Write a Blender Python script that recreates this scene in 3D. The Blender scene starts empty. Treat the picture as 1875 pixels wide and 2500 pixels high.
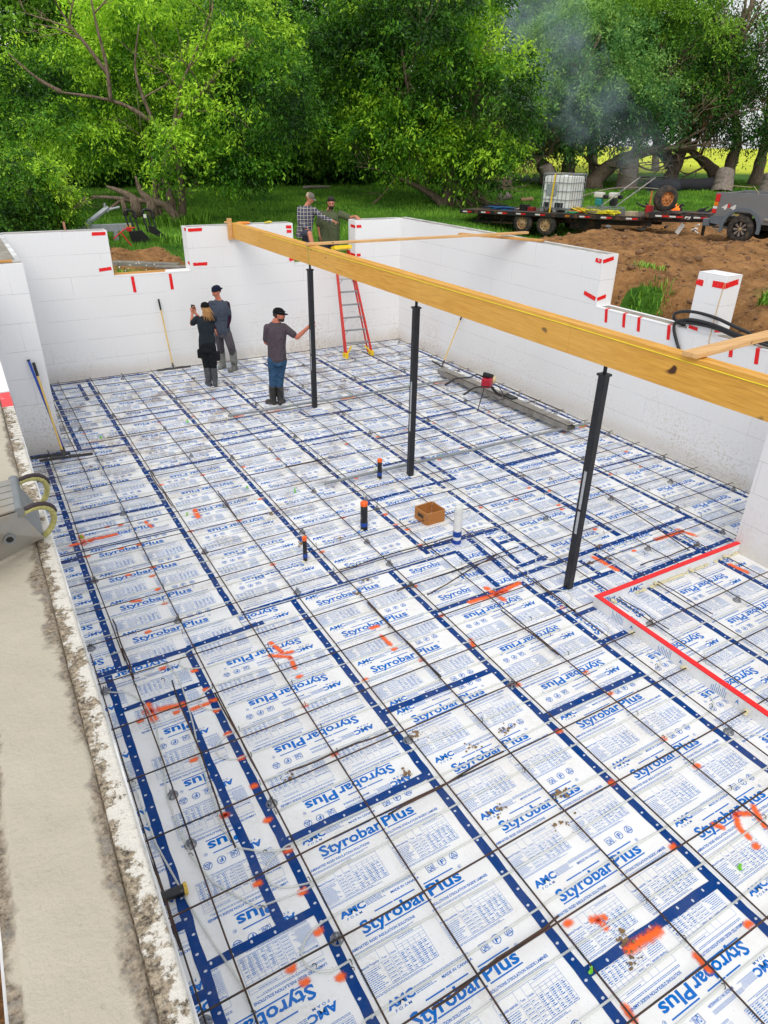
import bpy, bmesh, math, random
import numpy as np
from mathutils import Matrix, Vector, Euler
R = math.radians
random.seed(7); RNG = np.random.default_rng(7)
SC = bpy.context.scene
COL = SC.collection

# ------------------------------------------------------------------ camera
def look_axes(yaw, pitch, roll):
    f = Vector((math.sin(yaw)*math.cos(pitch), math.cos(yaw)*math.cos(pitch), -math.sin(pitch)))
    r = Vector((math.cos(yaw), -math.sin(yaw), 0)); u = r.cross(f)
    return r*math.cos(roll)+u*math.sin(roll), -r*math.sin(roll)+u*math.cos(roll), f
CAM = Vector((-1.697, -2.8887, 4.41))
cr_, cu_, cf_ = look_axes(0.53095, 0.49263, 0.01721)
cam = bpy.data.cameras.new('camera'); cam.sensor_fit = 'VERTICAL'; cam.sensor_height = 36
cam.lens = 1678.68/2500*36; cam.clip_start = .05; cam.clip_end = 3000
camo = bpy.data.objects.new('camera', cam); COL.objects.link(camo)
camo.matrix_world = Matrix((( cr_.x, cu_.x, -cf_.x, CAM.x), (cr_.y, cu_.y, -cf_.y, CAM.y), (cr_.z, cu_.z, -cf_.z, CAM.z), (0,0,0,1)))
SC.camera = camo

# ------------------------------------------------------------------ light
SUN_EL, SUN_AZ = R(52), R(215)      # sun behind the photographer, soft through cloud
w = bpy.data.worlds.new('World'); SC.world = w; w.use_nodes = True
nt = w.node_tree; nt.nodes.clear()
out = nt.nodes.new('ShaderNodeOutputWorld'); bg = nt.nodes.new('ShaderNodeBackground')
sky = nt.nodes.new('ShaderNodeTexSky'); sky.sky_type = 'NISHITA'; sky.sun_disc = False
sky.sun_elevation = SUN_EL; sky.sun_rotation = SUN_AZ; sky.dust_density = 3.0; sky.air_density = 1.0; sky.ozone_density = 1.0
# thin cloud layer: the blue of the sky is mixed towards an even pale grey
mixw = nt.nodes.new('ShaderNodeMix'); mixw.data_type = 'RGBA'; mixw.inputs[0].default_value = .72
mixw.inputs[7].default_value = (9.9, 10.0, 10.2, 1)
nt.links.new(sky.outputs[0], mixw.inputs[6]); nt.links.new(mixw.outputs[2], bg.inputs[0])
bg.inputs[1].default_value = 0.115
nt.links.new(bg.outputs[0], out.inputs[0])
sl = bpy.data.lights.new('sun', 'SUN'); sl.energy = 1.5; sl.angle = R(38); sl.color = (1, .95, .87)
so = bpy.data.objects.new('sun', sl); COL.objects.link(so)
sd = Vector((math.sin(SUN_AZ)*math.cos(SUN_EL), math.cos(SUN_AZ)*math.cos(SUN_EL), math.sin(SUN_EL)))
so.rotation_euler = sd.to_track_quat('Z', 'Y').to_euler(); so.location = sd*60
SC.view_settings.view_transform = 'Standard'; SC.view_settings.look = 'None'
SC.view_settings.exposure = 0.02; SC.view_settings.gamma = 1
SC.render.engine = 'CYCLES'
SC.cycles.max_bounces = 6; SC.cycles.transparent_max_bounces = 12; SC.cycles.volume_bounces = 1
SC.cycles.use_adaptive_sampling = True

# ------------------------------------------------------------------ helpers
ORG = {}
def tag(o, label=None, cat=None, group=None, kind=None):
    if label: o['label'] = label
    if cat: o['category'] = cat
    if group: o['group'] = group
    if kind: o['kind'] = kind
    return o
def thing(name, label, cat, loc=(0,0,0), group=None, kind='thing'):
    o = bpy.data.objects.new(name, None); COL.objects.link(o); o.location = loc
    o.empty_display_size = .1
    ORG[o.name] = Vector(loc); tag(o, label, cat, group, kind); return o
def place(o, loc, rz=0):
    o.location = loc; o.rotation_euler.z = rz; return o
def copy_tree(o, parent=None):
    c = o.copy(); COL.objects.link(c)
    if parent: c.parent = parent
    ORG[c.name] = ORG.get(o.name, Vector())
    for ch in list(o.children): copy_tree(ch, c)
    return c

class MB:
    def __init__(s): s.v = []; s.f = []; s.m = []
    def add(s, vs, fs, m=0):
        b = len(s.v); s.v.extend([tuple(v) for v in vs]); s.f.extend([tuple(i+b for i in f) for f in fs]); s.m.extend([m]*len(fs)); return s
    def box(s, c, d, rot=None, m=0, taper=1.0):
        vs = []
        for z in (-.5, .5):
            k = taper if z > 0 else 1
            for x, y in ((-.5,-.5),(.5,-.5),(.5,.5),(-.5,.5)):
                p = Vector((x*d[0]*k, y*d[1]*k, z*d[2]))
                if rot is not None: p = rot @ p
                vs.append(p+Vector(c))
        return s.add(vs, [(3,2,1,0),(4,5,6,7),(0,1,5,4),(1,2,6,5),(2,3,7,6),(3,0,4,7)], m)
    def b2(s, a, b, m=0):       # box from two corners
        return s.box([(a[i]+b[i])/2 for i in range(3)], [abs(b[i]-a[i]) for i in range(3)], m=m)
    def bar(s, p0, p1, wd, ht, m=0, up=(0,0,1)):   # rectangular bar between two points
        p0 = Vector(p0); p1 = Vector(p1); d = p1-p0; y = d.normalized()
        x = y.cross(Vector(up));
        if x.length < 1e-4: x = y.cross(Vector((1,0,0)))
        x.normalize(); z = x.cross(y)
        M = Matrix((x, y, z)).transposed()
        return s.box((p0+p1)/2, (wd, d.length, ht), rot=M, m=m)
    def cyl(s, p0, p1, r0, r1=None, n=12, m=0, caps=True):
        return s.tube([p0, p1], [r0, r0 if r1 is None else r1], n, m, caps)
    def tube(s, pts, r, n=8, m=0, caps=True, sq=1.0):
        pts = [Vector(p) for p in pts]; k = len(pts)
        rs = r if isinstance(r, (list, tuple)) else [r]*k
        T = []
        for i in range(k):
            t = (pts[min(i+1, k-1)]-pts[max(i-1, 0)]);
            T.append(t.normalized() if t.length > 1e-9 else Vector((0,0,1)))
        a = Vector((0,0,1)) if abs(T[0].z) < .9 else Vector((1,0,0))
        X = (a - T[0]*a.dot(T[0])).normalized(); vs = []
        for i in range(k):
            X = (X - T[i]*X.dot(T[i]));
            if X.length < 1e-6: X = T[i].orthogonal()
            X.normalize(); Y = T[i].cross(X)
            for j in range(n):
                an = 2*math.pi*j/n
                vs.append(pts[i]+X*(math.cos(an)*rs[i]*sq)+Y*(math.sin(an)*rs[i]))
        fs = [(i*n+j, i*n+(j+1)%n, (i+1)*n+(j+1)%n, (i+1)*n+j) for i in range(k-1) for j in range(n)]
        if caps: fs += [tuple(range(n))[::-1], tuple(range((k-1)*n, k*n))]
        return s.add(vs, fs, m)
    def ell(s, c, r, n=12, k=8, rot=None, m=0):
        vs = []; c = Vector(c)
        for i in range(k+1):
            th = math.pi*i/k
            for j in range(n):
                ph = 2*math.pi*j/n
                p = Vector((math.sin(th)*math.cos(ph)*r[0], math.sin(th)*math.sin(ph)*r[1], math.cos(th)*r[2]))
                if rot is not None: p = rot @ p
                vs.append(c+p)
        fs = [(i*n+j, (i+1)*n+j, (i+1)*n+(j+1)%n, i*n+(j+1)%n) for i in range(k) for j in range(n)]
        return s.add(vs, fs, m)
    def lathe(s, c, axis, prof, n=24, m=0):   # prof: (distance along axis, radius)
        A = Vector(axis).normalized(); X = A.orthogonal().normalized(); Y = A.cross(X); c = Vector(c); vs = []
        for (h, r) in prof:
            for j in range(n):
                an = 2*math.pi*j/n; vs.append(c+A*h+X*(math.cos(an)*r)+Y*(math.sin(an)*r))
        fs = [(i*n+j, (i+1)*n+j, (i+1)*n+(j+1)%n, i*n+(j+1)%n) for i in range(len(prof)-1) for j in range(n)]
        return s.add(vs, fs, m)
    def poly(s, pts, m=0): return s.add(pts, [tuple(range(len(pts)))], m)
    def prism(s, pts, vec, m=0):      # closed polygon extruded along vec
        n = len(pts); vec = Vector(vec); P = [Vector(p) for p in pts]
        return s.add(P+[p+vec for p in P], [tuple(range(n))[::-1], tuple(range(n, 2*n))]+[(i, (i+1)%n, (i+1)%n+n, i+n) for i in range(n)], m)
    def build(s, name, mats, parent=None, smooth=False, org=None, bevel=0, fixn=True, bseg=2):
        me = bpy.data.meshes.new(name)
        if org is None: org = ORG[parent.name] if parent is not None else Vector((0,0,0))
        org = Vector(org)
        me.from_pydata([(v[0]-org.x, v[1]-org.y, v[2]-org.z) for v in s.v], [], s.f)
        if not isinstance(mats, (list, tuple)): mats = [mats]
        for m in mats: me.materials.append(m)
        if len(mats) > 1: me.polygons.foreach_set('material_index', s.m)
        if fixn or bevel:
            bm = bmesh.new(); bm.from_mesh(me)
            if fixn: bmesh.ops.recalc_face_normals(bm, faces=bm.faces)
            if bevel:
                es = [e for e in bm.edges if len(e.link_faces) == 2 and e.calc_face_angle(0) > .5]
                bmesh.ops.bevel(bm, geom=es, offset=bevel, segments=bseg, affect='EDGES', profile=.6, clamp_overlap=True)
            bm.to_mesh(me); bm.free()
        if smooth:
            me.shade_smooth() if hasattr(me, 'shade_smooth') else None
            if smooth != 'all':
                try: me.set_sharp_from_angle(angle=R(40))
                except Exception: pass
        o = bpy.data.objects.new(name, me); COL.objects.link(o)
        if parent is not None:
            o.parent = parent; ORG[o.name] = ORG[parent.name]
        else:
            o.location = org; ORG[o.name] = org
        return o

def np_mesh(name, V, F, mat, parent=None, org=(0,0,0), attr=None, smooth=False, matidx=None):
    """V (n,3), F (m,k) arrays -> object"""
    me = bpy.data.meshes.new(name); V = np.asarray(V, dtype=np.float32)-np.asarray(tuple(org), dtype=np.float32); F = np.asarray(F, dtype=np.int32)
    k = F.shape[1]; me.vertices.add(len(V)); me.vertices.foreach_set('co', V.ravel())
    me.loops.add(F.size); me.loops.foreach_set('vertex_index', F.ravel())
    me.polygons.add(len(F)); me.polygons.foreach_set('loop_start', np.arange(0, F.size, k, dtype=np.int32))
    try: me.polygons.foreach_set('loop_total', np.full(len(F), k, dtype=np.int32))
    except Exception: pass
    if smooth: me.polygons.foreach_set('use_smooth', np.ones(len(F), dtype=bool))
    for m in (mat if isinstance(mat, (list, tuple)) else [mat]): me.materials.append(m)
    if matidx is not None: me.polygons.foreach_set('material_index', np.asarray(matidx, dtype=np.int32))
    me.update(calc_edges=True)
    if attr:
        for an, (dom, vals) in attr.items():
            a = me.attributes.new(an, 'FLOAT', dom); a.data.foreach_set('value', np.asarray(vals, dtype=np.float32))
    o = bpy.data.objects.new(name, me); COL.objects.link(o)
    if parent is not None: o.parent = parent; ORG[o.name] = ORG[parent.name]
    else: o.location = org; ORG[o.name] = Vector(org)
    return o

# value noise
_L = RNG.random((64, 64, 64)).astype(np.float32)
def vnoise(p):
    p = np.asarray(p, dtype=float); i = np.floor(p).astype(int); f = p-i; f = f*f*(3-2*f); r = 0
    for dx in (0, 1):
        for dy in (0, 1):
            for dz in (0, 1):
                wgt = (f[..., 0] if dx else 1-f[..., 0])*(f[..., 1] if dy else 1-f[..., 1])*(f[..., 2] if dz else 1-f[..., 2])
                r = r+wgt*_L[(i[..., 0]+dx) % 64, (i[..., 1]+dy) % 64, (i[..., 2]+dz) % 64]
    return r
def fbm(x, y, s, o=4, z=0.0):
    r = 0; a = .5; t = 0
    for k in range(o):
        q = np.stack([np.asarray(x)*s*2**k+17*k, np.asarray(y)*s*2**k+5*k, np.full(np.shape(x), z+3.7*k)], -1); r = r+a*vnoise(q); t += a; a *= .5
    return r/t

# ------------------------------------------------------------------ materials
class NM:
    """small node-graph builder"""
    def __init__(s, name, rough=.6, metal=0, spec=.5):
        s.mat = bpy.data.materials.new(name); s.mat.use_nodes = True; s.t = s.mat.node_tree
        s.b = s.t.nodes['Principled BSDF']; s.b.inputs['Roughness'].default_value = rough; s.b.inputs['Metallic'].default_value = metal
        s.b.inputs['Specular IOR Level'].default_value = spec; s._p = None
    def n(s, t, **k):
        n = s.t.nodes.new(t)
        for a, b in k.items(): setattr(n, a, b)
        return n
    def l(s, a, b): s.t.links.new(a, b)
    def pos(s):
        if s._p is None: s._p = s.n('ShaderNodeNewGeometry').outputs['Position']
        return s._p
    def objc(s): return s.n('ShaderNodeTexCoord').outputs['Object']
    def mapv(s, vec, scale=(1,1,1), loc=(0,0,0), rot=(0,0,0)):
        m = s.n('ShaderNodeMapping'); s.l(vec, m.inputs[0]); m.inputs[1].default_value = loc; m.inputs[2].default_value = rot; m.inputs[3].default_value = scale
        return m.outputs[0]
    def noise(s, vec, scale, detail=4, rough=.55, dist=0):
        n = s.n('ShaderNodeTexNoise'); s.l(vec, n.inputs['Vector']); n.inputs['Scale'].default_value = scale
        n.inputs['Detail'].default_value = detail; n.inputs['Roughness'].default_value = rough; n.inputs['Distortion'].default_value = dist
        return n.outputs['Fac']
    def wave(s, vec, scale, dist=2, detail=2, dscale=1, dir='X'):
        n = s.n('ShaderNodeTexWave', bands_direction=dir); s.l(vec, n.inputs['Vector']); n.inputs['Scale'].default_value = scale
        n.inputs['Distortion'].default_value = dist; n.inputs['Detail'].default_value = detail; n.inputs['Detail Scale'].default_value = dscale
        return n.outputs['Fac']
    def ramp(s, fac, a, b, v0=0.0, v1=1.0):
        m = s.n('ShaderNodeMapRange'); m.clamp = True; s.l(fac, m.inputs[0]); m.inputs[1].default_value = a; m.inputs[2].default_value = b
        m.inputs[3].default_value = v0; m.inputs[4].default_value = v1; return m.outputs[0]
    def math(s, op, a, b=None, c=None):
        m = s.n('ShaderNodeMath', operation=op)
        for i, x in enumerate((a, b, c)):
            if x is None: continue
            if isinstance(x, (int, float)): m.inputs[i].default_value = x
            else: s.l(x, m.inputs[i])
        return m.outputs[0]
    def mix(s, fac, a, b, mode='MIX'):
        m = s.n('ShaderNodeMix', data_type='RGBA', blend_type=mode)
        for i, x in ((0, fac), (6, a), (7, b)):
            if isinstance(x, (int, float)): m.inputs[i].default_value = x
            elif isinstance(x, tuple): m.inputs[i].default_value = (*x[:3], 1)
            else: s.l(x, m.inputs[i])
        return m.outputs[2]
    def sep(s, vec):
        m = s.n('ShaderNodeSeparateXYZ'); s.l(vec, m.inputs[0]); return m.outputs
    def attr(s, name):
        a = s.n('ShaderNodeAttribute'); a.attribute_name = name; return a.outputs['Fac']
    def color(s, c):
        if isinstance(c, tuple): s.b.inputs['Base Color'].default_value = (*c[:3], 1)
        else: s.l(c, s.b.inputs['Base Color'])
        return s
    def bump(s, h, strength=.3, dist=.01):
        b = s.n('ShaderNodeBump'); b.inputs['Strength'].default_value = strength; b.inputs['Distance'].default_value = dist
        s.l(h, b.inputs['Height']); s.l(b.outputs[0], s.b.inputs['Normal']); return s
    def rough(s, r): s.l(r, s.b.inputs['Roughness']); return s

def simple(name, col, rough=.6, metal=0, var=.12, scale=8, bump=0, dirt=None, dirtamt=.3, spec=.5):
    k = NM(name, rough, metal, spec); p = k.pos(); n = k.noise(p, scale, 5)
    c = k.mix(k.ramp(n, .3, .7), tuple(x*(1-var) for x in col), tuple(min(1, x*(1+var)) for x in col))
    if dirt:
        n2 = k.noise(k.mapv(p, loc=(3, 9, 1)), scale*.6, 6, .65); c = k.mix(k.ramp(n2, .62-dirtamt*.35, .68), c, dirt)
    k.color(c)
    if bump: k.bump(k.noise(p, scale*6, 4), bump, .01)
    return k.mat
# ------------------------------------------------------------------ site materials
def mud(k, base, amt=1.0):
    """dried splashes of mud and footprints, fixed to the place"""
    p = k.pos(); x, y, z = k.sep(p)
    far = k.ramp(y, 2.0, 9.5, .12, 1.0)
    n1 = k.noise(p, 2.6, 6, .68, .3); n2 = k.noise(k.mapv(p, loc=(7, 2, 0), scale=(1, 1.3, 1)), 34, 5, .7)
    n0 = k.noise(k.mapv(p, loc=(3.3, 8, 0)), .55, 2)
    zone = k.math('MULTIPLY', k.ramp(n1, .47, .62), k.math('MULTIPLY', far, k.ramp(n0, .38, .62, .35, 1.3)))
    sp = k.math('MULTIPLY', zone, k.ramp(n2, .42, .56))
    specks = k.ramp(k.noise(k.mapv(p, loc=(1, 5, 2)), 75, 3, .6), .66, .72)
    sm = k.math('MULTIPLY', specks, k.ramp(n1, .36, .6, .32, .9))
    c = k.mix(k.math('MULTIPLY', k.ramp(n1, .35, .7), .16*amt*amt), base, (.55, .50, .41))
    c = k.mix(k.math('MULTIPLY', sm, .75*amt), c, (.17, .12, .08))
    c = k.mix(k.math('MINIMUM', k.math('MULTIPLY', sp, 1.15*amt), .92), c, k.mix(n2, (.10, .06, .035), (.34, .24, .15)))
    return c
k = NM('white printed film', .5, 0, .25); M_FILM = k.color(mud(k, k.mix(k.noise(k.pos(), 1.3, 2), (.78, .80, .82), (.86, .87, .87)))).mat
k.bump(k.noise(k.pos(), 9, 3), .25, .02)
k = NM('blue print ink', .7, 0, .03); M_INK = k.color(mud(k, (.000, .150, .56), .7)).mat
k = NM('fine blue print ink', .7, 0, .03); M_INK2 = k.color(mud(k, (.002, .17, .56), .5)).mat
k = NM('blue seam tape', .6, 0, .06); M_TAPE = k.color(mud(k, (.001, .044, .21), .6)).mat; k.bump(k.noise(k.pos(), 40, 3), .35, .004)
k = NM('tape logo white', .5, 0, .1); M_TLOGO = k.color(mud(k, (.55, .60, .70))).mat
k = NM('pex tube', .22, 0, .5); k.color((.80, .83, .79)); k.b.inputs['Alpha'].default_value = .5; M_PEX = k.mat
k = NM('rusty rebar', .75); M_REBAR = k.color(k.mix(k.ramp(k.noise(k.pos(), 5, 4), .4, .65), (.030, .022, .020), (.085, .040, .024))).mat
M_BLACKPL = simple('black plastic', (.012, .012, .013), .35)
k = NM('grey clear plastic', .25); k.color((.22, .24, .27)); k.b.inputs['Alpha'].default_value = .8; M_CHAIR = k.mat
M_LIME = simple('lime plastic', (.18, .62, .02), .4)
# spray paint: soft speckled edge from a per-vertex value
k = NM('orange spray paint', .6); a = k.attr('edge'); n = k.noise(k.pos(), 26, 5, .7); n3 = k.noise(k.pos(), 160, 2)
al = k.ramp(k.math('ADD', k.math('MULTIPLY', n, 1.25), k.math('ADD', a, k.math('MULTIPLY', n3, .55))), 1.05, 1.75, 0, .95)
k.l(al, k.b.inputs['Alpha']); k.color(k.mix(n, (1.0, .10, .006), (1.0, .17, .01))); M_SPRAY = k.mat
def foam_mat(name, face):
    """white foam form: faint block joints, tie dots and mud thrown up near the floor"""
    k = NM(name, .62); p = k.pos(); x, y, z = k.sep(p); u = x if face == 'y' else y
    base = k.mix(k.noise(p, .8, 3), (.77, .78, .785), (.85, .855, .855))
    # soft vertical rib shading of the moulded blocks
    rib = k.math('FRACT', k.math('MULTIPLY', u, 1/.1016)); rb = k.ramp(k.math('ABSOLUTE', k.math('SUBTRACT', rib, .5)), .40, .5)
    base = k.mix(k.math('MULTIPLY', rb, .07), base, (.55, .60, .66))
    fz = k.math('ABSOLUTE', k.math('SUBTRACT', k.math('FRACT', k.math('MULTIPLY', z, 1/.4064)), .5))
    row = k.math('FLOOR', k.math('MULTIPLY', z, 1/.4064)); off = k.math('MULTIPLY', k.math('MODULO', row, 2), .61)
    fu = k.math('ABSOLUTE', k.math('SUBTRACT', k.math('FRACT', k.math('MULTIPLY', k.math('ADD', u, off), 1/1.2192)), .5))
    nj = k.noise(k.mapv(p, loc=(2, 4, 8)), 1.7, 4, .7)
    hl = k.math('MULTIPLY', k.ramp(fz, .4915, .4955), k.ramp(nj, .40, .52, .12, 1)); vl = k.math('MULTIPLY', k.ramp(fu, .4965, .4985), k.ramp(nj, .48, .6, 0, .8))
    base = k.mix(k.math('MULTIPLY', k.math('MAXIMUM', hl, vl), .55), base, (.22, .23, .24))
    # chips and scuffs
    sc = k.ramp(k.noise(k.mapv(p, loc=(5, 1, 1), scale=(1, 1, .5)), 13, 6, .75), .70, .74); base = k.mix(k.math('MULTIPLY', sc, .4), base, (.3, .29, .26))
    # splash
    n1 = k.noise(k.mapv(p, loc=(0, 0, 3)), .9, 3); n2 = k.noise(k.mapv(p, loc=(9, 0, 3)), 26, 5, .72)
    n4 = k.noise(k.mapv(p, loc=(2, 7, 0), scale=(1, 1, .3)), .55, 2); low = k.math('MULTIPLY', k.ramp(k.math('ADD', z, k.math('MULTIPLY', n1, -1.9)), -1.0, .15, 1, 0), k.ramp(n4, .44, .60, .10, 1))
    s = k.math('MULTIPLY', low, k.ramp(n2, .52, .60)); base = k.mix(k.math('MULTIPLY', s, .70), base, (.40, .28, .14))
    foot = k.ramp(k.math('ADD', z, k.math('MULTIPLY', n1, -.4)), -.12, .15, 1, 0)
    base = k.mix(k.math('MULTIPLY', foot, .35), base, (.5, .42, .3))
    k.color(base); k.bump(k.math('ADD', k.noise(p, 120, 2), k.math('MULTIPLY', hl, -2)), .12, .004); return k.mat
M_FOAMY = foam_mat('foam face along x', 'y'); M_FOAMX = foam_mat('foam face along y', 'x')
M_CONC = simple('rough concrete', (.30, .275, .23), .85, 0, .25, 4, .5, (.12, .09, .06), .2)
k = NM('red corner tape', .35); p = k.pos(); n = k.noise(k.mapv(p, scale=(1, 1, 1)), 22, 3, .6)
M_REDTAPE = k.color(k.mix(k.ramp(n, .66, .70), (.80, .006, .008), (.85, .72, .72))).mat
M_FOAMYEL = simple('expanding foam', (.72, .66, .42), .8, 0, .1, 30, .6)

# ------------------------------------------------------------------ board print
_tc = {}
def text_geo(s, bold=0.0, spacing=1.0):
    """outline polygons of a word, normalised so the cap height is 1 and it starts at u=0"""
    key = (s, bold, spacing)
    if key in _tc: return _tc[key]
    cu = bpy.data.curves.new('t', 'FONT'); cu.body = s; cu.size = 1; cu.offset = bold; cu.space_character = spacing; cu.resolution_u = 2
    cu.fill_mode = 'FRONT'
    o = bpy.data.objects.new('t', cu); COL.objects.link(o); bpy.context.view_layer.update()
    me = bpy.data.meshes.new_from_object(o.evaluated_get(bpy.context.evaluated_depsgraph_get()))
    V = np.array([v.co[:2] for v in me.vertices]); F = [tuple(p.vertices) for p in me.polygons]
    bpy.data.objects.remove(o); bpy.data.curves.remove(cu); bpy.data.meshes.remove(me)
    V = V-np.array([V[:, 0].min(), 0]); wd = V[:, 0].max(); _tc[key] = (V, F, wd); return _tc[key]
class P2:      # flat print collected in (u right, v down) of one board, metres
    def __init__(s): s.v = []; s.f = []; s.m = []
    def add(s, V, F, m):
        b = len(s.v); s.v += [tuple(q) for q in V]; s.f += [tuple(i+b for i in f) for f in F]; s.m += [m]*len(F)
    def rect(s, u0, v0, u1, v1, m=1): s.add([(u0, v0), (u1, v0), (u1, v1), (u0, v1)], [(0, 3, 2, 1)], m)
    def text(s, t, u0, v, u1, h, m=0, bold=0.0, sp=1.0):   # baseline v, cap height h
        V, F, wd = text_geo(t, bold, sp); cap = .73
        s.add([(u0+x/wd*(u1-u0), v-y/cap*h) for x, y in V], F, m)
    def ring(s, c, r, t=.0025, m=0, n=20):
        V = []; 
        for rr in (r, r-t):
            V += [(c[0]+math.cos(6.2832*i/n)*rr, c[1]+math.sin(6.2832*i/n)*rr) for i in range(n)]
        s.add(V, [(i, (i+1) % n, n+(i+1) % n, n+i) for i in range(n)], m)
    def line(s, a, b, t=.002, m=0):
        d = Vector((b[0]-a[0], b[1]-a[1])); d = Vector((-d.y, d.x)).normalized()*t/2
        s.add([(a[0]+d.x, a[1]+d.y), (b[0]+d.x, b[1]+d.y), (b[0]-d.x, b[1]-d.y), (a[0]-d.x, a[1]-d.y)], [(0, 1, 2, 3)], m)
    def words(s, u0, u1, v, h=.0032, m=1, rnd=None):     # a line too small to read
        u = u0
        while u < u1-.004:
            wdt = rnd.uniform(.008, .026); e = min(u+wdt, u1); s.rect(u, v-h, e, v, m); u = e+.0035
def print_unit():
    s = P2(); rd = random.Random(3)
    s.text('AMC', .12, .082, .305, .048, 0, .045); s.text('FOAM', .155, .110, .262, .017, 0, .01, 1.6)
    for i in range(5): s.words(.31, .31+rd.uniform(.11, .16), .044+i*.0095, .0035, 1, rd)
    for i in range(3): s.words(.44, .71, .038+i*.008, .003, 1, rd)
    s.text('MADE IN CANADA', .49, .088, .712, .0175, 0, .022)
    s.rect(.788, .04, .790, .09, 0)
    for a, b in (((.79, .038), (.846, .038)), ((.79, .090), (.846, .090)), ((.79, .038), (.79, .09)), ((.846, .038), (.846, .09))): s.line(a, b, .0035)
    s.text('QAI', .797, .084, .840, .038, 0, .02); s.text('US', .852, .09, .866, .010, 0)
    s.ring((.915, .062), .031, .0045); s.text('F', .903, .080, .930, .034, 0, .03); s.text('C', .888, .067, .897, .011); s.text('C', .933, .067, .942, .011)
    s.ring((1.012, .062), .031, .0045)
    tri = [(1.012, .040), (.992, .075), (1.032, .075)]
    for i in range(3): s.line(tri[i], tri[(i+1) % 3], .0055)
    s.text('6', 1.006, .071, 1.018, .016)
    s.text('Styrobar', .203, .236, .692, .084, 0, .026); s.text('Plus', .710, .236, .967, .084, 0, .026)
    s.ring((1.0, .152), .0125, .002); s.text('R', .994, .158, 1.006, .012)
    s.rect(.335, .135, .470, .1435, 0); s.rect(.478, .135, .640, .1435, 0); s.rect(.712, .135, .950, .1435, 0)
    s.rect(.205, .2485, .318, .257, 0); s.rect(.345, .2485, .700, .257, 0); s.rect(.722, .2485, .970, .257, 0)
    s.text('LAMINATED RIGID INSULATION SOLUTIONS', .078, .302, .545, .0185, 0, .022)
    s.text("SOLUTIONS D'ISOLATION RIGIDE LAMIN\u00c9E", .690, .302, 1.13, .0185, 0, .022)
    for o, (a, b, c) in ((0, ('Material Property', 'Test', 'Units')), (.585, ('Propri\u00e9t\u00e9 mat\u00e9rielle', 'Test', 'Unit\u00e9s'))):
        for i in range(2): s.words(.078+o, .078+o+rd.uniform(.36, .46), .322+i*.008, .0032, 1, rd)
        u0, u1, v0, v1 = .072+o, .545+o, .352, .575
        for v in (v0, v1): s.rect(u0, v, u1, v+.0014, 1)
        for u in (u0, u0+.145, u0+.205, u0+.265, u1): s.rect(u, v0, u+.0014, v1, 1)
        for i in range(1, 5): s.rect(u0+.265+i*.042, v0+.045, u0+.2665+i*.042, v1, 1)
        s.words(u0+.30, u0+.42, v0+.012, .004, 1, rd)
        for v in (.02, .045, .062): s.rect(u0+.265, v0+v, u1, v0+v+.0012, 1)
        s.text(a, u0+.008, v0+.072, u0+.135, .0155, 0, .012); s.text(b, u0+.155, v0+.072, u0+.19, .0135, 0, .01); s.text(c, u0+.212, v0+.072, u0+.255, .0135, 0, .01)
        s.rect(u0, v0+.085, u1, v0+.0864, 1)
        for i in range(11):
            v = v0+.100+i*.0115
            s.words(u0+.006, u0+rd.uniform(.09, .135), v, .0038, 1, rd)
            if i % 2 == 0:
                s.words(u0+.152, u0+.197, v, .004, 1, rd); s.words(u0+.215, u0+rd.uniform(.235, .258), v, .004, 1, rd)
                s.rect(u0+.145, v+.006, u1, v+.0071, 1)
            for q in range(5):
                if rd.random() < .85: s.rect(u0+.273+q*.042, v-.0045, u0+.273+q*.042+rd.uniform(.012, .027), v, 1)
        for i in range(2): s.words(.078+o, .078+o+rd.uniform(.3, .46), .590+i*.0075, .003, 1, rd)
    return s
_unit = print_unit(); _base = {}
def print_poly(u0, u1, v0, v1):
    """the factory print of the board between u0..u1 (across) and v0..v1 (along), clipped"""
    key = tuple(round(x, 3) for x in (u0, u1, v0 % .6096, v1-v0+(v0 % .6096)))
    if key in _base: return _base[key]
    V = np.array(_unit.v); bm = bmesh.new(); ml = bm.faces.layers.int.new('m')
    r0 = int(math.floor(v0/.6096)); r1 = int(math.ceil(v1/.6096-1e-6))
    for r in range(r0, r1):
        vs = [bm.verts.new((x, y+r*.6096, 0)) for x, y in V]
        for f, m in zip(_unit.f, _unit.m):
            try: q = bm.faces.new([vs[i] for i in f]); q[ml] = m
            except ValueError: pass
    for co, no in (((u0+.004, 0, 0), (-1, 0, 0)), ((u1-.004, 0, 0), (1, 0, 0)), ((0, v0+.003, 0), (0, -1, 0)), ((0, v1-.003, 0), (0, 1, 0))):
        bmesh.ops.bisect_plane(bm, geom=bm.verts[:]+bm.edges[:]+bm.faces[:], plane_co=co, plane_no=no, clear_outer=True)
    bm.verts.index_update()
    out = (np.array([v.co[:2] for v in bm.verts]).reshape(-1, 2), [tuple(v.index for v in f.verts) for f in bm.faces], [f[ml] for f in bm.faces]); bm.free()
    _base[key] = out; return out

# ------------------------------------------------------------------ foam boards
# (x0, x1, y0, y1, turned, factory edge u at x0 side, extra shift along)
A = [-1.30, -.06, 1.18, 2.40, 3.61, 4.82, 6.06, 7.28]; B = [-.67, .57, 1.79, 3.0, 4.21, 5.41]
BOARDS = []
def bd(x0, x1, y0, y1, t=0, cu=0.0, cv=0.0, rot=0): BOARDS.append((x0, x1, y0, y1, t, cu, cv, rot))
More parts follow.
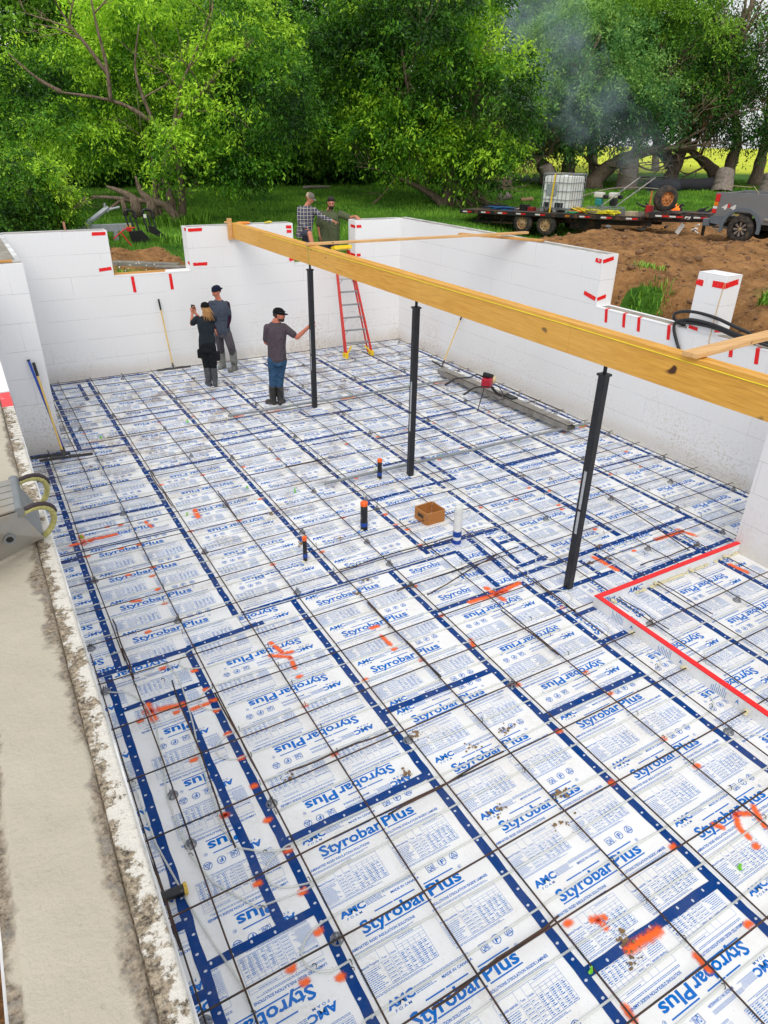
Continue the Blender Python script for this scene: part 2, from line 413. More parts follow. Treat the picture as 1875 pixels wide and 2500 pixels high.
# far section
bd(-.99, -.78, 8.28, 12.1, 1, 0, 0); bd(-.78, -.26, 8.28, 10.76, 1, .0, 0); bd(-.26, -.06, 10.76, 11.9, 0, .3, .2, 1); bd(-.78, -.26, 10.76, 12.1, 1, .3, .5); bd(-.26, -.06, 8.28, 10.76, 1, .9, 0)
bd(-.26, -.06, 11.9, 12.1, 1, .9, 0)
bd(-1.63, -1.30, 7.39, 8.28, 1, .1); bd(-1.63, -1.30, 4.90, 7.39, 1, .1); bd(-1.63, -1.30, 2.66, 4.90, 1, .1)
bd(-1.30, -.06, 5.82, 8.28); bd(-1.30, -.06, 5.06, 5.82, 0, 0, .3); bd(-1.30, -.06, 2.66, 5.06)
bd(-.06, 1.18, 9.47, 12.1, 1); bd(-.06, 1.18, 7.0, 9.47, 1); bd(-.06, 1.18, 4.6, 7.0, 1); bd(-.06, 1.18, 2.92, 4.6, 1, 0, .2)
bd(1.18, 2.40, 10.16, 12.1, 1, 0, .4); bd(1.18, 2.40, 7.69, 10.16, 1); bd(1.18, 2.40, 5.27, 7.69); bd(1.18, 2.40, 2.92, 5.27)
bd(2.40, 3.61, 11.9, 12.1, 1); bd(2.40, 3.61, 9.45, 11.9, 1); bd(2.40, 3.61, 7.0, 9.45, 1); bd(2.40, 3.61, 4.58, 7.0); bd(2.40, 3.61, 3.10, 4.58)
bd(3.61, 4.82, 11.4, 12.1, 1); bd(3.61, 4.82, 8.95, 11.4, 1); bd(3.61, 4.82, 6.51, 8.95, 1); bd(3.61, 4.82, 4.62, 6.51, 1); bd(3.61, 4.82, 2.2, 4.62, 1)
bd(4.82, 6.06, 11.8, 12.1, 1); bd(4.82, 6.06, 9.36, 11.8, 1); bd(4.82, 6.06, 6.97, 9.36, 1); bd(4.82, 6.06, 4.64, 6.97); bd(4.82, 6.06, 2.13, 4.64)
bd(6.06, 7.28, 11.2, 12.1, 1, 0, .4); bd(6.06, 7.28, 8.76, 11.2, 1); bd(6.06, 7.28, 6.31, 8.76, 1); bd(6.06, 7.28, 3.86, 6.31, 1); bd(6.06, 7.28, 1.44, 3.86, 1)
bd(7.28, 7.43, 7.0, 12.1, 1, .6); bd(7.28, 7.43, 1.4, 7.0, 1, .6)
# middle cut pieces round the drain
bd(2.40, 2.72, 1.98, 3.10, 0, .66, .1); bd(2.72, 3.0, 1.98, 3.10, 1, .2, .1); bd(3.0, 3.27, 2.15, 3.10, 0, .2, .05, 1); bd(3.27, 3.61, 2.78, 3.10, 0, .1, 0); bd(3.27, 3.61, 2.15, 2.78, 0, .3, .05, 1)
bd(3.0, 4.13, 1.65, 2.15, 0, .1, .0, 1); bd(4.13, 4.82, 1.23, 2.2, 1, 0.4, 0); bd(3.0, 4.13, .74, 1.65, 0, .1, .1, 1); bd(4.82, 5.41, 1.23, 2.13, 1, 0, 0); bd(5.41, 6.06, 1.23, 2.13, 0, .1, .1, 1)
# near section
bd(-1.63, -1.41, .9, 2.66, 1, .1); bd(-1.63, -1.41, -.48, .9, 1, .1); bd(-1.63, -1.41, -2.9, -.48, 1, .5, .3)
bd(-1.41, -.90, -.34, 2.1, 1, .73, .03); bd(-.90, -.67, -.34, 2.1, 1, 0, .03); bd(-1.41, -.67, 2.1, 2.66, 1, 0, .33)
bd(-1.41, -.67, -2.8, -.34, 1)
bd(-.67, .57, .21, 2.66, 1); bd(-.055, .57, 2.662, 2.92, 1, 0, 2.45); bd(-.67, .57, -2.23, .21, 0); bd(-.67, .57, -4.6, -2.23, 0)
bd(.57, 1.79, .97, 2.92, 0); bd(.57, 1.79, -1.50, .97, 0); bd(.57, 1.79, -3.9, -1.5, 1)
bd(1.79, 2.40, 1.98, 2.92, 0, 0, .05); bd(1.79, 3.0, .22, 1.98, 1, 0, -.1); bd(1.79, 3.0, -2.2, .22, 0); bd(1.79, 3.0, -4.6, -2.2, 1)
bd(3.0, 4.21, -1.7, .74, 1); bd(3.0, 4.21, -4.1, -1.7, 1); bd(4.21, 5.41, -.9, 1.23, 1, 0, .2); bd(4.13, 4.21, .74, 1.23, 1, .5); bd(5.41, 5.79, -.9, 1.23, 1); bd(4.21, 5.79, -3.4, -.9, 1)
ORDN = ['first', 'second', 'third', 'fourth', 'fifth', 'sixth', 'seventh', 'eighth', 'ninth', 'tenth', 'eleventh', 'twelfth', 'thirteenth', 'fourteenth', 'fifteenth', 'sixteenth', 'seventeenth', 'eighteenth', 'nineteenth', 'twentieth', 'twenty-first', 'twenty-second', 'twenty-third', 'twenty-fourth', 'twenty-fifth', 'twenty-sixth']
board_obs = []; _cnt = {}
for (x0, x1, y0, y1, t, cu, cv, rot) in sorted(BOARDS, key=lambda b: (-b[3])):
    full = (x1-x0 > 1.1 and y1-y0 > 2.3); wdt, hgt = x1-x0, y1-y0
    cx, cy = (x0+x1)/2, (y0+y1)/2
    gap = .0015; b = MB(); b.b2((x0+gap, y0+gap, -.052), (x1-gap, y1-gap, 0))
    colkey = ('far' if y0 >= 2.1 else 'near', round(x0, 1)); _cnt[colkey] = _cnt.get(colkey, 0)+1; n = _cnt[colkey]
    size = 'full printed foam board' if full else ('narrow printed foam strip' if min(wdt, hgt) < .35 else 'cut printed foam board')
    xs = 'beside the left wall' if x1 < -.9 else ('by the right wall' if x0 > 6.0 else 'in the middle rows')
    row = sum(1 for q in sorted({round(c[0], 1) for c in BOARDS if (c[2] >= 2.1) == (y0 >= 2.1)}) if q <= round(x0, 1)+1e-6)-1
    lab = '%s, %s from back in %s column from left, %s half' % (size, ORDN[n-1], ORDN[row], 'far' if y0 >= 2.1 else 'near')
    o = b.build('foam_board', M_FILM, org=(x0, y0, 0)); tag(o, lab, 'foam board', 'printed foam boards covering the floor', 'thing')
    board_obs.append((x0, x1, y0, y1, o))
    if rot:
        V, F, Mi = print_poly(cv, cv+hgt, cu, cu+wdt); W = np.stack([x0+(V[:, 1]-cu), y0+(V[:, 0]-cv)], 1)
    else:
        V, F, Mi = print_poly(cu, cu+wdt, cv, cv+hgt)
        W = np.stack([x1-(V[:, 0]-cu), y0+(V[:, 1]-cv)], 1) if t else np.stack([x0+(V[:, 0]-cu), y1-(V[:, 1]-cv)], 1)
    if len(V):
        me = bpy.data.meshes.new('print'); me.from_pydata([(a-x0, c-y0, .0014) for a, c in W], [], F)
        me.materials.append(M_INK); me.materials.append(M_INK2); me.polygons.foreach_set('material_index', Mi)
        # face up
        nz = np.zeros(len(F)*3); me.update(); me.polygons.foreach_get('normal', nz)
        if nz.reshape(-1, 3)[:, 2].mean() < 0: me.flip_normals()
        po = bpy.data.objects.new('printed_lettering', me); COL.objects.link(po); po.parent = o
def board_at(x, y):
    for (x0, x1, y0, y1, o) in board_obs:
        if x0 <= x < x1 and y0 <= y < y1: return x0, y0, o
    return None

# spray marks: children of the board they are sprayed on
def spray(pts, r=.035, z=.0045):
    """pts: one point (dot) or a stroke"""
    pts = [Vector((*p, 0)) for p in pts]
    hit = board_at(pts[0].x, pts[0].y)
    if not hit: return
    x0, y0, o = hit; vs = []; fs = []; ed = []
    if len(pts) == 1: pts = [pts[0]-Vector((.012, 0, 0)), pts[0]+Vector((.012, 0, 0))]
    L = sum((pts[i+1]-pts[i]).length for i in range(len(pts)-1)); R_ = r*1.30
    # grid over the bounding box, value falls off with the distance to the stroke
    mx = [min(p.x for p in pts)-R_, max(p.x for p in pts)+R_, min(p.y for p in pts)-R_, max(p.y for p in pts)+R_]
    st = max(.008, min(.02, r*.3)); nx = int((mx[1]-mx[0])/st)+2; ny = int((mx[3]-mx[2])/st)+2
    idx = {}
    for i in range(nx):
        for j in range(ny):
            p = Vector((mx[0]+i*st, mx[2]+j*st, 0)); d = 9
            for q in range(len(pts)-1):
                a, c = pts[q], pts[q+1]; ab = c-a; tt = max(0, min(1, (p-a).dot(ab)/max(1e-9, ab.length_squared))); d = min(d, (p-a-ab*tt).length)
            if d < R_+st: idx[i, j] = len(vs); vs.append((p.x-x0, p.y-y0, z)); ed.append(1-d/R_)
    for (i, j) in list(idx):
        q = [(i, j), (i+1, j), (i+1, j+1), (i, j+1)]
        if all(c in idx for c in q): fs.append([idx[c] for c in q])
    if fs:
        s = np_mesh('paint_mark', np.array(vs), np.array(fs), M_SPRAY, attr={'edge': ('POINT', ed)}); s.parent = o
# ------------------------------------------------------------------ paint on the boards
PAINT = """-.61,9.02|-.57,8.58;-.41,8.55|.64,8.98|1.25,8.99|1.86,9.74|.04,6.44|-.83,7.93|1.85,9.16|1.94,8.63;1.93,8.56|.66,6.49|1.89,8.66;2.05,8.61|2.5,8.55;2.74,8.58
3.3,8.56;3.44,8.53|4.06,8.61;4.32,8.59|4.71,9.04|1.87,6.51|1.29,6.48|3.1,6.54|2.63,5.31|3.71,6.59|4.31,6.63|6.21,8.59;6.49,8.54|6.7,9.02|4.93,6.68|6.16,6.68|6.72,6.66|6.7,5.25|7.12,5.29;7.27,5.3
4.11,5.3|4.7,5.52|4.69,3.83|5.15,1.9;5.61,1.88|5.61,1.93;5.68,1.72|6.12,3.61|5.52,3.62|6.75,3.58|4.66,3.1|4.65,2.47|4.68,1.84|4.13,1.97;4.16,1.63|3.69,1.34|5.46,1.05;5.49,.85|4.9,3.62|7.01,4.12
-1.35,5.26;-1.11,5.26|-1.21,5.45;-1.21,5.22|-1.17,5.29;-.82,5.28|-.83,4.9|-.88,4.26|-.96,3.72;-.88,3.69|-.93,3.1|-.72,5.5|-.88,5.53|-.42,5.44;-.38,5.26|-1.22,4.9|.24,5.46;.22,5.23|.66,4.89|.03,4.91|1.13,5.35
-.65,4.11|-.66,3.81|-.66,3.51|-.62,4.89|-.6,4.29|.65,3.68|1.28,3.66|2.42,3.82|2.49,3.63|2.44,4.12|1.9,4.31|1.08,2.06;1.16,2.06|1.11,1.9;1.12,1.74|1.12,1.66|.09,2.34;.13,2.16|.1,2.14;.22,2.11|1.84,1.89|2.43,3.23
2.25,1.94;2.56,1.92;2.95,1.97|2.57,2.07;2.6,1.8|2.6,1.93;2.74,1.91|3.07,1.38|1.87,1.41;1.84,1.32|3.7,3.67|4.29,3.63|4.7,3.21|1.88,2.49|-.94,2.48|-1.18,2.06;-1.17,1.86|-1.21,1.98;-.9,1.91|-.85,1.82;-.71,1.82|-.68,1.84;-.63,1.83|-.98,1.85|-1.28,1.9
-.69,2.3|-.67,2.0|-.67,1.7|-.67,1.39|-1.0,1.26|-.66,1.09|-.67,.78|-.95,.63|.01,2.16;.17,2.05|.17,2.03;.15,1.88|.14,1.75|.03,1.38|.01,.76|.66,1.41|1.27,1.4|2.54,.48|1.79,-.56|1.86,.67|1.8,.05|2.53,.17|2.52,-.45|2.52,-.78
.71,-1.22|.86,-1.28;.94,-1.31|.89,-1.31;.9,-1.36|2.17,-1.21;2.2,-1.25|2.38,-1.23;2.31,-1.31;2.3,-1.4|2.4,-1.23;2.48,-1.27|2.57,-1.25;2.51,-1.34;2.49,-1.4|2.28,-1.47|1.75,-1.18|1.72,-1.8|.92,-1.53;1.18,-1.54|1.26,-1.76;1.26,-1.86|.65,-1.75;.65,-1.82
-.95,-.6|-.71,-.79|-.71,-.48|-.69,-.19|-.66,.14|-.93,.01|-.96,.64|-.69,.44|-.91,-.71"""
for s_ in PAINT.replace('\n', '|').split('|'):
    pts = [tuple(float(v) for v in q.split(',')) for q in s_.split(';')]
    L = sum(math.dist(pts[i], pts[i+1]) for i in range(len(pts)-1)) if len(pts) > 1 else 0
    spray(pts, .030 if L == 0 else (.042 if L > .2 else .030))

# ------------------------------------------------------------------ seam tape
TAPES = """-.78,12.14;-.78,8.28|-.06,12.1;-.06,2.95|1.18,11.95;1.18,2.92|2.4,10.8;2.4,3.0|3.62,11.6;3.61,8.98|4.83,11.5;4.81,2.2|6.07,11.5;6.04,1.6|7.3,11.4;7.28,2.1|-1.3,8.23;-1.3,2.64|-.26,11.88;-.26,10.76
-1.5,8.4;-.08,8.22|-1.6,7.39;-1.32,7.38|-.03,9.47;1.15,9.46|1.19,10.15;2.35,10.16|-.03,7.0;1.15,6.98|1.2,7.69;2.38,7.7|-.78,12.02;1.17,12.02|2.43,9.45;3.2,9.46|3.04,8.36;3.06,8.02|3.94,8.52;3.95,8.0|3.62,7.98;3.6,4.4
3.12,8.9;3.7,8.9|2.42,7.0;3.6,7.0|3.06,8.02;3.94,7.98|3.66,6.52;4.8,6.5|3.2,5.51;3.69,5.52|4.86,9.37;6.05,9.35|4.84,6.97;6.03,6.99|4.86,4.64;6.06,4.64|6.1,6.32;7.26,6.31|3.13,4.62;3.94,4.6|3.92,5.51;3.91,4.6|2.46,4.57;3.1,4.58
6.08,3.88;7.26,3.84|-1.42,5.84;-.09,5.81|-1.5,5.07;-.06,5.05|-1.6,4.89;-1.33,4.89|-1.5,2.66;-.66,2.64|-.66,2.66;.15,2.69|.0,2.94;2.42,2.9|-.66,2.66;-.66,-2.9|.57,2.9;.57,-2.9|1.79,2.88;1.79,-2.9|3.0,1.98;2.99,-2.9|3.6,4.3;3.56,2.2
2.36,3.13;3.62,3.09|2.1,2.9;2.73,2.88|2.73,2.88;2.71,2.0|3.05,3.06;2.98,2.06|3.3,2.98;3.24,2.3|3.27,2.78;3.58,2.78|3.14,2.24;3.64,2.26|3.0,2.09;6.04,2.11|3.0,1.65;4.11,1.63|1.8,1.98;2.97,1.98|4.2,2.04;4.2,-2.9|3.92,2.0;3.92,1.66|3.08,1.2;3.38,1.2
3.02,.74;3.36,.74|5.41,2.1;5.41,-2.9|4.22,1.42;6.02,1.45|-1.41,2.62;-1.41,-2.8|-.9,2.1;-.9,-.34|-1.41,2.1;-.69,2.1|-1.41,-.34;-.69,-.34|-.66,.21;.55,.21|.58,.97;1.78,.95|1.81,.24;2.98,.22|.59,-1.5;1.77,-1.51|-1.6,-.02;-1.43,-.02|-1.6,-.48;-1.43,-.48|2.43,4.58;2.9,4.58"""
rd = random.Random(11)
for i, s_ in enumerate(TAPES.replace('\n', '|').split('|')):
    (ax, ay), (bx, by) = [tuple(float(v) for v in q.split(',')) for q in s_.split(';')]
    d = Vector((bx-ax, by-ay, 0)); L = d.length; d.normalize(); nrm = Vector((-d.y, d.x, 0)); hw = .034 if L > .8 else .031
    if abs(ax-4.83) < .05: hw = .046
    N = max(2, int(L/.09)); z = .0026+(.0008 if abs(d.x) > .5 else 0)+.00004*(i % 9); b = MB(); vs = []
    for q in range(N+1):
        p = Vector((ax, ay, z))+d*(L*q/N); wob = rd.uniform(-.002, .002)
        vs += [p+nrm*(hw+wob+(rd.uniform(-.004, .002))), p-nrm*(hw-wob+rd.uniform(-.004, .002))]
    b.add(vs, [(2*q, 2*q+1, 2*q+3, 2*q+2) for q in range(N)], 0)
    q = .05; side = 1
    while q < L-.02:          # maker's white ovals along the tape
        c = Vector((ax, ay, z+.0006))+d*q+nrm*(.008*side); side = -side
        b.add([c+d*(math.cos(6.2832*t/8)*.0085)+nrm*(math.sin(6.2832*t/8)*.0115) for t in range(8)], [tuple(range(8))], 1)
        q += rd.choice((.12, .13, .13, .15))
    along = abs(d.y) > .5
    xs = 'at the left wall' if (ax+bx)/2 < -.7 else ('by the right wall' if (ax+bx)/2 > 5.5 else 'out on the open floor')
    o = b.build('seam_tape', [M_TAPE, M_TLOGO], org=(ax, ay, z), fixn=False)
    tag(o, '%s blue seam tape %s, %s, number %s from the back' % ('long' if L > 2 else ('medium' if L > .9 else 'short'), 'running away from the viewer' if along else 'running across the floor', xs, ORDN[i % 26] if False else str(i+1)), 'tape', 'blue seam tapes between the foam boards', 'thing')
TAPE_OBS = [o for o in COL.objects if o.name.startswith('seam_tape')]
TAPE_OBS.sort(key=lambda o: -o.location.y)
cnt = {}
for o in TAPE_OBS:           # labels by what each strip is like and where it lies
    me = o.data; xs = [v.co.x for v in me.vertices]; ys = [v.co.y for v in me.vertices]; w_ = max(xs)-min(xs); h_ = max(ys)-min(ys)
    L = max(w_, h_); cx = o.location.x+(max(xs)+min(xs))/2; cy = o.location.y+(max(ys)+min(ys))/2
    key = ('long' if L > 2.2 else 'board-wide' if L > .9 else 'short', 'lengthwise' if h_ > w_ else 'crosswise', 'left' if cx < .6 else 'middle' if cx < 3.7 else 'right', 'far' if cy > 6.5 else 'central' if cy > 2.4 else 'near')
    cnt[key] = cnt.get(key, 0)+1
    o['label'] = '%s %s blue seam tape, %s from the back in the %s %s part of floor' % (key[0], key[1], ORDN[cnt[key]-1], key[3], key[2])

# ------------------------------------------------------------------ walls
WH = 2.845
def wall(name, label, axis, a0, a1, inner, outer, holes=(), z0=-.1, top=WH, group='white foam block foundation walls', cap=(0, 0)):
    """insulated form wall: inner foam, concrete core, outer foam. axis 'x' runs along x at y=inner..outer"""
    t = thing(name, label, 'foundation wall', ((a0+a1)/2 if axis == 'x' else inner, inner if axis == 'x' else (a0+a1)/2, 0), group)
    M = M_FOAMY if axis == 'x' else M_FOAMX; s = 1 if outer > inner else -1; ft = .067
    # outline in (a, z)
    out = [(a0, z0)]; edges = sorted(holes)
    line = [(a0, z0), (a1, z0), (a1, top)]; closed = False
    for (h0, h1, zb) in sorted(holes, reverse=True):
        if h0 <= a0: line += [(h1, top), (h1, zb), (a0, zb)]; closed = True; continue
        line += [(h1, top), (h1, zb), (h0, zb), (h0, top)]
    if not closed: line.append((a0, top))
    def P(a, d, z): return (a, d, z) if axis == 'x' else (d, a, z)
    def slab(nm, d0, d1, dz, mat):
        b = MB(); pts = [P(a, d0, z if z <= z0 else z-dz) for a, z in line]
        # shrink openings a little for the core so that faces never coincide
        b.prism(pts, P(0, d1-d0, 0) if axis == 'x' else (d1-d0, 0, 0)); return b.build(nm, mat, t)
    slab('inner_foam', inner, inner+s*ft, 0, M); slab('outer_foam', outer-s*ft, outer, 0, M)
    slab('concrete_core', inner+s*(ft+.0006), outer-s*(ft+.0006), .006, M_CONC)
    return t
IY, OY = 12.10, 12.437; IX, OX = 7.43, 7.767; LX, LO = -1.632, -1.97
W_BACK = wall('foundation_wall', 'white foam back wall with two openings behind the workers', 'x', -1.337, 7.43, IY, OY, [(.775, 2.36, 1.985), (4.64, 6.24, 1.96)])
W_RIGHT = wall('foundation_wall', 'long white foam right wall that steps down behind the beam', 'y', 1.30, OY, IX, OX, [(.9, 5.68, 2.0)])
W_RNEAR = wall('foundation_wall', 'tall white foam wall end at the right edge by the red capped strip', 'y', -4.5, 1.26, 5.79, 6.127)
W_LNEAR = wall('foundation_wall', 'near left foam wall with bare concrete top smeared with mud', 'y', -4.5, 8.42, LX, LO)
W_JOG = wall('foundation_wall', 'left foam wall end with blue and yellow rake handles leaning on it', 'x', LO, -1.0-.0, 8.42, 8.757)
W_LFAR = wall('foundation_wall', 'short far left foam wall joining the back corner', 'y', 8.757, OY-.0, -1.0, -1.337)
# window bucks: white lining boards in the openings
def lining(t, pts, d0, d1, mat=M_FOAMY, axis='x', th=.03):
    b = MB(); 
    for (a, b_) in zip(pts[:-1], pts[1:]):
        if axis == 'x': b.b2((min(a[0], b_[0])-.0, d0, min(a[1], b_[1])), (max(a[0], b_[0]), d1, max(a[1], b_[1])))
    return b
def buck(t, h0, h1, zb, d0, d1, axis, top=WH, jambs=(True, True)):
    b = MB(); th = .028; e = .004
    def bb(a0, a1, z0, z1, m=0):
        if axis == 'x': b.b2((a0, d0-e, z0), (a1, d1+e, z1), m)
        else: b.b2((d0-e, a0, z0), (d1+e, a1, z1), m)
    for (q0, q1, on) in ((h0-.001, h0+th, jambs[0]), (h1-th, h1+.001, jambs[1])):
        if on: b = MB(); bb(q0, q1, zb, top-.004); b.build('opening_liner', M_FOAMX, t)
    b = MB(); bb(h0+th+.002, h1-th-.002, zb-.001, zb+.022) if all(jambs) else bb(h0+(th+.002 if jambs[0] else 0), h1-(th+.002 if jambs[1] else 0), zb-.001, zb+.012)
    b.build('sill', M_FOAMY, t)
buck(W_BACK, .775, 2.36, 1.985, IY, OY, 'x'); buck(W_BACK, 4.64, 6.24, 1.96, IY, OY, 'x')
b = MB(); b.b2((IX-.004, 5.655, 2.0), (OX+.004, 5.681, WH-.004)); b.build('opening_liner', M_FOAMY, W_RIGHT)
b = MB(); b.b2((IX-.004, 1.30, 1.999), (OX+.004, 5.653, 2.014)); b.build('sill', M_FOAMX, W_RIGHT)
b = MB(); b.b2((IX+.09, 1.4, 2.0145), (OX-.09, 5.6, 2.019)); b.build('concrete_strip', M_CONC, W_RIGHT)
# the pier standing on the low part of the right wall
pier = thing('wall_pier', 'white foam pier with red tape standing on the low right wall', 'wall pier', (7.6, 3.55, 2.015))
b = MB(); b.b2((IX, 3.345, 2.016), (OX, 3.81, 2.85)); b.build('foam_block', M_FOAMX, pier, bevel=.004)
b = MB(); b.b2((IX+.075, 3.42, 2.84), (OX-.075, 3.74, 2.8535)); b.build('concrete_core', M_FILM, pier)
b = MB(); b.tube([(IX-.004, 3.36, 2.76), (IX-.005, 3.38, 2.5), (IX-.005, 3.39, 2.18), (IX-.006, 3.39, 1.92), (IX-.008, 3.35, 1.90)], .005, 6); b.build('foam_bead', simple('orange bead', (.62, .40, .12), .6), pier)
# red tape across joints
def rtape(t, pts, wd=.05, face='y', s=-1, jag=.006):
    """short hand torn strip along pts lying on a wall face; points in world"""
    b = MB(); r_ = random.Random(int(abs(pts[0][0]*97+pts[0][1]*31+pts[0][2]*61)*10))
    for q in range(len(pts)-1):
        p0, p1 = Vector(pts[q]), Vector(pts[q+1]); d = (p1-p0); L = d.length; d.normalize()
        dx, dy = abs(d.x), abs(d.y)
        # width direction lies in the face
        nrm = {'y': Vector((0, 1, 0)), 'x': Vector((1, 0, 0)), 'z': Vector((0, 0, 1))}[face[q] if len(face) > 1 else face]
        wv = d.cross(nrm).normalized()*wd/2
        N = 5; vs = []
        for k in range(N+1):
            p = p0+d*(L*k/N); j = r_.uniform(-jag, jag) if 0 < k < N else 0
            e0 = d*r_.uniform(-jag, jag)
            vs += [p+wv*(1+j*8)+e0, p-wv*(1+j*8)-e0]
        b.add(vs, [(2*k, 2*k+1, 2*k+3, 2*k+2) for k in range(N)])
    b.build('red_tape', M_REDTAPE, t, fixn=False)
yf = IY-.0045
for (x0, z0, x1, z1) in ((.52, 2.79, .77, 2.79), (.54, 2.13, .775, 2.15), (2.37, 2.785, 2.66, 2.79), (2.4, 2.125, 2.70, 2.12), (4.51, 2.77, 4.635, 2.765), (4.52, 2.68, 4.635, 2.675), (4.55, 2.09, 4.66, 2.10), (6.245, 2.715, 6.37, 2.715), (6.245, 2.095, 6.35, 2.095)):
    rtape(W_BACK, [(x0, yf, z0), (x1, yf, z1)], .062)
for x in (1.145, 1.90): rtape(W_BACK, [(x, yf, 1.97), (x+.01, yf, 1.66)], .062)
for (x, z) in ((2.328, 2.80), (2.328, 2.15)): rtape(W_BACK, [(x, IY, z), (x, IY+.12, z)], .06, 'x')
for (x, z) in ((6.208, 2.71), (6.208, 2.09)): rtape(W_BACK, [(x, IY, z), (x, IY+.22, z+.01)], .06, 'x')
xf = IX-.0045
rtape(W_RIGHT, [(xf, 5.82, 2.745), (xf, 5.685, 2.735)], .065, 'x'); rtape(W_RIGHT, [(xf+.003, 5.650, 2.735), (xf+.24, 5.650, 2.78)], .06, 'y')
rtape(W_RIGHT, [(xf, 5.97, 2.19), (xf, 5.69, 2.13)], .07, 'x'); rtape(W_RIGHT, [(xf+.003, 5.650, 2.13), (xf+.2, 5.650, 2.17)], .06, 'y')
for y in (5.40, 5.01, 4.70, 4.11, 3.02, 2.62, 2.1):
    rtape(W_RIGHT, [(xf, y-.02, 1.80), (xf, y+.01, 2.013)], .06, 'x'); rtape(W_RIGHT, [(xf, y+.01, 2.0155), (xf+.18, y+.05, 2.0165)], .055, 'z')
rtape(pier, [(IX-.004, 3.82, 2.71), (IX-.004, 3.70, 2.70)], .08, 'x'); rtape(pier, [(IX-.004, 3.55, 2.72), (IX-.004, 3.345, 2.72)], .085, 'x'); rtape(pier, [(IX, 3.3415, 2.72), (IX+.27, 3.3415, 2.76)], .08, 'y')
rtape(pier, [(IX-.004, 3.78, 2.07), (IX-.004, 3.62, 2.06)], .05, 'x'); rtape(pier, [(IX, 3.3415, 2.10), (IX+.2, 3.3415, 2.08)], .05, 'y')
rtape(W_LNEAR, [(LX-.001, 2.20, WH+.0035), (LX-.001-.067, 2.20, WH+.0035)], .36, 'z', jag=.002)
rtape(W_LNEAR, [(LX+.0035, 2.38, WH-.02), (LX+.0035, 2.02, WH-.02)], .05, 'x', jag=.002)

# ------------------------------------------------------------------ top of the near left wall: teeth of the foam block and spilled, dried mud
k = NM('muddy wall top', .85); p = k.pos(); x, y, z = k.sep(p)
n1 = k.noise(p, 3.2, 3, .6); n2 = k.noise(p, 19, 6, .72); n3 = k.noise(k.mapv(p, loc=(4, 4, 1)), 70, 4, .7)
conc = k.mix(k.noise(p, 2.5, 5), (.42, .375, .29), (.54, .495, .40)); conc = k.mix(k.ramp(n3, .62, .72, 0, .5), conc, (.25, .23, .18))
edge = k.ramp(k.math('ADD', x, k.math('ADD', k.math('MULTIPLY', n1, .17), k.math('MULTIPLY', n2, .08))), -1.612, -1.590)   # mud towards the inner edge
edge2 = k.ramp(k.math('ADD', x, k.math('ADD', k.math('MULTIPLY', n1, -.11), k.math('MULTIPLY', n2, -.05))), -2.020, -2.006, 1, 0)
m_ = k.math('MAXIMUM', edge, edge2)
mudc = k.mix(k.ramp(n3, .32, .66), (.07, .052, .036), (.40, .33, .24)); mudc = k.mix(k.ramp(n2, .5, .62, 0, .5), mudc, (.26, .25, .23))
k.color(k.mix(m_, conc, mudc)); k.bump(k.math('ADD', n2, k.math('MULTIPLY', n3, .4)), .7, .012); M_WTOP = k.mat
k = NM('muddy foam edge', .8); p = k.pos(); x, y, z = k.sep(p)
n1 = k.noise(p, 4.2, 3, .6); n2 = k.noise(p, 24, 6, .75); n3 = k.noise(k.mapv(p, loc=(4, 4, 1)), 80, 4, .7)
base = k.mix(n3, (.62, .58, .49), (.82, .80, .75))
m_ = k.ramp(k.math('ADD', k.math('MULTIPLY', x, -4.2), k.math('ADD', k.math('MULTIPLY', n1, .75), k.math('MULTIPLY', n2, 1.35))), 8.02, 8.10)
k.color(k.mix(m_, k.mix(k.ramp(n3, .60, .68, 0, .7), base, (.25, .19, .12)), k.mix(k.ramp(n3, .35, .62), (.05, .038, .026), (.46, .38, .27)))); k.bump(k.math('ADD', n2, k.math('MULTIPLY', n3, .4)), .8, .014); M_FTOP = k.mat
def strip(name, x0, x1, y0, y1, z, mat, parent, amp, st=.012, wob=0.006, sy=.02):
    nx = max(3, int((x1-x0)/st)+1); ny = int((y1-y0)/sy)+1; X, Y = np.meshgrid(np.linspace(x0, x1, nx), np.linspace(y0, y1, ny), indexing='ij')
    Z = z+amp*(fbm(X, Y, 14, 4)-.35)*2+amp*.8*(fbm(X, Y, 45, 2, 4)-.5)
    Xw = X+(fbm(X*0, Y, 9, 4, 2)-.5)*wob*4*((X > x1-.001)|(X < x0+.001))
    Z[0, :] = z-.03; Z[-1, :] = z-.03; Z[:, 0] = z-.03; Z[:, -1] = z-.03
    V = np.stack([Xw, Y, Z], -1).reshape(-1, 3); I = np.arange(nx*ny).reshape(nx, ny)
    F = np.stack([I[:-1, :-1], I[1:, :-1], I[1:, 1:], I[:-1, 1:]], -1).reshape(-1, 4)
    return np_mesh(name, V, F, mat, parent, ORG[parent.name], smooth=True)
strip('mortar_top', LO+.025, LX-.064, -3.2, 3.2, WH+.013, M_WTOP, W_LNEAR, .004, wob=.005)
strip('foam_edge_top', LX-.076, LX-.0005, -3.2, 1.42, WH+.009, M_FTOP, W_LNEAR, .0055, .008, .003, .012)
strip('outer_edge_top', LO, LO+.072, -3.2, 3.2, WH+.004, M_WTOP, W_LNEAR, .006, .008, .004)
b = MB(); y = 1.45
while y < 2.02:      # interlocking teeth along the inner edge
    b.b2((LX-.066, y, WH-.002), (LX-.001, y+.022, WH+.02)); y += .0385
b.build('foam_teeth', M_FTOP, W_LNEAR, bevel=.003)
b = MB(); b.b2((LX-.068, 2.40, WH), (LX, 3.2, WH+.004)); b.build('foam_edge_strip', M_FOAMX, W_LNEAR)

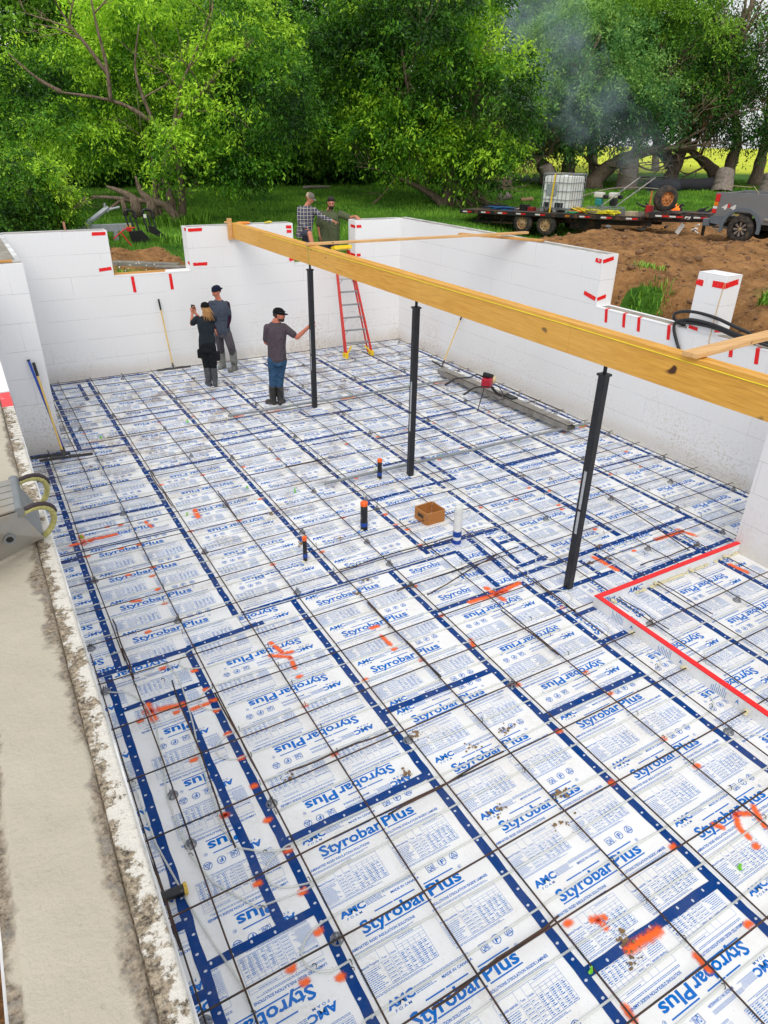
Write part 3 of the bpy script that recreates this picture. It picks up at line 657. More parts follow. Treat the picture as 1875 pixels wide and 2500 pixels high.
# the red capped foam upstand on the floor
up = thing('foam_upstand', 'low foam edging with a bright red taped top turning a corner on the floor', 'foam edging', (3.40, 1.2, 0))
tx0, tx1 = 3.385, 3.437; ty0, ty1 = 1.19, 1.242
b = MB(); b.b2((tx0, -3.6, .001), (tx1, ty1, .135)); b.b2((tx1+.0005, ty0, .001), (5.788, ty1, .135)); b.build('foam_strip', M_FILM, up)
b = MB(); e = .003
b.b2((tx0-e, -3.6, .128), (tx1+e, ty1+e, .139)); b.b2((tx1+e+.0005, ty0-e, .128), (5.788, ty1+e, .139))
k = NM('red tape top', .38); k.color(k.mix(k.ramp(k.noise(k.pos(), 55, 2), .68, .74), (.82, .004, .006), (.2, .002, .003))); M_RED2 = k.mat
b.build('red_tape', M_RED2, up)
# writing on the sides of the upstand
cu_v, cu_f, cu_w = text_geo('Styrobar', .022)
b = MB(); x = 3.50
V, F, wd = text_geo('Plus', .02); 
for (xs, t_) in ((3.50, 'Plus'), (3.86, 'AMC')):
    V, F, wd = text_geo(t_, .02); sc = .075
    b.add([(xs+v[0]*sc/.73, ty0-.0012, .03+v[1]*sc/.73) for v in V], F)
b.build('printed_lettering', M_INK, up, fixn=False)
b = MB(); rdd = random.Random(5)
for yy in (.83, .22, -.39, -1.0, -1.61):
    for i in range(9): b.b2((tx0-.0012, yy-.004+i*.018, .012), (tx0-.001, yy+.0005+i*.018, .012+rdd.uniform(.06, .11)))
    V, F, wd = text_geo('A', .02); b.add([(tx0-.0014, yy-.1-v[0]*.05, .05+v[1]*.06) for v in V], F)
b.build('fine_print', M_INK2, up, fixn=False)
b = MB()
for (x, y) in ((3.36, .66), (3.36, .05), (3.36, -.6), (3.36, -1.21), (3.6, 1.15), (4.28, 1.15), (4.87, 1.15), (5.49, 1.16)):
    for q in range(3): b.ell((x+rdd.uniform(-.015, .015), y+rdd.uniform(-.02, .02), .035+rdd.uniform(0, .02)), (rdd.uniform(.014, .024), rdd.uniform(.014, .026), rdd.uniform(.012, .02)), 8, 6)

for q in range(46): xq = rdd.uniform(4.0, 5.75); b.ell((xq, 1.176, .01), (rdd.uniform(.02, .05), rdd.uniform(.010, .02), rdd.uniform(.008, .022)), 8, 5)
b.build('expanding_foam', M_FOAMYEL, up, smooth='all')

# ------------------------------------------------------------------ reinforcing bars
ZB = .052; rb = random.Random(4)
def wob(p0, p1, z, amp=.012, n=9):
    p0 = Vector((*p0, z)); p1 = Vector((*p1, z)); d = p1-p0; nn = Vector((-d.y, d.x, 0)).normalized(); ph = rb.uniform(0, 6)
    return [p0+d*(i/(n-1))+nn*(amp*math.sin(ph+i*1.1)*rb.uniform(.3, 1) if 0 < i < n-1 else 0)+Vector((0, 0, rb.uniform(-.004, .004))) for i in range(n)]
def rebar(p0, p1, label, z=ZB, r=.0062):
    b = MB(); b.tube(wob(p0, p1, z), r, 6); o = b.build('reinforcing_bar', M_REBAR, org=(p0[0], p0[1], z), smooth=True)
    tag(o, label, 'rebar', 'thin steel bars laid in a square grid over the boards', 'thing'); return o
LONG = [(-1.50, 2.95, -3.4, -1.49), (-1.235, 8.5, 2.7, -1.235), (-1.225, 2.9, -3.4, -1.235), (-.86, 11.0, 6.6, -.86), (-.615, 12.15, -3.4, -.60), (.0, 12.12, -3.4, .0), (.62, 12.08, -3.4, .63), (1.23, 12.06, -3.4, 1.25), (1.85, 12.0, -3.4, 1.83), (2.47, 12.0, -3.4, 2.45), (3.08, 12.0, -3.4, 3.08),
        (3.70, 12.0, 1.27, 3.68), (4.32, 12.0, 1.27, 4.28), (4.90, 12.0, 1.27, 4.85), (5.51, 12.0, 1.27, 5.48), (6.14, 12.0, 1.4, 6.06), (6.73, 12.0, 1.4, 6.68), (7.33, 12.0, 1.5, 7.30), (3.66, 1.17, -3.4, 3.66), (4.27, 1.17, -3.4, 4.27), (4.87, 1.17, -3.4, 4.87), (5.5, 1.17, -3.4, 5.5)]
LN = ['against the left wall near the viewer', 'beside the left foam strip, far half', 'second from the left wall near the viewer', 'short one behind the left rakes', 'passing left of the back wall opening', 'ending under the left opening', 'third full one from the left', 'fourth full one from the left', 'fifth full one from the left', 'under the worker holding the post', 'passing left of the black posts', 'passing just right of the black posts', 'second right of the black posts', 'third right of the posts, under the motor screed', 'fourth right of the posts', 'third from the right wall', 'second from the right wall', 'against the right wall', 'nearest the red edging inside the step', 'second inside the red edging', 'third inside the red edging', 'fourth inside the red edging']
for (x1, y1, y0, x0), l in zip(LONG, LN): rebar((x0, y0), (x1, y1), 'lengthwise steel bar '+l)
CROSS = [-3.0, -2.4, -1.83, -1.21, -.605, .03, .655, 1.245, 1.84, 2.46, 3.08, 3.65, 4.22, 4.82, 5.42, 6.04, 6.66, 7.27, 7.80, 8.39, 9.02, 9.62, 10.25, 10.85, 11.42, 11.93]
for i, y in enumerate(sorted(CROSS, reverse=True)):
    xl = LX+.03 if y < 8.3 else -.97
    if y > 1.27: rebar((xl, y), (IX-.03 if y > 1.4 else 5.76, y-.02), 'crosswise steel bar, %s from the back wall' % ORDN[i], ZB+.011)
    else:
        rebar((xl, y), (3.365, y-.01), 'crosswise steel bar, %s from the back wall' % ORDN[i], ZB+.011)
        rebar((3.455, y-.01), (5.77, y+.03), 'crosswise steel bar beyond the red edging, level with the %s' % ORDN[i], ZB+.011)
# lapped second bars
LAPS = [((.66, 5.75), (.63, 4.9), 'lap bar beside the third lengthwise bar'), ((-.03, 6.7), (-.02, 5.6), 'lap bar in the middle of the far left field'), ((1.22, 2.4), (1.26, 1.05), 'lap bar just left of the orange cross mark'), ((-.63, 1.85), (-.61, .85), 'lap bar beside the curved tubes at left'),
        ((1.86, 2.2), (3.05, 2.5), 'double bar near the white pipe'), ((1.24, 3.1), (2.85, 3.12), 'heavy double bar running to the white vent pipe'), ((1.6, 2.42), (3.4, 2.52), 'double bar in front of the drain opening'), ((2.4, 1.6), (2.43, .75), 'lap bar beside the orange sprayed tape'), ((.08, .0), (1.2, .06), 'dark double bar over the lettering near the viewer'), ((-.4, .72), (.55, .70), 'double bar across the near left lettering'),
        ((-.35, -1.23), (.65, -1.18), 'double bar at the bottom of the view'), ((3.1, 1.9), (3.08, 1.2), 'double bar left of the red corner'), ((-1.52, .9), (-1.5, -.2), 'double bar against the near left wall'), ((-.92, 2.2), (-.98, .3), 'loose thin bar crossing the near left tape'), ((-1.21, 3.4), (-1.215, 2.4), 'thick lap bar by the corner of the left strip'),
        ((-.33, 8.47), (.56, 8.45), 'short double bar in front of the far rakes'), ((2.3, 6.6), (2.35, 5.6), 'greenish lap bar right of centre'), ((2.6, 6.05), (1.8, 6.03), 'short double bar left of the middle post'), ((4.4, 1.5), (5.4, 1.48), 'loose bar behind the red edging'), ((7.3, 8.4), (7.32, 5.9), 'double bar against the right wall'), ((5.5, 3.3), (5.2, 1.45), 'skewed lap bar by the brown clump')]
for a, c, l in LAPS: rebar(a, c, l, ZB+.02 if abs(a[0]-c[0]) > .4 else ZB+.012, .0075)
for (x, y0, y1) in ((3.66, 1.16, .5), (4.28, 1.16, .45)): rebar((x+.02, y0), (x+.04, y1), 'short stub bar poking through the red edging at x %s' % ('left' if x < 4 else 'middle'), ZB+.02, .006)

# ------------------------------------------------------------------ heating tubes
def arc(c, r, a0, a1, n=9): return [(c[0]+math.cos(R(a0+(a1-a0)*i/(n-1)))*r, c[1]+math.sin(R(a0+(a1-a0)*i/(n-1)))*r) for i in range(n)]
rt_ = random.Random(9)
def serp(ys, xl, xr, start_left=True):
    pts = []; left = start_left
    for i, y in enumerate(ys):
        xl_, xr_ = xl+rt_.uniform(-.05, .05), xr+rt_.uniform(-.06, .06); N = 12; seg = []
        for k in range(N+1):
            t = k/N; seg.append((xl_+(xr_-xl_)*t, y+.014*math.sin(t*7+i*2.1)+rt_.uniform(-.003, .003)))
        if not left: seg = seg[::-1]
        pts += seg
        if i < len(ys)-1:
            yn = ys[i+1]; cx = xr_ if left else xl_; r_ = abs(yn-y)/2; cy = (y+yn)/2
            a = arc((cx, cy), r_, 90, -90) if left else arc((cx, cy), r_, 90, 270)
            if yn > y: a = a[::-1]
            pts += [(p[0]+(.06 if left else -.06)*math.sin(math.pi*j/8), p[1]) for j, p in enumerate(a)][1:-1]
        left = not left
    return pts
STAP = []
def tube_obj(pts, label, z=.0105):
    b = MB(); b.tube([(x, y, z+.0025*math.sin(i*.9)) for i, (x, y) in enumerate(pts)], .0078, 6)
    o = b.build('heating_tube', M_PEX, org=(pts[0][0], pts[0][1], 0), smooth='all'); tag(o, label, 'plastic tube', 'pale heating tubes stapled across the boards', 'thing')
    return o
P_ = .305
near_y = [.47-P_*k for k in range(0, 12)]
tube_obj(serp(near_y, -.62, 3.12, True), 'pale heating tube looping across the near floor left of the red edging')
mid_y = [.775+P_*k for k in range(0, 7)]
tube_obj(serp(mid_y, -.62, 3.05, True), 'pale heating tube looping past the orange cross mark in the middle')
far1 = [2.91+P_*k for k in range(0, 18)]
tube_obj(serp(far1, -1.42, 3.3, True), 'pale heating tube looping over the left and central floor')
far1b = [1.72+P_*k for k in range(0, 22)]
tube_obj(serp(far1b, 3.62, 7.15, True), 'pale heating tube looping along the right wall and past the posts')
far2 = [8.55+P_*k for k in range(0, 12)]
tube_obj(serp(far2, -.72, 7.0, True), 'pale heating tube looping in front of the back wall')
tube_obj([(-1.58, 2.75), (-1.5, 2.42), (-1.40, 2.35), (-1.3, 2.3), (-1.2, 2.1), (-1.17, 1.8), (-1.22, 1.4), (-1.28, 1.0), (-1.28, .66), (-1.26, .42), (-1.19, .16), (-.99, -.15), (-.66, -.19), (-.3, -.14)], 'curving tube end sweeping round to the near left lettering')
tube_obj([(-.9, 2.55), (-.85, 2.3), (-.86, 2.0), (-.9, 1.6), (-.96, 1.2), (-.98, .89), (-1.0, .51), (-.95, .32), (-.8, .2), (-.64, .14), (-.3, .17)], 'curving tube end beside the second blue tape at left')
tube_obj([(-1.56, 1.9), (-1.50, 1.5), (-1.47, 1.2), (-1.45, .63), (-1.37, .08), (-1.31, -.23), (-1.24, -.54), (-1.23, -.75), (-1.2, -1.2), (-1.1, -1.8), (-1.05, -2.4)], 'tube run hugging the near left wall over the black sleeve')
tube_obj([(3.75, .4), (3.9, .45), (4.6, .43), (5.4, .46), (5.6, .3), (5.4, .14), (4.6, .12), (3.8, .14), (3.65, 0), (3.8, -.16), (4.6, -.18), (5.5, -.15), (5.65, -.3), (5.4, -.47), (4.4, -.48), (3.7, -.46)], 'pale heating tube looping inside the red edging')
# staples
b = MB(); st = [(-.011, 0, .0), (-.011, 0, .02), (-.006, 0, .032), (.004, 0, .036), (.013, 0, .030), (.016, 0, .018)]
b.tube([(p[1], p[0], p[2]) for p in st], .0026, 5); b.tube([(0, .0, .03), (.0, .006, .044)], .002, 4)
stp = b.build('tube_staple', M_BLACKPL, smooth='all'); tag(stp, 'small black hook staple holding down a pale tube', 'staple', 'black staples along the heating tubes', 'thing')
first = True
def staple(x, y, rz=0):
    global first
    o = stp if first else copy_tree(stp); first = False
    o.location = (x, y, 0); o.rotation_euler = (0, 0, rz)
for k in range(12):
    y = .47-P_*k
    for x in (1.27, 2.53): staple(x+rb.uniform(-.03, .03), y+rb.uniform(-.008, .008))
    if k % 2 == 0: staple(-.62, y, .3)
    if k % 2 == 1: staple(3.2, y+.05, .8)
for k in range(7):
    y = .775+P_*k
    for x in (-.6, .03, 1.27, 2.6): staple(x+rb.uniform(-.03, .03), y+rb.uniform(-.008, .008))
for k in range(18):
    y = 2.91+P_*k
    for x in (-.63, 1.25, 2.46): staple(x+rb.uniform(-.04, .04), y+rb.uniform(-.008, .008))
for k in range(22):
    y = 1.72+P_*k
    for x in (4.7, 6.2): staple(x+rb.uniform(-.04, .04), y+rb.uniform(-.008, .008))
for (x, y) in ((-1.22, 2.35), (-1.26, .43), (-.96, -.17), (-.98, 2.3), (-.8, .2), (-.82, -.66), (-.63, -.79), (-1.47, 1.25), (-1.23, -.72)): staple(x, y, 1.2)

# ------------------------------------------------------------------ bar chairs (supports)
ch = thing('bar_chair', 'grey see-through plastic chair propping up a crossing of bars', 'bar support', (0, 0, 0), 'grey plastic supports under the bars')
b = MB()
b.lathe((0, 0, 0), (0, 0, 1), [(.0, .044), (.004, .045), (.006, .036)], 18)
for a in range(6):
    an = a*math.pi/3; b.bar((math.cos(an)*.040, math.sin(an)*.040, .003), (math.cos(an)*.013, math.sin(an)*.013, .043), .016, .004)
b.build('cone_base', M_CHAIR, ch)
b = MB(); b.lathe((0, 0, .040), (0, 0, 1), [(0, .016), (.006, .015), (.007, .008)], 12)
for a in range(4):
    an = a*math.pi/2+.78; b.box((math.cos(an)*.013, math.sin(an)*.013, .056), (.006, .006, .022), Matrix.Rotation(an, 3, 'Z'))
b.build('clip_top', M_CHAIR, ch)
CH = """0,11.06|.01,9.66|1.23,10.04|.72,7.24|.03,6.9|.66,8.61|.61,11.83|-.61,9.26|1.27,6.89|2.46,10.23|2.48,7.22|2.47,9.03|3.69,7.81|3.68,6.78|3.68,9.6|4.91,7.82|4.88,9.6|5.5,10.76|4.32,11.01|6.11,9.62|1.9,5.21|6.71,10.82|7.26,11.76|7.29,7.17|7.22,6.04
6.14,7.39|6.15,4.22|7.31,4.8|4.91,6.84|5.53,6.88|7.27,10.3|7.2,9.11|7.32,3.63|6.72,2.99|6.08,2.35|6.07,1.62|5.5,1.56|4.88,1.8|4.28,3|5.5,3.01|7.33,2.37|4.89,.56|-.61,5.8|-1.22,4.33|-.6,3.15|.65,5.38|.05,4.34|-1.46,3.12|1.28,4.22|.69,3.03|1.88,3.04|1.87,2.54|1.89,3.61|2.43,4.32|2.43,4.63
1.83,.71|.64,.61|-.59,.58|-1.22,1.02|-1.45,2.43|-1.22,.54|-.61,-.56|-1.47,-.61|3.7,.73|3.09,-.65""".replace('\n', '|').split('|')
for i, s_ in enumerate(CH):
    x, y = map(float, s_.split(',')); o = ch if i == 0 else copy_tree(ch); o.location = (x-.02, y-.02, .001); o.rotation_euler.z = rb.uniform(0, 6)
# lime clips
b = MB(); b.tube([(0, 0, 0), (0, 0, .03), (.004, 0, .06)], [.013, .010, .005], 6); b.tube([(-.02, .0, .02), (0, 0, .03), (.024, .006, .018)], .005, 5); b.tube([(.01, 0, .0), (.02, .01, .02)], .006, 5)
lc = b.build('lime_clip', M_LIME, smooth=True); tag(lc, 'small bright lime plastic clip on the floor', 'clip', 'lime green clips scattered on the floor', 'thing')
for i, (x, y) in enumerate([(1.09, 5.76), (.62, -1.51), (2.02, -1.52), (1.07, 8.74), (1.64, 5.31), (-.4, 8.69), (-1.21, 5.38), (.11, 5.36), (2.98, 8.65), (4.25, 8.6), (5.61, 8.66), (2.99, 5.36), (4.15, 5.33), (5.74, 5.32), (7.2, 5.3)]):
    o = lc if i == 0 else copy_tree(lc); o.location = (x, y, .003); o.rotation_euler.z = rb.uniform(0, 6); o.scale = (1, 1, rb.uniform(.7, 1.3))
# clods of mud
CL = [(1.36, -.43), (.85, -.31), (1.04, .27), (1.45, .28), (1.13, 3.94), (1.09, 4.87), (1.62, 3.84), (4.28, 1.84), (3.99, 1.9), (1.23, 2.68), (.42, .3), (1.19, -.64), (.94, -1.48), (.9, -1.57), (-.39, .71), (-.75, 7.57), (4.36, 2.13), (.73, .62), (1.49, 2.86), (5.3, 11.5), (5.8, 11.3), (5.4, 10.8), (6.0, 10.6), (4.6, 9.6), (1.9, 11.2), (2.1, 10.9), (4.9, 4.2), (5.2, 3.9), (1.9, 6.9), (3.3, 9.6), (3.5, 9.3), (.2, 9.8)]
M_CLOD = simple('dried mud', (.26, .17, .09), .95, 0, .5, 40, .8)
for i, (x, y) in enumerate(CL):
    b = MB(); rr = random.Random(i)
    for q in range(rr.randint(14, 26)):
        r_ = rr.uniform(.003, .014)*(1.2 if i % 4 == 0 else .9); d = abs(rr.gauss(0, .05)); an = rr.uniform(0, 6.28)
        b.ell((x+math.cos(an)*d, y+math.sin(an)*d*.7, .005+r_*.3), (r_, r_*rr.uniform(.5, 1.6), r_*.55), 6, 4, Matrix.Rotation(rr.uniform(0, 3), 3, 'Z'))
    o = b.build('mud_clod', M_CLOD, org=(x, y, 0)); tag(o, 'crumbled clod of dried brown mud dropped on the boards', 'mud clod', 'mud clods on the floor', 'thing')
def smooth_path0(pts, n=5):
    P = [Vector(p) for p in pts]; out = []
    for i in range(len(P)-1):
        a = P[max(i-1, 0)]; b_ = P[i]; c = P[i+1]; d = P[min(i+2, len(P)-1)]
        for k_ in range(n):
            t_ = k_/n; out.append(.5*((2*b_)+(c-a)*t_+(2*a-5*b_+4*c-d)*t_*t_+(3*b_-a-3*c+d)*t_**3))
    return out+[P[-1]]
# ------------------------------------------------------------------ timber beam
k = NM('fir veneer', .55, 0, .25); p = k.pos(); x, y, z = k.sep(p)
v1 = k.mapv(p, scale=(3, .55, 9)); n1 = k.noise(v1, 3.2, 6, .6, 1.2); n2 = k.noise(k.mapv(p, scale=(8, 1.1, 30)), 3, 4, .6, .6); n0 = k.noise(k.mapv(p, scale=(.2, .42, .1)), 1.1, 1)
c = k.mix(k.ramp(n1, .3, .7), (.60, .285, .035), (.80, .44, .085)); c = k.mix(k.ramp(n2, .45, .7, 0, .5), c, (.46, .20, .035))
kn = k.ramp(k.noise(k.mapv(p, scale=(1, .8, 1.3), loc=(3, 1, 2)), 4.6, 2, .4), .715, .76); c = k.mix(kn, c, (.07, .03, .015))
c = k.mix(k.ramp(k.noise(p, 24, 4, .6), .70, .76, 0, .7), c, (.12, .07, .03))
c = k.mix(k.ramp(n0, .4, .6, 0, .25), c, (.80, .50, .15)); k.color(c); k.bump(n2, .15, .004); M_LVL = k.mat
def plank_mat(name, c0, c1, axis='x'):
    k = NM(name, .7, 0, .25); sc = {'x': (.6, 9, 9), 'y': (9, .6, 9), 'z': (9, 9, .6)}[axis]
    n = k.noise(k.mapv(k.pos(), scale=sc), 3.5, 6, .6, .5); c = k.mix(k.ramp(n, .3, .7), c0, c1)
    c = k.mix(k.ramp(k.noise(k.mapv(k.pos(), scale=(1, 1, 1), loc=(1, 2, 3)), 8, 2, .4), .72, .78), c, (.12, .06, .03)); k.color(c); return k.mat
M_PLANK = plank_mat('plank wood', (.55, .30, .11), (.76, .48, .22)); M_PLANKD = plank_mat('weathered plank', (.46, .22, .06), (.66, .36, .12))
beam = thing('laminated_beam', 'long yellow laminated timber beam carried on three black posts', 'beam', (3.36, 5, 2.59))
k_segs = [12.14, 9.68, 7.14, 4.60, 2.06, -.5, -3.2]
for i in range(6):
    y1, y0 = k_segs[i], k_segs[i+1]
    b = MB(); b.b2((3.29, y0+.0015, 2.592), (3.334, y1-.0015, 2.895)); b.build('outer_ply', M_LVL, beam, bevel=.002)
b = MB(); b.b2((3.3348, -3.2, 2.594), (3.378, 12.14, 2.893)); b.build('middle_ply', M_LVL, beam)
b = MB(); b.b2((3.3788, -3.2, 2.592), (3.424, 12.14, 2.896)); b.build('far_ply', M_LVL, beam)
M_YEL = simple('yellow string', (.85, .75, .03), .6)
st = MB(); st.tube([(3.286, 10.2, 2.86), (3.2855, 7.1, 2.861), (3.2855, 2.08, 2.862), (3.2855, -3.2, 2.83)], .0042, 6)
o = st.build('chalk_string', M_YEL, org=(3.286, 10.2, 2.86)); tag(o, 'tight yellow string line along the face of the timber beam', 'string', kind='thing')
b = MB(); b.b2((3.2895, 8.23, 2.60), (3.2885, 8.245, 2.88)); b.build('green_mark', simple('green chalk', (.15, .4, .1), .8), beam)
b = MB(); b.b2((3.322, 12.02, 2.575), (3.36+.045, 12.09, 2.98)); b2o = None
cl = thing('cleat', 'short upright wooden cleat at the far end of the timber beam', 'wood block', (3.27, 12.06, 2.58))
b = MB(); b.b2((3.195, 12.045, 2.57), (3.285, 12.094, 2.985)); b.build('upright', M_PLANK, cl, bevel=.003)
b = MB(); b.b2((3.14, 12.045, 2.90), (3.194, 12.1, 2.93)); b.build('lug', M_PLANK, cl)
# posts
M_POST = simple('charcoal painted steel', (.022, .023, .026), .42, .3, .2, 12); M_LABEL = simple('silver label', (.42, .44, .46), .5, 0, .25, 60)
post0 = thing('steel_post', 'black steel post nearest the viewer under the timber beam', 'post', (3.40, 1.64, 0), 'black adjustable posts under the beam')
x0, y0 = 3.40, 1.64
b = MB(); s_ = .044; c_ = .012
pl = [(x0-s_+c_, y0-s_), (x0+s_-c_, y0-s_), (x0+s_, y0-s_+c_), (x0+s_, y0+s_-c_), (x0+s_-c_, y0+s_), (x0-s_+c_, y0+s_), (x0-s_, y0+s_-c_), (x0-s_, y0-s_+c_)]
b.prism([(a, c, .0) for a, c in pl], (0, 0, 2.46)); b.build('tube', M_POST, post0, bevel=.002)
b = MB(); b.b2((x0-.052, y0-.052, 2.461), (x0+.052, y0+.052, 2.485)); b.build('collar', M_POST, post0, bevel=.004)
b = MB(); b.cyl((x0, y0, 2.485), (x0, y0, 2.58), .019, n=12); b.build('screw', M_POST, post0, smooth=True)
b = MB(); b.b2((x0-.075, y0-.14, 2.5805), (x0+.075, y0+.14, 2.5905)); b.build('head_plate', M_POST, post0)
b = MB(); b.b2((x0-.0455, y0-.030, 1.02), (x0-.0445, y0+.004, 1.46)); b.b2((x0-.0455, y0-.030, .72), (x0-.0445, y0+.004, .99))
b.build('sticker', M_LABEL, post0)
for (yy, l) in ((5.03, 'black steel post in the middle, beside the short orange capped pipe'), (8.44, 'far black steel post held by the worker in jeans')):
    c = copy_tree(post0); c.location = (3.40, yy, 0); c['label'] = l
post_tree = None
# planks over the beam
def plank(p0, p1, wd, ht, label, mat=M_PLANK, up=(0, 0, 1)):
    b = MB(); b.bar(p0, p1, wd, ht, up=up); o = b.build('plank', mat, org=p0, bevel=.002); tag(o, label, 'plank', None, 'thing'); return o
plank((3.25, 8.22, 2.917), (7.72, 7.93, 2.945), .09, .038, 'long thin plank laid from the beam to the right wall top')
plank((6.80, 8.85, 2.865), (7.62, 7.35, 2.867), .14, .036, 'short plank lying on the right wall under the long one', M_PLANKD)
plank((3.25, .66, 2.925), (7.9, 1.05, 2.96), .14, .038, 'plank running from the near beam out to the right', M_PLANK)
b = MB(); b.b2((.80, IY+.07, 2.008), (1.83, IY+.11, 2.046)); o = b.build('plank', M_PLANKD, org=(1.3, IY, 2), bevel=.002); tag(o, 'narrow orange plank lying in the sill of the left wall opening', 'plank', None, 'thing')
b = MB(); b.b2((-1.97, 8.53, 2.85), (-1.12, 8.57, 2.885)); o = b.build('plank', M_PLANKD, org=(-1.5, 8.5, 2.85), bevel=.002); tag(o, 'orange wood strip on top of the left wall end', 'plank', None, 'thing')
o = thing('caulk_tube', 'orange caulking tube lying on the wall top behind the beam end', 'caulking tube', (3.5, 12.2, WH))
b = MB(); b.cyl((3.46, 12.2, WH+.03), (3.70, 12.13, WH+.03), .028, n=14); b.build('barrel', simple('orange plastic', (.75, .25, .03), .4), o, smooth=True)
b = MB(); b.cyl((3.70, 12.13, WH+.03), (3.76, 12.11, WH+.025), .02, .006, 10); b.build('nozzle', M_LABEL, o, smooth=True)
o = thing('work_glove', 'yellow and black work glove left on the wall top', 'glove', (4.17, 12.2, WH))
b = MB(); b.ell((4.17, 12.2, WH+.025), (.07, .05, .025), 10, 6); b.build('palm', simple('yellow glove', (.7, .6, .05), .7, 0, .5, 60), o, smooth=True)
for i in range(4):
    b = MB(); b.tube([(4.10+i*.02, 12.17, WH+.025), (4.04+i*.012, 12.13-.01*i, WH+.03), (4.02+i*.015, 12.10, WH+.015)], [.013, .012, .009], 7); b.build('finger', simple('glove finger', (.5, .45, .06), .7) if i == 0 else bpy.data.materials['glove finger'], o, smooth=True)

# ------------------------------------------------------------------ pipes and ducts on the floor
M_GALV = simple('grey steel pipe', (.27, .29, .30), .45, .4, .15, 6)
for (p0, p1, l) in (((1.74, 8.49, .09), (6.45, 8.44, .09), 'long grey rail pipe behind the nearest worker and far post'), ((2.06, 5.20, .09), (7.24, 5.22, .09), 'long grey rail pipe passing the middle post and the screed end')):
    t = thing('rail_pipe', l, 'pipe', p0, 'grey pipes laid across the bars'); b = MB(); n = 10
    b.tube([Vector(p0).lerp(Vector(p1), i/n)+Vector((0, .008*math.sin(i), .004*math.cos(i*2))) for i in range(n+1)], .0225, 12); b.build('tube', M_GALV, t, smooth=True)
    b = MB()
    for f in (.47, .96): c = Vector(p0).lerp(Vector(p1), f); b.cyl(c-Vector((.04, 0, 0)), c+Vector((.04, 0, 0)), .026, n=12)
    b.build('joint', M_GALV, t, smooth=True)
M_ABS = simple('black pipe', (.010, .010, .012), .35, 0, .2, 20, 0, (.2, .2, .19), .1); M_ORCAP = simple('orange cap', (.9, .13, .01), .5, 0, .1)
M_BLUET = simple('blue wrap tape', (.004, .05, .32), .35, 0, .3, 30)
for (x, y, h, r, l) in ((1.02, 3.57, .335, .026, 'thin black pipe stub with orange cap, nearest and leftmost'), (2.0, 3.91, .395, .046, 'thick black pipe stub with orange cap left of the wooden box'), (2.93, 5.14, .32, .034, 'black pipe stub with orange cap beside the middle post')):
    t = thing('drain_stub', l, 'pipe stub', (x, y, 0), 'black pipe stubs standing out of the floor')
    b = MB(); b.cyl((x, y, 0), (x, y, h-.03), r, n=24); b.build('pipe', M_ABS, t, smooth=True)
    b = MB(); b.lathe((x, y, h-.045), (0, 0, 1), [(0, r+.002), (.040, r+.004), (.045, r), (.046, 0)], 24); b.build('cap', M_ORCAP, t, smooth=True)
    b = MB(); b.lathe((x, y, .055), (0, 0, 1), [(0, r+.001), (.002, r+.003), (.05, r+.003), (.052, r+.001)], 24); b.build('tape_band', M_BLUET, t, smooth=True)
    b = MB(); b.ell((x-r*.9, y-r*.5, .006), (.022, .018, .012), 8, 5); b.build('foam_blob', M_FOAMYEL, t, smooth=True)
x, y = 2.86, 3.06; t = thing('vent_pipe', 'upright white vent pipe with clear top standing by the blue tape', 'pipe stub', (x, y, 0))
b = MB(); b.cyl((x, y, 0), (x, y, .43), .052, n=28); b.build('pipe', simple('white pipe', (.72, .72, .70), .35, 0, .04), t, smooth=True)
k = NM('clear film', .3); k.color((.75, .77, .75)); k.b.inputs['Alpha'].default_value = .6
b = MB(); b.lathe((x, y, .42), (0, 0, 1), [(0, .055), (.085, .053), (.10, .046), (.112, .03), (.113, 0)], 24); b.build('wrapped_top', k.mat, t, smooth=True)
b = MB(); b.lathe((x, y, .10), (0, 0, 1), [(0, .053), (.002, .055), (.075, .055), (.077, .053)], 24); b.build('tape_band', M_BLUET, t, smooth=True)
b = MB(); b.lathe((x, y, .0), (0, 0, 1), [(0, .058), (.05, .057), (.055, .053)], 24); b.build('base_band', M_BLUET, t, smooth=True)
# wooden form box
t = thing('form_box', 'small open wooden form box standing on the floor', 'wooden box', (2.86, 3.72, 0))
k = NM('form plywood', .6, 0, .25); n = k.noise(k.mapv(k.pos(), scale=(3, 3, 14)), 5, 5, .6, .6); k.color(k.mix(n, (.28, .09, .02), (.55, .25, .07))); M_FORM = k.mat
A_, B_, C_, D_ = Vector((2.74, 3.86, 0)), Vector((2.765, 3.60, 0)), Vector((3.045, 3.60, 0)), Vector((3.03, 3.88, 0)); th = .016
for (p, q) in ((A_, B_), (B_, C_), (C_, D_), (D_, A_)):
    b = MB(); d = (q-p).normalized(); b.bar(p+d*.0085+Vector((0, 0, .085)), q-d*.0085+Vector((0, 0, .085)), th, .17); b.build('board', M_FORM, t, bevel=.002)
b = MB(); b.bar(A_.lerp(B_, .3)+Vector((-.009, -.0, .10)), A_.lerp(B_, .75)+Vector((-.009, 0, .10)), .002, .05); b.build('stamp', simple('dark stamp', (.05, .03, .02), .7, 0, .9, 60), t)
# black sleeve at the left
t = thing('pipe_sleeve', 'short black pipe sleeve with yellow foam plug at near left wall', 'pipe sleeve', (-1.45, .19, .04))
b = MB(); b.cyl((-1.63, .20, .055), (-1.37, .185, .045), .036, n=18); b.build('sleeve', M_ABS, t, smooth=True)
b = MB(); b.lathe((-1.372, .185, .046), (1, -.06, -.02), [(-.004, .040), (.012, .042), (.02, .034), (.012, .022)], 16); b.build('plug', simple('yellow foam', (.60, .42, .07), .8, 0, .4, 50), t, smooth=True)

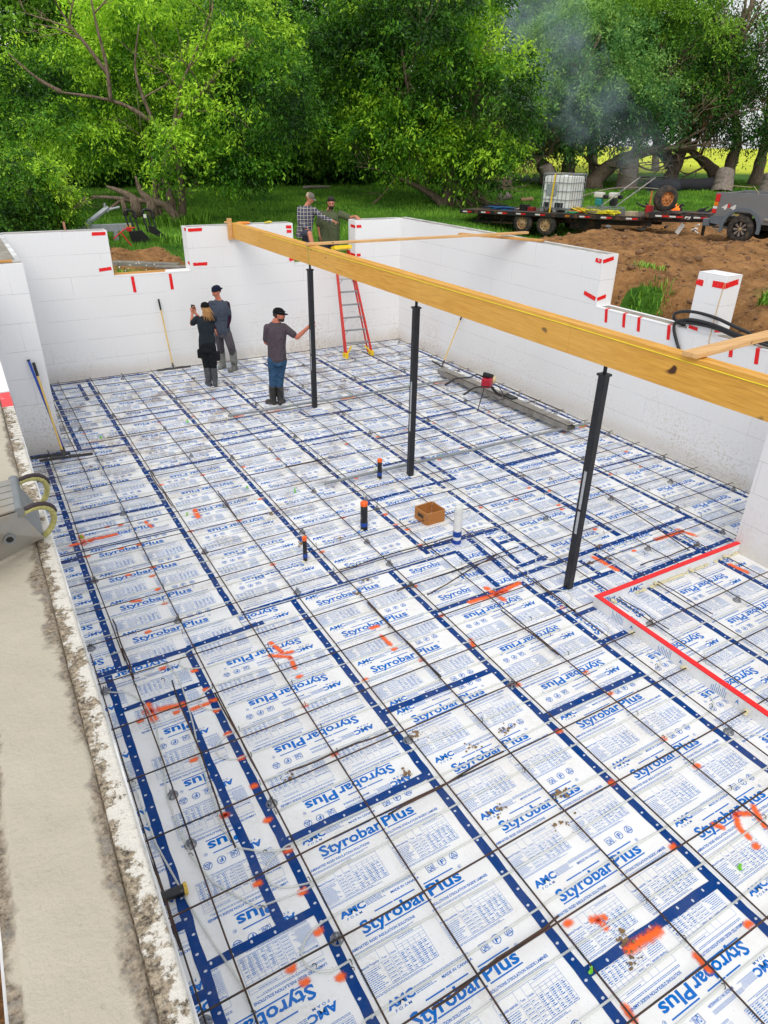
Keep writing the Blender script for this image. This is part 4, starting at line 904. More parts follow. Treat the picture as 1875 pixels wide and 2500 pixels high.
# ------------------------------------------------------------------ rakes
M_YHANDLE = simple('yellow handle', (.72, .50, .14), .45, 0, .1); M_BHANDLE = simple('blue handle', (.01, .06, .42), .4); M_HEAD = simple('dirty rake steel', (.10, .095, .09), .6, .5, .3, 12)
def rake(name, label, top, bot, h0, h1, mat, grip=.22, r=.014):
    t = thing(name, label, 'concrete rake', bot, 'long handled concrete rakes leaning on the walls'); top, bot, h0, h1 = map(Vector, (top, bot, h0, h1)); d = (top-bot).normalized()
    b = MB(); b.cyl(bot+d*.1, top-d*grip, r, n=10); b.build('handle', mat, t, smooth=True)
    b = MB(); b.cyl(top-d*grip, top, r*1.35, n=10); b.build('grip', M_BLACKPL, t, smooth=True)
    c = (h0+h1)/2; b = MB(); b.cyl(bot-d*.01, bot+d*.12, r*1.25, n=10); b.build('socket', M_HEAD, t, smooth=True)
    hd = (h1-h0).normalized(); b = MB()
    b.bar(h0, h1, .022, .008); b.bar(h0+Vector((0, 0, .018)), h1+Vector((0, 0, .018)), .006, .036); b.build('blade', M_HEAD, t)
    for s in (-1, 1): b = MB(); b.tube([bot+d*.08, (bot+d*.02+c+hd*s*.12)/2+Vector((0, 0, .02)), c+hd*s*(h1-h0).length*.28+Vector((0, 0, .04))], .005, 6); b.build('brace', M_HEAD, t, smooth=True)
rake('concrete_rake', 'concrete rake with yellow handle leaning on the middle of back wall', (1.589, 12.05, 1.50), (1.665, 11.86, .08), (1.31, 11.84, .07), (2.03, 11.83, .07), M_YHANDLE)
rake('concrete_rake', 'concrete rake with yellow handle and black grip at left wall end', (-1.155, 8.38, 1.46), (-1.05, 7.93, .085), (-1.40, 7.95, .075), (-.65, 7.86, .075), M_YHANDLE, .2, .016)
rake('concrete_rake', 'concrete rake with blue handle beside the yellow one at left', (-1.215, 8.39, 1.51), (-1.02, 8.02, .10), (-1.5, 8.06, .09), (-.95, 8.0, .09), M_BHANDLE, .02, .017)
rake('concrete_rake', 'concrete rake leaning on the right wall behind the motor screed', (7.40, 9.39, 1.15), (6.94, 9.38, .09), (6.92, 9.77, .08), (6.83, 8.92, .08), M_YHANDLE, .12, .013)

# ------------------------------------------------------------------ motor screed
t = thing('motor_screed', 'motor screed with long grey blade lying by the right wall', 'screed', (6.6, 7.2, .06))
M_ALU = simple('dusty aluminium', (.30, .28, .25), .5, .45, .2, 7, .2, (.16, .14, .12), .3)
p0, p1 = Vector((6.62, 8.95, .085)), Vector((6.72, 5.12, .085)); d = (p1-p0).normalized(); sx = d.cross(Vector((0, 0, 1))).normalized()
b = MB(); b.bar(p0, p1, .20, .008); b.bar(p0+sx*.098+Vector((0, 0, .045)), p1+sx*.098+Vector((0, 0, .045)), .006, .10); b.bar(p0-sx*.098+Vector((0, 0, .03)), p1-sx*.098+Vector((0, 0, .03)), .006, .07)
b.bar(p0+Vector((0, 0, .105)), p1+Vector((0, 0, .105)), .17, .008); b.build('blade', M_ALU, t)
c = Vector((6.62, 6.98, .13)); M_HRED = simple('red engine cover', (.42, .01, .03), .35, 0, .15); M_DARK = simple('dark metal', (.018, .018, .02), .4, .3)
b = MB(); b.tube([c+Vector((.05, -.15, 0)), c+Vector((-.10, .0, .12)), c+Vector((-.28, .0, .32))], .026, 8); b.build('drive_housing', M_DARK, t, smooth=True)
b = MB(); b.box(c+Vector((.07, -.25, .03)), (.16, .26, .12)); b.build('gearbox', M_DARK, t, bevel=.015)
b = MB(); b.box(c+Vector((.07, -.05, .07)), (.12, .16, .10)); b.build('exciter', M_ALU, t, bevel=.012)
e = Vector((6.27, 6.95, .48))
b = MB(); b.box(e, (.19, .17, .18), Matrix.Rotation(.5, 3, 'Z')); b.build('engine_cover', M_HRED, t, bevel=.035)
b = MB(); b.box(e+Vector((.05, .04, .12)), (.18, .15, .09), Matrix.Rotation(.2, 3, 'Z') @ Matrix.Rotation(.35, 3, 'Y')); b.build('engine_top', M_DARK, t, bevel=.03)
b = MB(); b.ell(e+Vector((.15, .02, .03)), (.07, .07, .085), 12, 8); b.build('fuel_tank', simple('cream tank', (.62, .52, .30), .4), t, smooth=True)
H = [[(6.40, 6.98, .46), (6.183, 7.06, .60), (6.08, 7.08, .62), (5.93, 7.05, .60), (5.76, 7.22, .56), (5.68, 7.27, .50)], [(6.36, 6.85, .40), (6.158, 6.80, .46), (5.98, 6.78, .49), (5.82, 6.77, .49), (5.76, 6.79, .45)]]
for h in H:
    b = MB(); b.tube(smooth_path0(h), .013, 8); b.build('handlebar', M_DARK, t, smooth=True); d_ = (Vector(h[-1])-Vector(h[-2])).normalized(); b = MB(); b.cyl(h[-1], Vector(h[-1])+d_*.14, .020, n=10); b.build('grip', M_BLACKPL, t, smooth=True)
b = MB(); b.tube([(6.224, 6.953, .42), (6.08, 6.85, .21), (5.945, 6.757, .03)], .010, 8); b.build('kickstand', M_DARK, t, smooth=True)
b = MB(); b.tube([(6.5, 6.9, .40), (6.58, 6.85, .28), (6.56, 6.75, .18), (6.48, 6.82, .14), (6.42, 6.92, .2)], .008, 6); b.build('cable', M_DARK, t, smooth=True)

# ------------------------------------------------------------------ ladder
t = thing('step_ladder', 'red step ladder with yellow feet leaning closed against the back wall', 'ladder', (5.78, 11.15, 0))
M_LRED = simple('red fibreglass', (.62, .022, .014), .4, 0, .08); M_LYEL = simple('yellow plastic', (.85, .58, .01), .4, 0, .05)
bl, br = Vector((5.46, 11.14, .04)), Vector((6.10, 11.08, .04)); tl, tr = Vector((5.60, 11.93, 2.24)), Vector((5.94, 11.90, 2.24))
for a, c in ((bl, tl), (br, tr)):
    b = MB(); b.bar(a, c, .028, .075, up=(0, -1, .3)); b.build('rail', M_LRED, t, bevel=.004)
for a, c in ((bl, tl), (br, tr)):   # rear rails folded behind
    o_ = Vector((.03 if a is bl else -.03, .11, .0)); b = MB(); b.bar(a+o_+Vector((0, .03, .02)), c+o_*.5, .022, .045, up=(0, -1, .3)); b.build('rear_rail', M_LRED, t)
for i in range(7):
    f = .125+i*.122; a = bl.lerp(tl, f); c = br.lerp(tr, f); b = MB(); b.bar(a+Vector((.014, 0, 0)), c-Vector((.014, 0, 0)), .085, .022); b.build('step', M_GALV if i < 5 else simple('bright step', (.5, .5, .48), .4, .5) if i == 5 else bpy.data.materials['bright step'], t)
    if i in (1, 2, 5, 6):
        for (s, u) in ((a, 1), (c, -1)): b = MB(); b.bar(s+Vector((.012*u, .0, -.14)), s+Vector((.11*u, -.01, -.012)), .018, .004); b.build('brace', M_GALV, t)
b = MB(); b.box((tl+tr)/2+Vector((0, .02, .06)), (.44, .20, .085), Matrix.Rotation(R(-15), 3, 'X')); b.build('top_cap', M_LYEL, t, bevel=.012)
V, F, wd = text_geo('CAUTION', .02); b = MB(); c = (tl+tr)/2; b.add([(c.x-.10+v[0]*.2/wd, c.y-.088+(v[1]*.05)*.26-.0, c.z+.045+v[1]*.03) for v in V], F); b.build('lettering', M_DARK, t, fixn=False)
for (a, u) in ((bl, 1), (br, -1)):
    b = MB(); b.box(a+Vector((0, -.005, .02)), (.06, .10, .12)); b.build('foot', M_LYEL, t, bevel=.01)
    b = MB(); b.box(a+Vector((.0*u, .12, .01)), (.05, .06, .10)); b.build('rear_foot', M_LYEL, t, bevel=.01)
    b = MB(); b.bar(a+Vector((.02*u, 0, .05)), a+Vector((.16*u, .06, .20)), .035, .03); b.build('foot_brace', M_LYEL, t, bevel=.004)
b = MB(); p = bl.lerp(tl, .72); b.bar(p+Vector((0, -.041, -.12)), p+Vector((0, -.041+.08, .12)), .020, .001, up=(0, -1, .3)); b.build('sticker', M_LABEL, t)

# ------------------------------------------------------------------ black hoses over the low wall
t = thing('hose_bundle', 'thick black hoses draped over the low right wall beside the pier', 'hose', (7.5, 3.8, 2.1)); M_HOSE = simple('black hose', (.012, .013, .015), .38, 0, .3, 15)
HS = [[(7.70, 4.20, 2.04), (7.55, 4.16, 2.10), (7.46, 4.09, 2.19), (7.44, 3.95, 2.255), (7.44, 3.71, 2.29), (7.43, 3.37, 2.275), (7.43, 3.06, 2.22), (7.46, 2.75, 2.16), (7.5, 2.5, 2.09), (7.6, 2.3, 2.05)],
      [(7.40, 3.75, 1.5), (7.395, 3.83, 1.70), (7.39, 3.91, 1.83), (7.385, 3.99, 1.98), (7.40, 4.0, 2.08), (7.43, 3.92, 2.13), (7.39, 3.70, 2.185), (7.38, 3.35, 2.185), (7.39, 2.92, 2.13), (7.45, 2.6, 2.08), (7.55, 2.4, 2.05)],
      [(7.60, 3.98, 2.04), (7.46, 3.99, 2.07), (7.42, 3.9, 2.10), (7.40, 3.65, 2.14), (7.39, 3.3, 2.145), (7.40, 3.0, 2.10), (7.45, 2.7, 2.06)]]
def smooth_path(pts, n=6):
    P = [Vector(p) for p in pts]; out = []
    for i in range(len(P)-1):
        a = P[max(i-1, 0)]; b_ = P[i]; c = P[i+1]; d = P[min(i+2, len(P)-1)]
        for k_ in range(n):
            t_ = k_/n; out.append(.5*((2*b_)+(c-a)*t_+(2*a-5*b_+4*c-d)*t_*t_+(3*b_-a-3*c+d)*t_**3))
    return out+[P[-1]]
for h in HS: b = MB(); b.tube(smooth_path(h), .024, 10); b.build('hose', M_HOSE, t, smooth='all')

# ------------------------------------------------------------------ metal box with curved handles on the near wall
t = thing('metal_tray', 'dusty metal box with two padded curved handles on the near left wall', 'metal box', (-1.85, .25, WH))
M_TRAY = simple('dusty grey metal', (.36, .345, .31), .5, .25, .12, 6, .1, (.42, .33, .2), .3); M_TRAYD = simple('grey metal', (.22, .24, .25), .45, .4, .12, 9)
# ---- tray (continues from 04): slanted trough lying across the wall top
O = Vector((-1.70, .09, WH+.012)); ay = R(0)
ux = Vector((-.82, -.57, 0)).normalized(); uy = Vector((.03, 1, 0)).normalized(); uy = (uy-ux*uy.dot(ux)*.0).normalized(); uz = Vector((0, 0, 1))
C0 = Vector((-1.668, .075, WH+.035)); Tn = Vector((-1.735, -.06, 3.085)); Lb = Vector((-2.02, -.16, WH+.03)); Lt = Vector((-1.93, -.27, 3.16)); W_ = Vector((.008, .285, .015))
b = MB(); b.prism([C0, Tn, Lt, Lb], (0, -.006, 0)); b.build('end_plate', M_TRAY, t, bevel=.001)
b = MB(); b.prism([C0+W_, Tn+W_, Lt+W_, Lb+W_], (0, .006, 0)); b.build('end_plate', M_TRAY, t, bevel=.001)
b = MB(); b.add([C0, Tn, Tn+W_, C0+W_, C0-Vector((.01, 0, 0)), Tn-Vector((.01, 0, 0)), Tn+W_-Vector((.01, 0, 0)), C0+W_-Vector((.01, 0, 0))], [(0, 1, 2, 3), (7, 6, 5, 4), (0, 4, 5, 1), (1, 5, 6, 2), (2, 6, 7, 3), (3, 7, 4, 0)]); b.build('front_sheet', M_TRAYD, t)
b = MB(); b.cyl(Tn-Vector((0, .01, 0)), Tn+W_+Vector((0, .01, 0)), .021, n=14); b.build('ridge_tube', M_TRAYD, t, smooth=True)
for i in range(5):
    f0, f1 = i/5+.012, (i+1)/5-.012; b = MB(); dl = Lt-Tn; a = Tn+W_*f0+Vector((0, 0, .012)); c = Tn+W_*f1+Vector((0, 0, .012)); b.prism([a, c, c+dl, a+dl], (0, 0, -.008)); b.build('slat', M_TRAY, t, bevel=.001)
b = MB(); b.lathe(C0.lerp(Lt, .47)+Vector((.0, -.006, -.02)), (0, -1, 0), [(0, .014), (.012, .014), (.012, .023), (0, .024)], 20); b.build('ring', M_TRAYD, t, smooth=True)
b = MB(); c_ = C0.lerp(Lt, .47)+Vector((.0, -.0075, -.02)); b.lathe(c_, (0, -1, 0), [(0, 0), (.0005, .0145)], 20); b.build('hole', M_BLACKPL, t)
for f in (0.02, .98):
    base = C0+W_*f; top = Tn+W_*f+Vector((.0, 0, -.02)); mid = (base+top)/2; d = (top-base); n_ = Vector((.86, .12, .50)).normalized(); pts = []
    for i in range(13):
        a = math.pi*i/12; pts.append(mid-d*.5*math.cos(a)+n_*(.098*math.sin(a)))
    b = MB(); b.tube(pts, .0125, 9); b.build('padded_handle', simple('pale yellow padding', (.50, .47, .17), .85, 0, .25, 60, .5) if f < .5 else bpy.data.materials['pale yellow padding'], t, smooth='all')
    b = MB(); b.tube([p+n_*.010+Vector((0, -.0, .006)) for p in pts[5:]], .010, 8); b.build('handle_strap', simple('dark strap', (.05, .035, .04), .8) if f < .5 else bpy.data.materials['dark strap'], t, smooth='all')

# ------------------------------------------------------------------ people
FH = Vector((.5064, .8623, 0)); RT = Vector((.8623, -.5064, 0)); UP = Vector((0, 0, 1))
def remesh(name, mb, mats, parent, voxel=.010, sm=4):
    me = bpy.data.meshes.new('tmp'); me.from_pydata([tuple(v) for v in mb.v], [], mb.f); o = bpy.data.objects.new('tmp', me); COL.objects.link(o)
    bm = bmesh.new(); bm.from_mesh(me); bmesh.ops.recalc_face_normals(bm, faces=bm.faces); bm.to_mesh(me); bm.free()
    m = o.modifiers.new('r', 'REMESH'); m.mode = 'VOXEL'; m.voxel_size = voxel; m.use_smooth_shade = True
    s = o.modifiers.new('s', 'SMOOTH'); s.iterations = sm; s.factor = .5
    bpy.context.view_layer.update(); dg = bpy.context.evaluated_depsgraph_get(); nm = bpy.data.meshes.new_from_object(o.evaluated_get(dg))
    bpy.data.objects.remove(o); bpy.data.meshes.remove(me)
    g = ORG[parent.name]; nm.transform(Matrix.Translation(-g)); nm.materials.clear(); nm.materials.append(mats); nm.name = name; nm.shade_smooth()
    ob = bpy.data.objects.new(name, nm); COL.objects.link(ob); ob.parent = parent; ORG[ob.name] = g; return ob
def limb(mb, pts, rs, sq=1.0, n=14):
    """closed tapered limb through pts with rounded ends"""
    pts = smooth_path(pts, 4) if len(pts) > 2 else [Vector(p) for p in pts]; k = len(pts); src = len(rs)
    rr = [rs[0]]*k if src == 1 else [float(np.interp(i/(k-1)*(src-1), range(src), rs)) for i in range(k)]
    mb.tube(pts, rr, n, sq=sq); mb.ell(pts[0], (rr[0]*sq if sq != 1 else rr[0], rr[0], rr[0]), n, 8); mb.ell(pts[-1], (rr[-1],)*3, n, 8)
def frame(fd, up=UP):
    f = Vector(fd).normalized(); r = f.cross(up).normalized(); u = r.cross(f); return Matrix((r, f, u)).transposed()
def torso(mb, hip, neck, fd, wh, ww, ws, dp, grow=0):
    """stacked ellipses from hips to shoulders; fd is the chest direction"""
    F_ = frame(fd); hip = Vector(hip); neck = Vector(neck); ax = neck-hip; prof = [(-.10, wh*.86, dp*.92), (0, wh, dp), (.16, wh*.98, dp*.98), (.36, ww, dp*.95), (.62, (ww+ws)/2*1.02, dp*1.05), (.80, ws*.90, dp*.96), (.90, ws*.70, dp*.74), (1.0, ws*.36, dp*.5)]
    vs = []; n = 20
    for t_, w_, d_ in prof:
        c = hip+ax*t_
        for j in range(n):
            a = 2*math.pi*j/n; ca, sa = math.cos(a), math.sin(a)
            ca = math.copysign(abs(ca)**.8, ca); sa = math.copysign(abs(sa)**.8, sa)
            vs.append(c+F_ @ Vector((ca*(w_+grow), sa*(d_+grow), 0)))
    k = len(prof); fs = [(i*n+j, i*n+(j+1)%n, (i+1)*n+(j+1)%n, (i+1)*n+j) for i in range(k-1) for j in range(n)]+[tuple(range(n))[::-1], tuple(range((k-1)*n, k*n))]
    mb.add(vs, fs)
def head(mb, c, fd, s=1.0):
    F_ = frame(fd); c = Vector(c); P = lambda x, y, z: c+F_ @ Vector((x*s, y*s, z*s))
    mb.ell(P(0, -.012, .028), (.076*s, .096*s, .092*s), 18, 12, F_); mb.ell(P(0, .018, -.030), (.062*s, .072*s, .078*s), 16, 10, F_); mb.ell(P(0, .045, -.082), (.036*s, .034*s, .028*s), 12, 8, F_)
    mb.tube([P(0, .083, .025), P(0, .103, -.012), P(0, .104, -.022)], [.010*s, .014*s, .015*s], 8); mb.ell(P(0, .098, -.024), (.018*s, .013*s, .011*s), 8, 6, F_)
    mb.ell(P(0, .080, .030), (.058*s, .014*s, .010*s), 10, 6, F_)
    mb.ell(P(0, .083, -.052), (.024*s, .012*s, .006*s), 8, 6, F_); mb.ell(P(0, .081, -.060), (.021*s, .012*s, .006*s), 8, 6, F_)
    for q in (-1, 1): mb.ell(P(.076*q, -.008, -.005), (.010*s, .020*s, .032*s), 10, 6, F_); mb.ell(P(.045*q, .055, -.018), (.024*s, .024*s, .022*s), 10, 6, F_)
def eyes(c, fd, parent, s=1.0):
    F_ = frame(fd); c = Vector(c); b = MB(); b2 = MB()
    for q in (-1, 1):
        b = MB(); b.ell(c+F_ @ Vector((.030*q*s, .082*s, .010*s)), (.012*s, .008*s, .0065*s), 8, 6, F_); b.build('eye', M_EYE, parent, smooth='all')
        b = MB(); b.ell(c+F_ @ Vector((.031*q*s, .088*s, .030*s)), (.020*s, .007*s, .005*s), 8, 5, F_); b.build('eyebrow', M_BROW, parent, smooth='all')
def hand(mb, w, pd, pn, curl=.4, s=1.0, point=False, side=1):
    """wrist w, palm direction pd, palm normal pn (towards the gripping side); five separate bent fingers"""
    w = Vector(w); d = Vector(pd).normalized(); n = Vector(pn); n = (n-d*n.dot(d)).normalized(); x = d.cross(n)*side
    F_ = Matrix((x, d, n)).transposed(); mb.ell(w+d*.048*s, (.040*s, .052*s, .016*s), 12, 8, F_); mb.tube([w-d*.02, w+d*.03], [.026*s, .030*s], 10, sq=1)
    Ls = [.070, .080, .074, .058]
    for i in range(4):
        o = (i-1.5)*.0205*s; p = w+d*.088*s+x*(-o); L = Ls[i]*s; cu = curl if not (point and i == 0) else 0.02
        if point and i > 0: cu = 1.25
        pts = [p]; a = cu*.55; cur = p
        for f_ in (.42, .32, .26): cur = cur+(d*math.cos(a)+n*math.sin(a)+x*(-o)*1.2)*(L*f_*1.12); pts.append(cur); a += cu*.75
        mb.tube(pts, [.0100*s, .0096*s, .0088*s, .0072*s], 8); mb.ell(pts[-1], (.0075*s,)*3, 8, 6); mb.ell(pts[0], (.0105*s,)*3, 8, 6)
    p = w+d*.025*s+x*.030*s; pts = [p, p+(d*.5+x*.75+n*.25)*.034*s, p+(d*.85+x*.75+n*.5)*.058*s, p+(d*1.1+x*.65+n*.65)*.075*s]
    mb.tube(pts, [.0135*s, .0115*s, .010*s, .008*s], 8); mb.ell(pts[-1], (.0082*s,)*3, 8, 6)
def skin(name, c): return simple(name, c, .55, 0, .10, 14)
M_SK = skin('tanned skin', (.50, .20, .115)); M_SKR = skin('reddened skin', (.52, .17, .10)); M_EYE = simple('eye', (.03, .025, .02), .2); M_BROW = simple('dark brow', (.035, .02, .012), .8)
def cloth(name, c, var=.12, bump=.5):
    k = NM(name, .9, 0, .15); p = k.pos(); n = k.noise(p, 9, 5, .6, 1.0); k.color(k.mix(n, tuple(x*(1-var) for x in c), tuple(x*(1+var) for x in c))); k.bump(k.noise(k.mapv(p, scale=(1, 1, .55)), 9, 3, .5, 1.6), min(1, bump*1.6), .06); return k.mat
def boot(t, ankle, toe, top, mat, r=.062, sole=None, foot=.045):
    """rubber boot: shaft and foot with a heel, resting on z of ankle base"""
    a = Vector(ankle); to = Vector(toe); tp = Vector(top); g = a.z; b = MB(); d = (to-a); d.z = 0; d.normalize()
    limb(b, [tp, tp.lerp(a, .5), Vector((a.x, a.y, g+.10))], [r*1.04, r*.95, r*.78]); 
    limb(b, [Vector((a.x, a.y, g+.055))-d*.025, Vector((a.x, a.y, g+.055))+d*.06, Vector((to.x, to.y, g+.040))], [foot*1.05, foot*1.05, foot*.88]); b.box(Vector((a.x, a.y, g+.02))-d*.028, (.07, .07, .04), Matrix.Rotation(math.atan2(d.y, d.x), 3, 'Z'))
    return remesh('boot', b, mat, t, .010, 4)
def cap_on(t, c, fd, mat, brimmat=None, back=False, s=1.0, tilt=.0):
    F_ = frame(fd); c = Vector(c); b = MB(); vs = []; n = 22
    prof = [(.022, 1.0), (.045, 1.02), (.075, .97), (.100, .82), (.118, .56), (.126, .25), (.128, .0)]
    for z_, k_ in prof:
        for j in range(n):
            a = 2*math.pi*j/n; vs.append(c+F_ @ Vector((math.cos(a)*.084*k_*s, (math.sin(a)*.103*k_-.010)*s, z_*s+tilt*math.sin(a)*.1)))
    b.add(vs, [(i*n+j, i*n+(j+1)%n, (i+1)*n+(j+1)%n, (i+1)*n+j) for i in range(len(prof)-1) for j in range(n)]); o = b.build('cap', mat, t, smooth='all')
    q = -1 if back else 1; b = MB(); top = []; 
    for i in range(9):
        a = math.pi*(i/8); top.append((math.cos(a)*.070, q*(.075+math.sin(a)*.085)))
    up_ = [c+F_ @ Vector((x*s, y*s, (.030-.006*abs(y))*s)) for x, y in top]; b.prism(up_, F_ @ Vector((0, 0, -.006))); b.build('brim', brimmat or mat, t, smooth=True); return o
def person(label, loc): return thing('person', label, 'person', loc)

# -- worker in jeans with one hand on the far post
t = person('bearded worker in black cap, grey T-shirt and jeans holding the far black post', (2.83, 8.87, 0))
M_TEE = cloth('plum grey cotton', (.082, .066, .078)); M_JEAN = cloth('blue denim', (.035, .085, .165), .6, .9); M_BOOTB = simple('black rubber boots', (.018, .018, .018), .4, 0, .4, 9, .15, (.14, .12, .09), .5); M_CAPB = cloth('black cap cloth', (.008, .008, .009), .1, .1)
fd = (RT*.45+FH*.9); hip = (2.865, 8.845, .93); neck = (2.875, 8.84, 1.575); sL, sR = Vector((2.73, 8.92, 1.455)), Vector((3.01, 8.77, 1.465))
el, wr = Vector((3.20, 8.66, 1.285)), Vector((3.365, 8.515, 1.485)); hc = Vector((2.93, 8.80, 1.685)); hd = (RT*1.0+FH*.05-UP*.12)
b = MB(); torso(b, hip, neck, fd, .155, .145, .185, .10); limb(b, [neck, hc-UP*.06], [.060, .056]); head(b, hc, hd)
limb(b, [sR, el], [.052, .042]); limb(b, [el, el.lerp(wr, .4), wr], [.043, .040, .027]); hand(b, wr, (RT*.55+UP*.5+FH*.1), (-RT*.1+FH*1.0), .75, 1.05, side=-1)
lE, lW = sL+Vector((.0, .09, -.28)), sL+Vector((.14, .20, -.40)); limb(b, [sL, lE], [.052, .042]); limb(b, [lE, lW], [.042, .028]); hand(b, lW, (RT*.6-UP*.6), (RT), .5)
limb(b, [(2.79, 8.89, .88), (2.785, 8.905, .50), (2.76, 8.91, .12)], [.078, .055, .04]); limb(b, [(2.94, 8.81, .88), (2.905, 8.84, .50), (2.885, 8.855, .12)], [.078, .055, .04])
remesh('body', b, M_SKR, t, .009, 3); eyes(hc, hd, t)
b = MB(); torso(b, Vector(hip)+Vector((0, 0, -.02)), Vector(neck)-UP*.015, fd, .158, .152, .19, .105, .020); limb(b, [sR+Vector((-.01, .01, 0)), sR.lerp(el, .72)], [.074, .064]); limb(b, [sL+Vector((.01, -.01, -.0)), sL.lerp(lE, .8)], [.072, .062]); remesh('shirt', b, M_TEE, t, .011, 4)
b = MB(); torso(b, (2.865, 8.845, .80), (2.868, 8.843, 1.0), fd, .155, .158, .155, .11, .008); limb(b, [(2.79, 8.89, .86), (2.785, 8.905, .60), (2.768, 8.91, .36)], [.100, .080, .064]); limb(b, [(2.94, 8.81, .86), (2.905, 8.84, .60), (2.888, 8.855, .36)], [.100, .080, .064]); remesh('jeans', b, M_JEAN, t, .011, 4)
boot(t, (2.765, 8.93, 0), (2.69, 9.04, 0), (2.768, 8.915, .34), M_BOOTB, .073, foot=.05); boot(t, (2.89, 8.87, 0), (2.985, 8.93, 0), (2.89, 8.86, .33), M_BOOTB, .073, foot=.05)
cap_on(t, hc, hd, M_CAPB, tilt=.0)
F_ = frame(hd); b = MB(); b.ell(hc+F_ @ Vector((0, .058, -.078)), (.050, .046, .040), 14, 8, F_); b.ell(hc+F_ @ Vector((0, .020, -.070)), (.066, .058, .035), 14, 8, F_); b.ell(hc+F_ @ Vector((0, .096, -.040)), (.026, .010, .008), 10, 6, F_); b.build('beard', M_BROW, t, smooth='all')
b = MB(); b.ell(hc+F_ @ Vector((0, -.035, .0)), (.080, .078, .055), 14, 8, F_); b.build('hair', M_BROW, t, smooth='all')
b = MB()
for q in (-1, 1): b.ell(hc+F_ @ Vector((.034*q, .098, .060)), (.030, .010, .019), 10, 6, F_)
b.tube([hc+F_ @ Vector((-.085, 0, .055)), hc+F_ @ Vector((-.06, .09, .065)), hc+F_ @ Vector((.06, .09, .065)), hc+F_ @ Vector((.085, 0, .055))], .004, 5); b.build('sunglasses', simple('dark lens', (.03, .035, .04), .1), t, smooth='all')

# -- woman taking a photo, seen from behind
t = person('woman in dark work clothes seen from behind, long fair ponytail, holding up a phone', (2.08, 10.56, 0))
M_NAVY = cloth('charcoal cotton', (.020, .027, .034)); M_PANT = cloth('black work trousers', (.013, .014, .018), .3, .6); M_BOOTG = simple('dark grey boots', (.060, .065, .072), .5, 0, .3, 12, .15)
fd = FH*.9-RT*.25; hip = Vector((2.085, 10.56, .84)); neck = Vector((2.10, 10.545, 1.42)); sL, sR = Vector((1.955, 10.63, 1.345)), Vector((2.245, 10.47, 1.34)); hc = Vector((2.115, 10.55, 1.545)); hd = (FH*.8-RT*.45-UP*.1)
eL, wL = Vector((1.865, 10.72, 1.235)), Vector((1.925, 10.80, 1.44)); eR, wR = Vector((2.16, 10.70, 1.18)), Vector((1.985, 10.80, 1.415))
b = MB(); torso(b, hip, neck, fd, .150, .120, .160, .085); limb(b, [neck, hc-UP*.06], [.050, .047]); head(b, hc, hd, .93)
limb(b, [sL, eL], [.045, .036]); limb(b, [eL, wL], [.037, .024]); hand(b, wL, (UP*1.0+RT*.15), (FH*-.2+RT*.9), .7, .93); limb(b, [sR, eR], [.045, .036]); limb(b, [eR, wR], [.036, .024]); hand(b, wR, (-RT*.5+UP*.6), (-RT*.3+FH*.7), .7, .93, side=-1)
limb(b, [(2.03, 10.59, .80), (2.04, 10.59, .46), (2.035, 10.58, .1)], [.075, .05, .036]); limb(b, [(2.15, 10.52, .80), (2.15, 10.52, .46), (2.15, 10.52, .1)], [.075, .05, .036]); remesh('body', b, M_SK, t, .009, 3)
b = MB(); torso(b, hip+Vector((0, 0, .02)), neck-UP*.012, fd, .150, .128, .165, .09, .016); limb(b, [sL, sL.lerp(eL, .75)], [.064, .060]); limb(b, [sR, sR.lerp(eR, .75)], [.064, .060]); remesh('shirt', b, M_NAVY, t, .011, 4)
b = MB(); torso(b, (2.085, 10.56, .72), (2.085, 10.56, .95), fd, .155, .150, .138, .105, .010); limb(b, [(2.025, 10.60, .78), (2.03, 10.59, .56), (2.035, 10.59, .38)], [.092, .082, .068]); limb(b, [(2.155, 10.52, .78), (2.155, 10.52, .56), (2.15, 10.52, .38)], [.092, .082, .068])
b.box((1.94, 10.66, .66), (.07, .12, .17), Matrix.Rotation(-.5, 3, 'Z')); b.box((2.245, 10.46, .62), (.07, .12, .17), Matrix.Rotation(-.5, 3, 'Z')); b.box((1.95, 10.60, .80), (.05, .05, .12)); remesh('trousers', b, M_PANT, t, .011, 3)
boot(t, (2.045, 10.585, 0), (2.015, 10.665, 0), (2.035, 10.585, .36), M_BOOTG, .070, foot=.042); boot(t, (2.15, 10.52, 0), (2.17, 10.60, 0), (2.15, 10.52, .36), M_BOOTG, .070, foot=.042)
cap_on(t, hc, hd, M_CAPB, s=.95)
k = NM('fair hair', .6); k.color(k.mix(k.noise(k.mapv(k.pos(), scale=(1, 1, .12)), 90, 4), (.16, .07, .022), (.55, .30, .10))); M_HAIR = k.mat
F_ = frame(hd); b = MB(); b.ell(hc+F_ @ Vector((0, -.040, -.005)), (.074, .070, .062), 14, 9, F_)
for i in range(46):
    a = rb.uniform(-1, 1); st_ = hc+F_ @ Vector((a*.055, -.085+abs(a)*.02, .012+rb.uniform(-.02, .02))); en = st_+RT*(.05+a*.05)-FH*.05-UP*rb.uniform(.14, .25)
    b.tube([st_, st_.lerp(en, .5)-FH*.03+RT*rb.uniform(-.01, .02), en+RT*rb.uniform(-.01, .02)], [.010, .013, .003], 6)
b.build('hair', M_HAIR, t, smooth='all')
b = MB(); b.box((1.955, 10.845, 1.50), (.075, .010, .15), Matrix.Rotation(-.35, 3, 'Z') @ Matrix.Rotation(.15, 3, 'Y')); ph = b.build('mobile_phone', M_BLACKPL, org=(1.955, 10.845, 1.50), bevel=.003); tag(ph, 'black phone held up by the woman in dark clothes', 'phone', kind='thing')

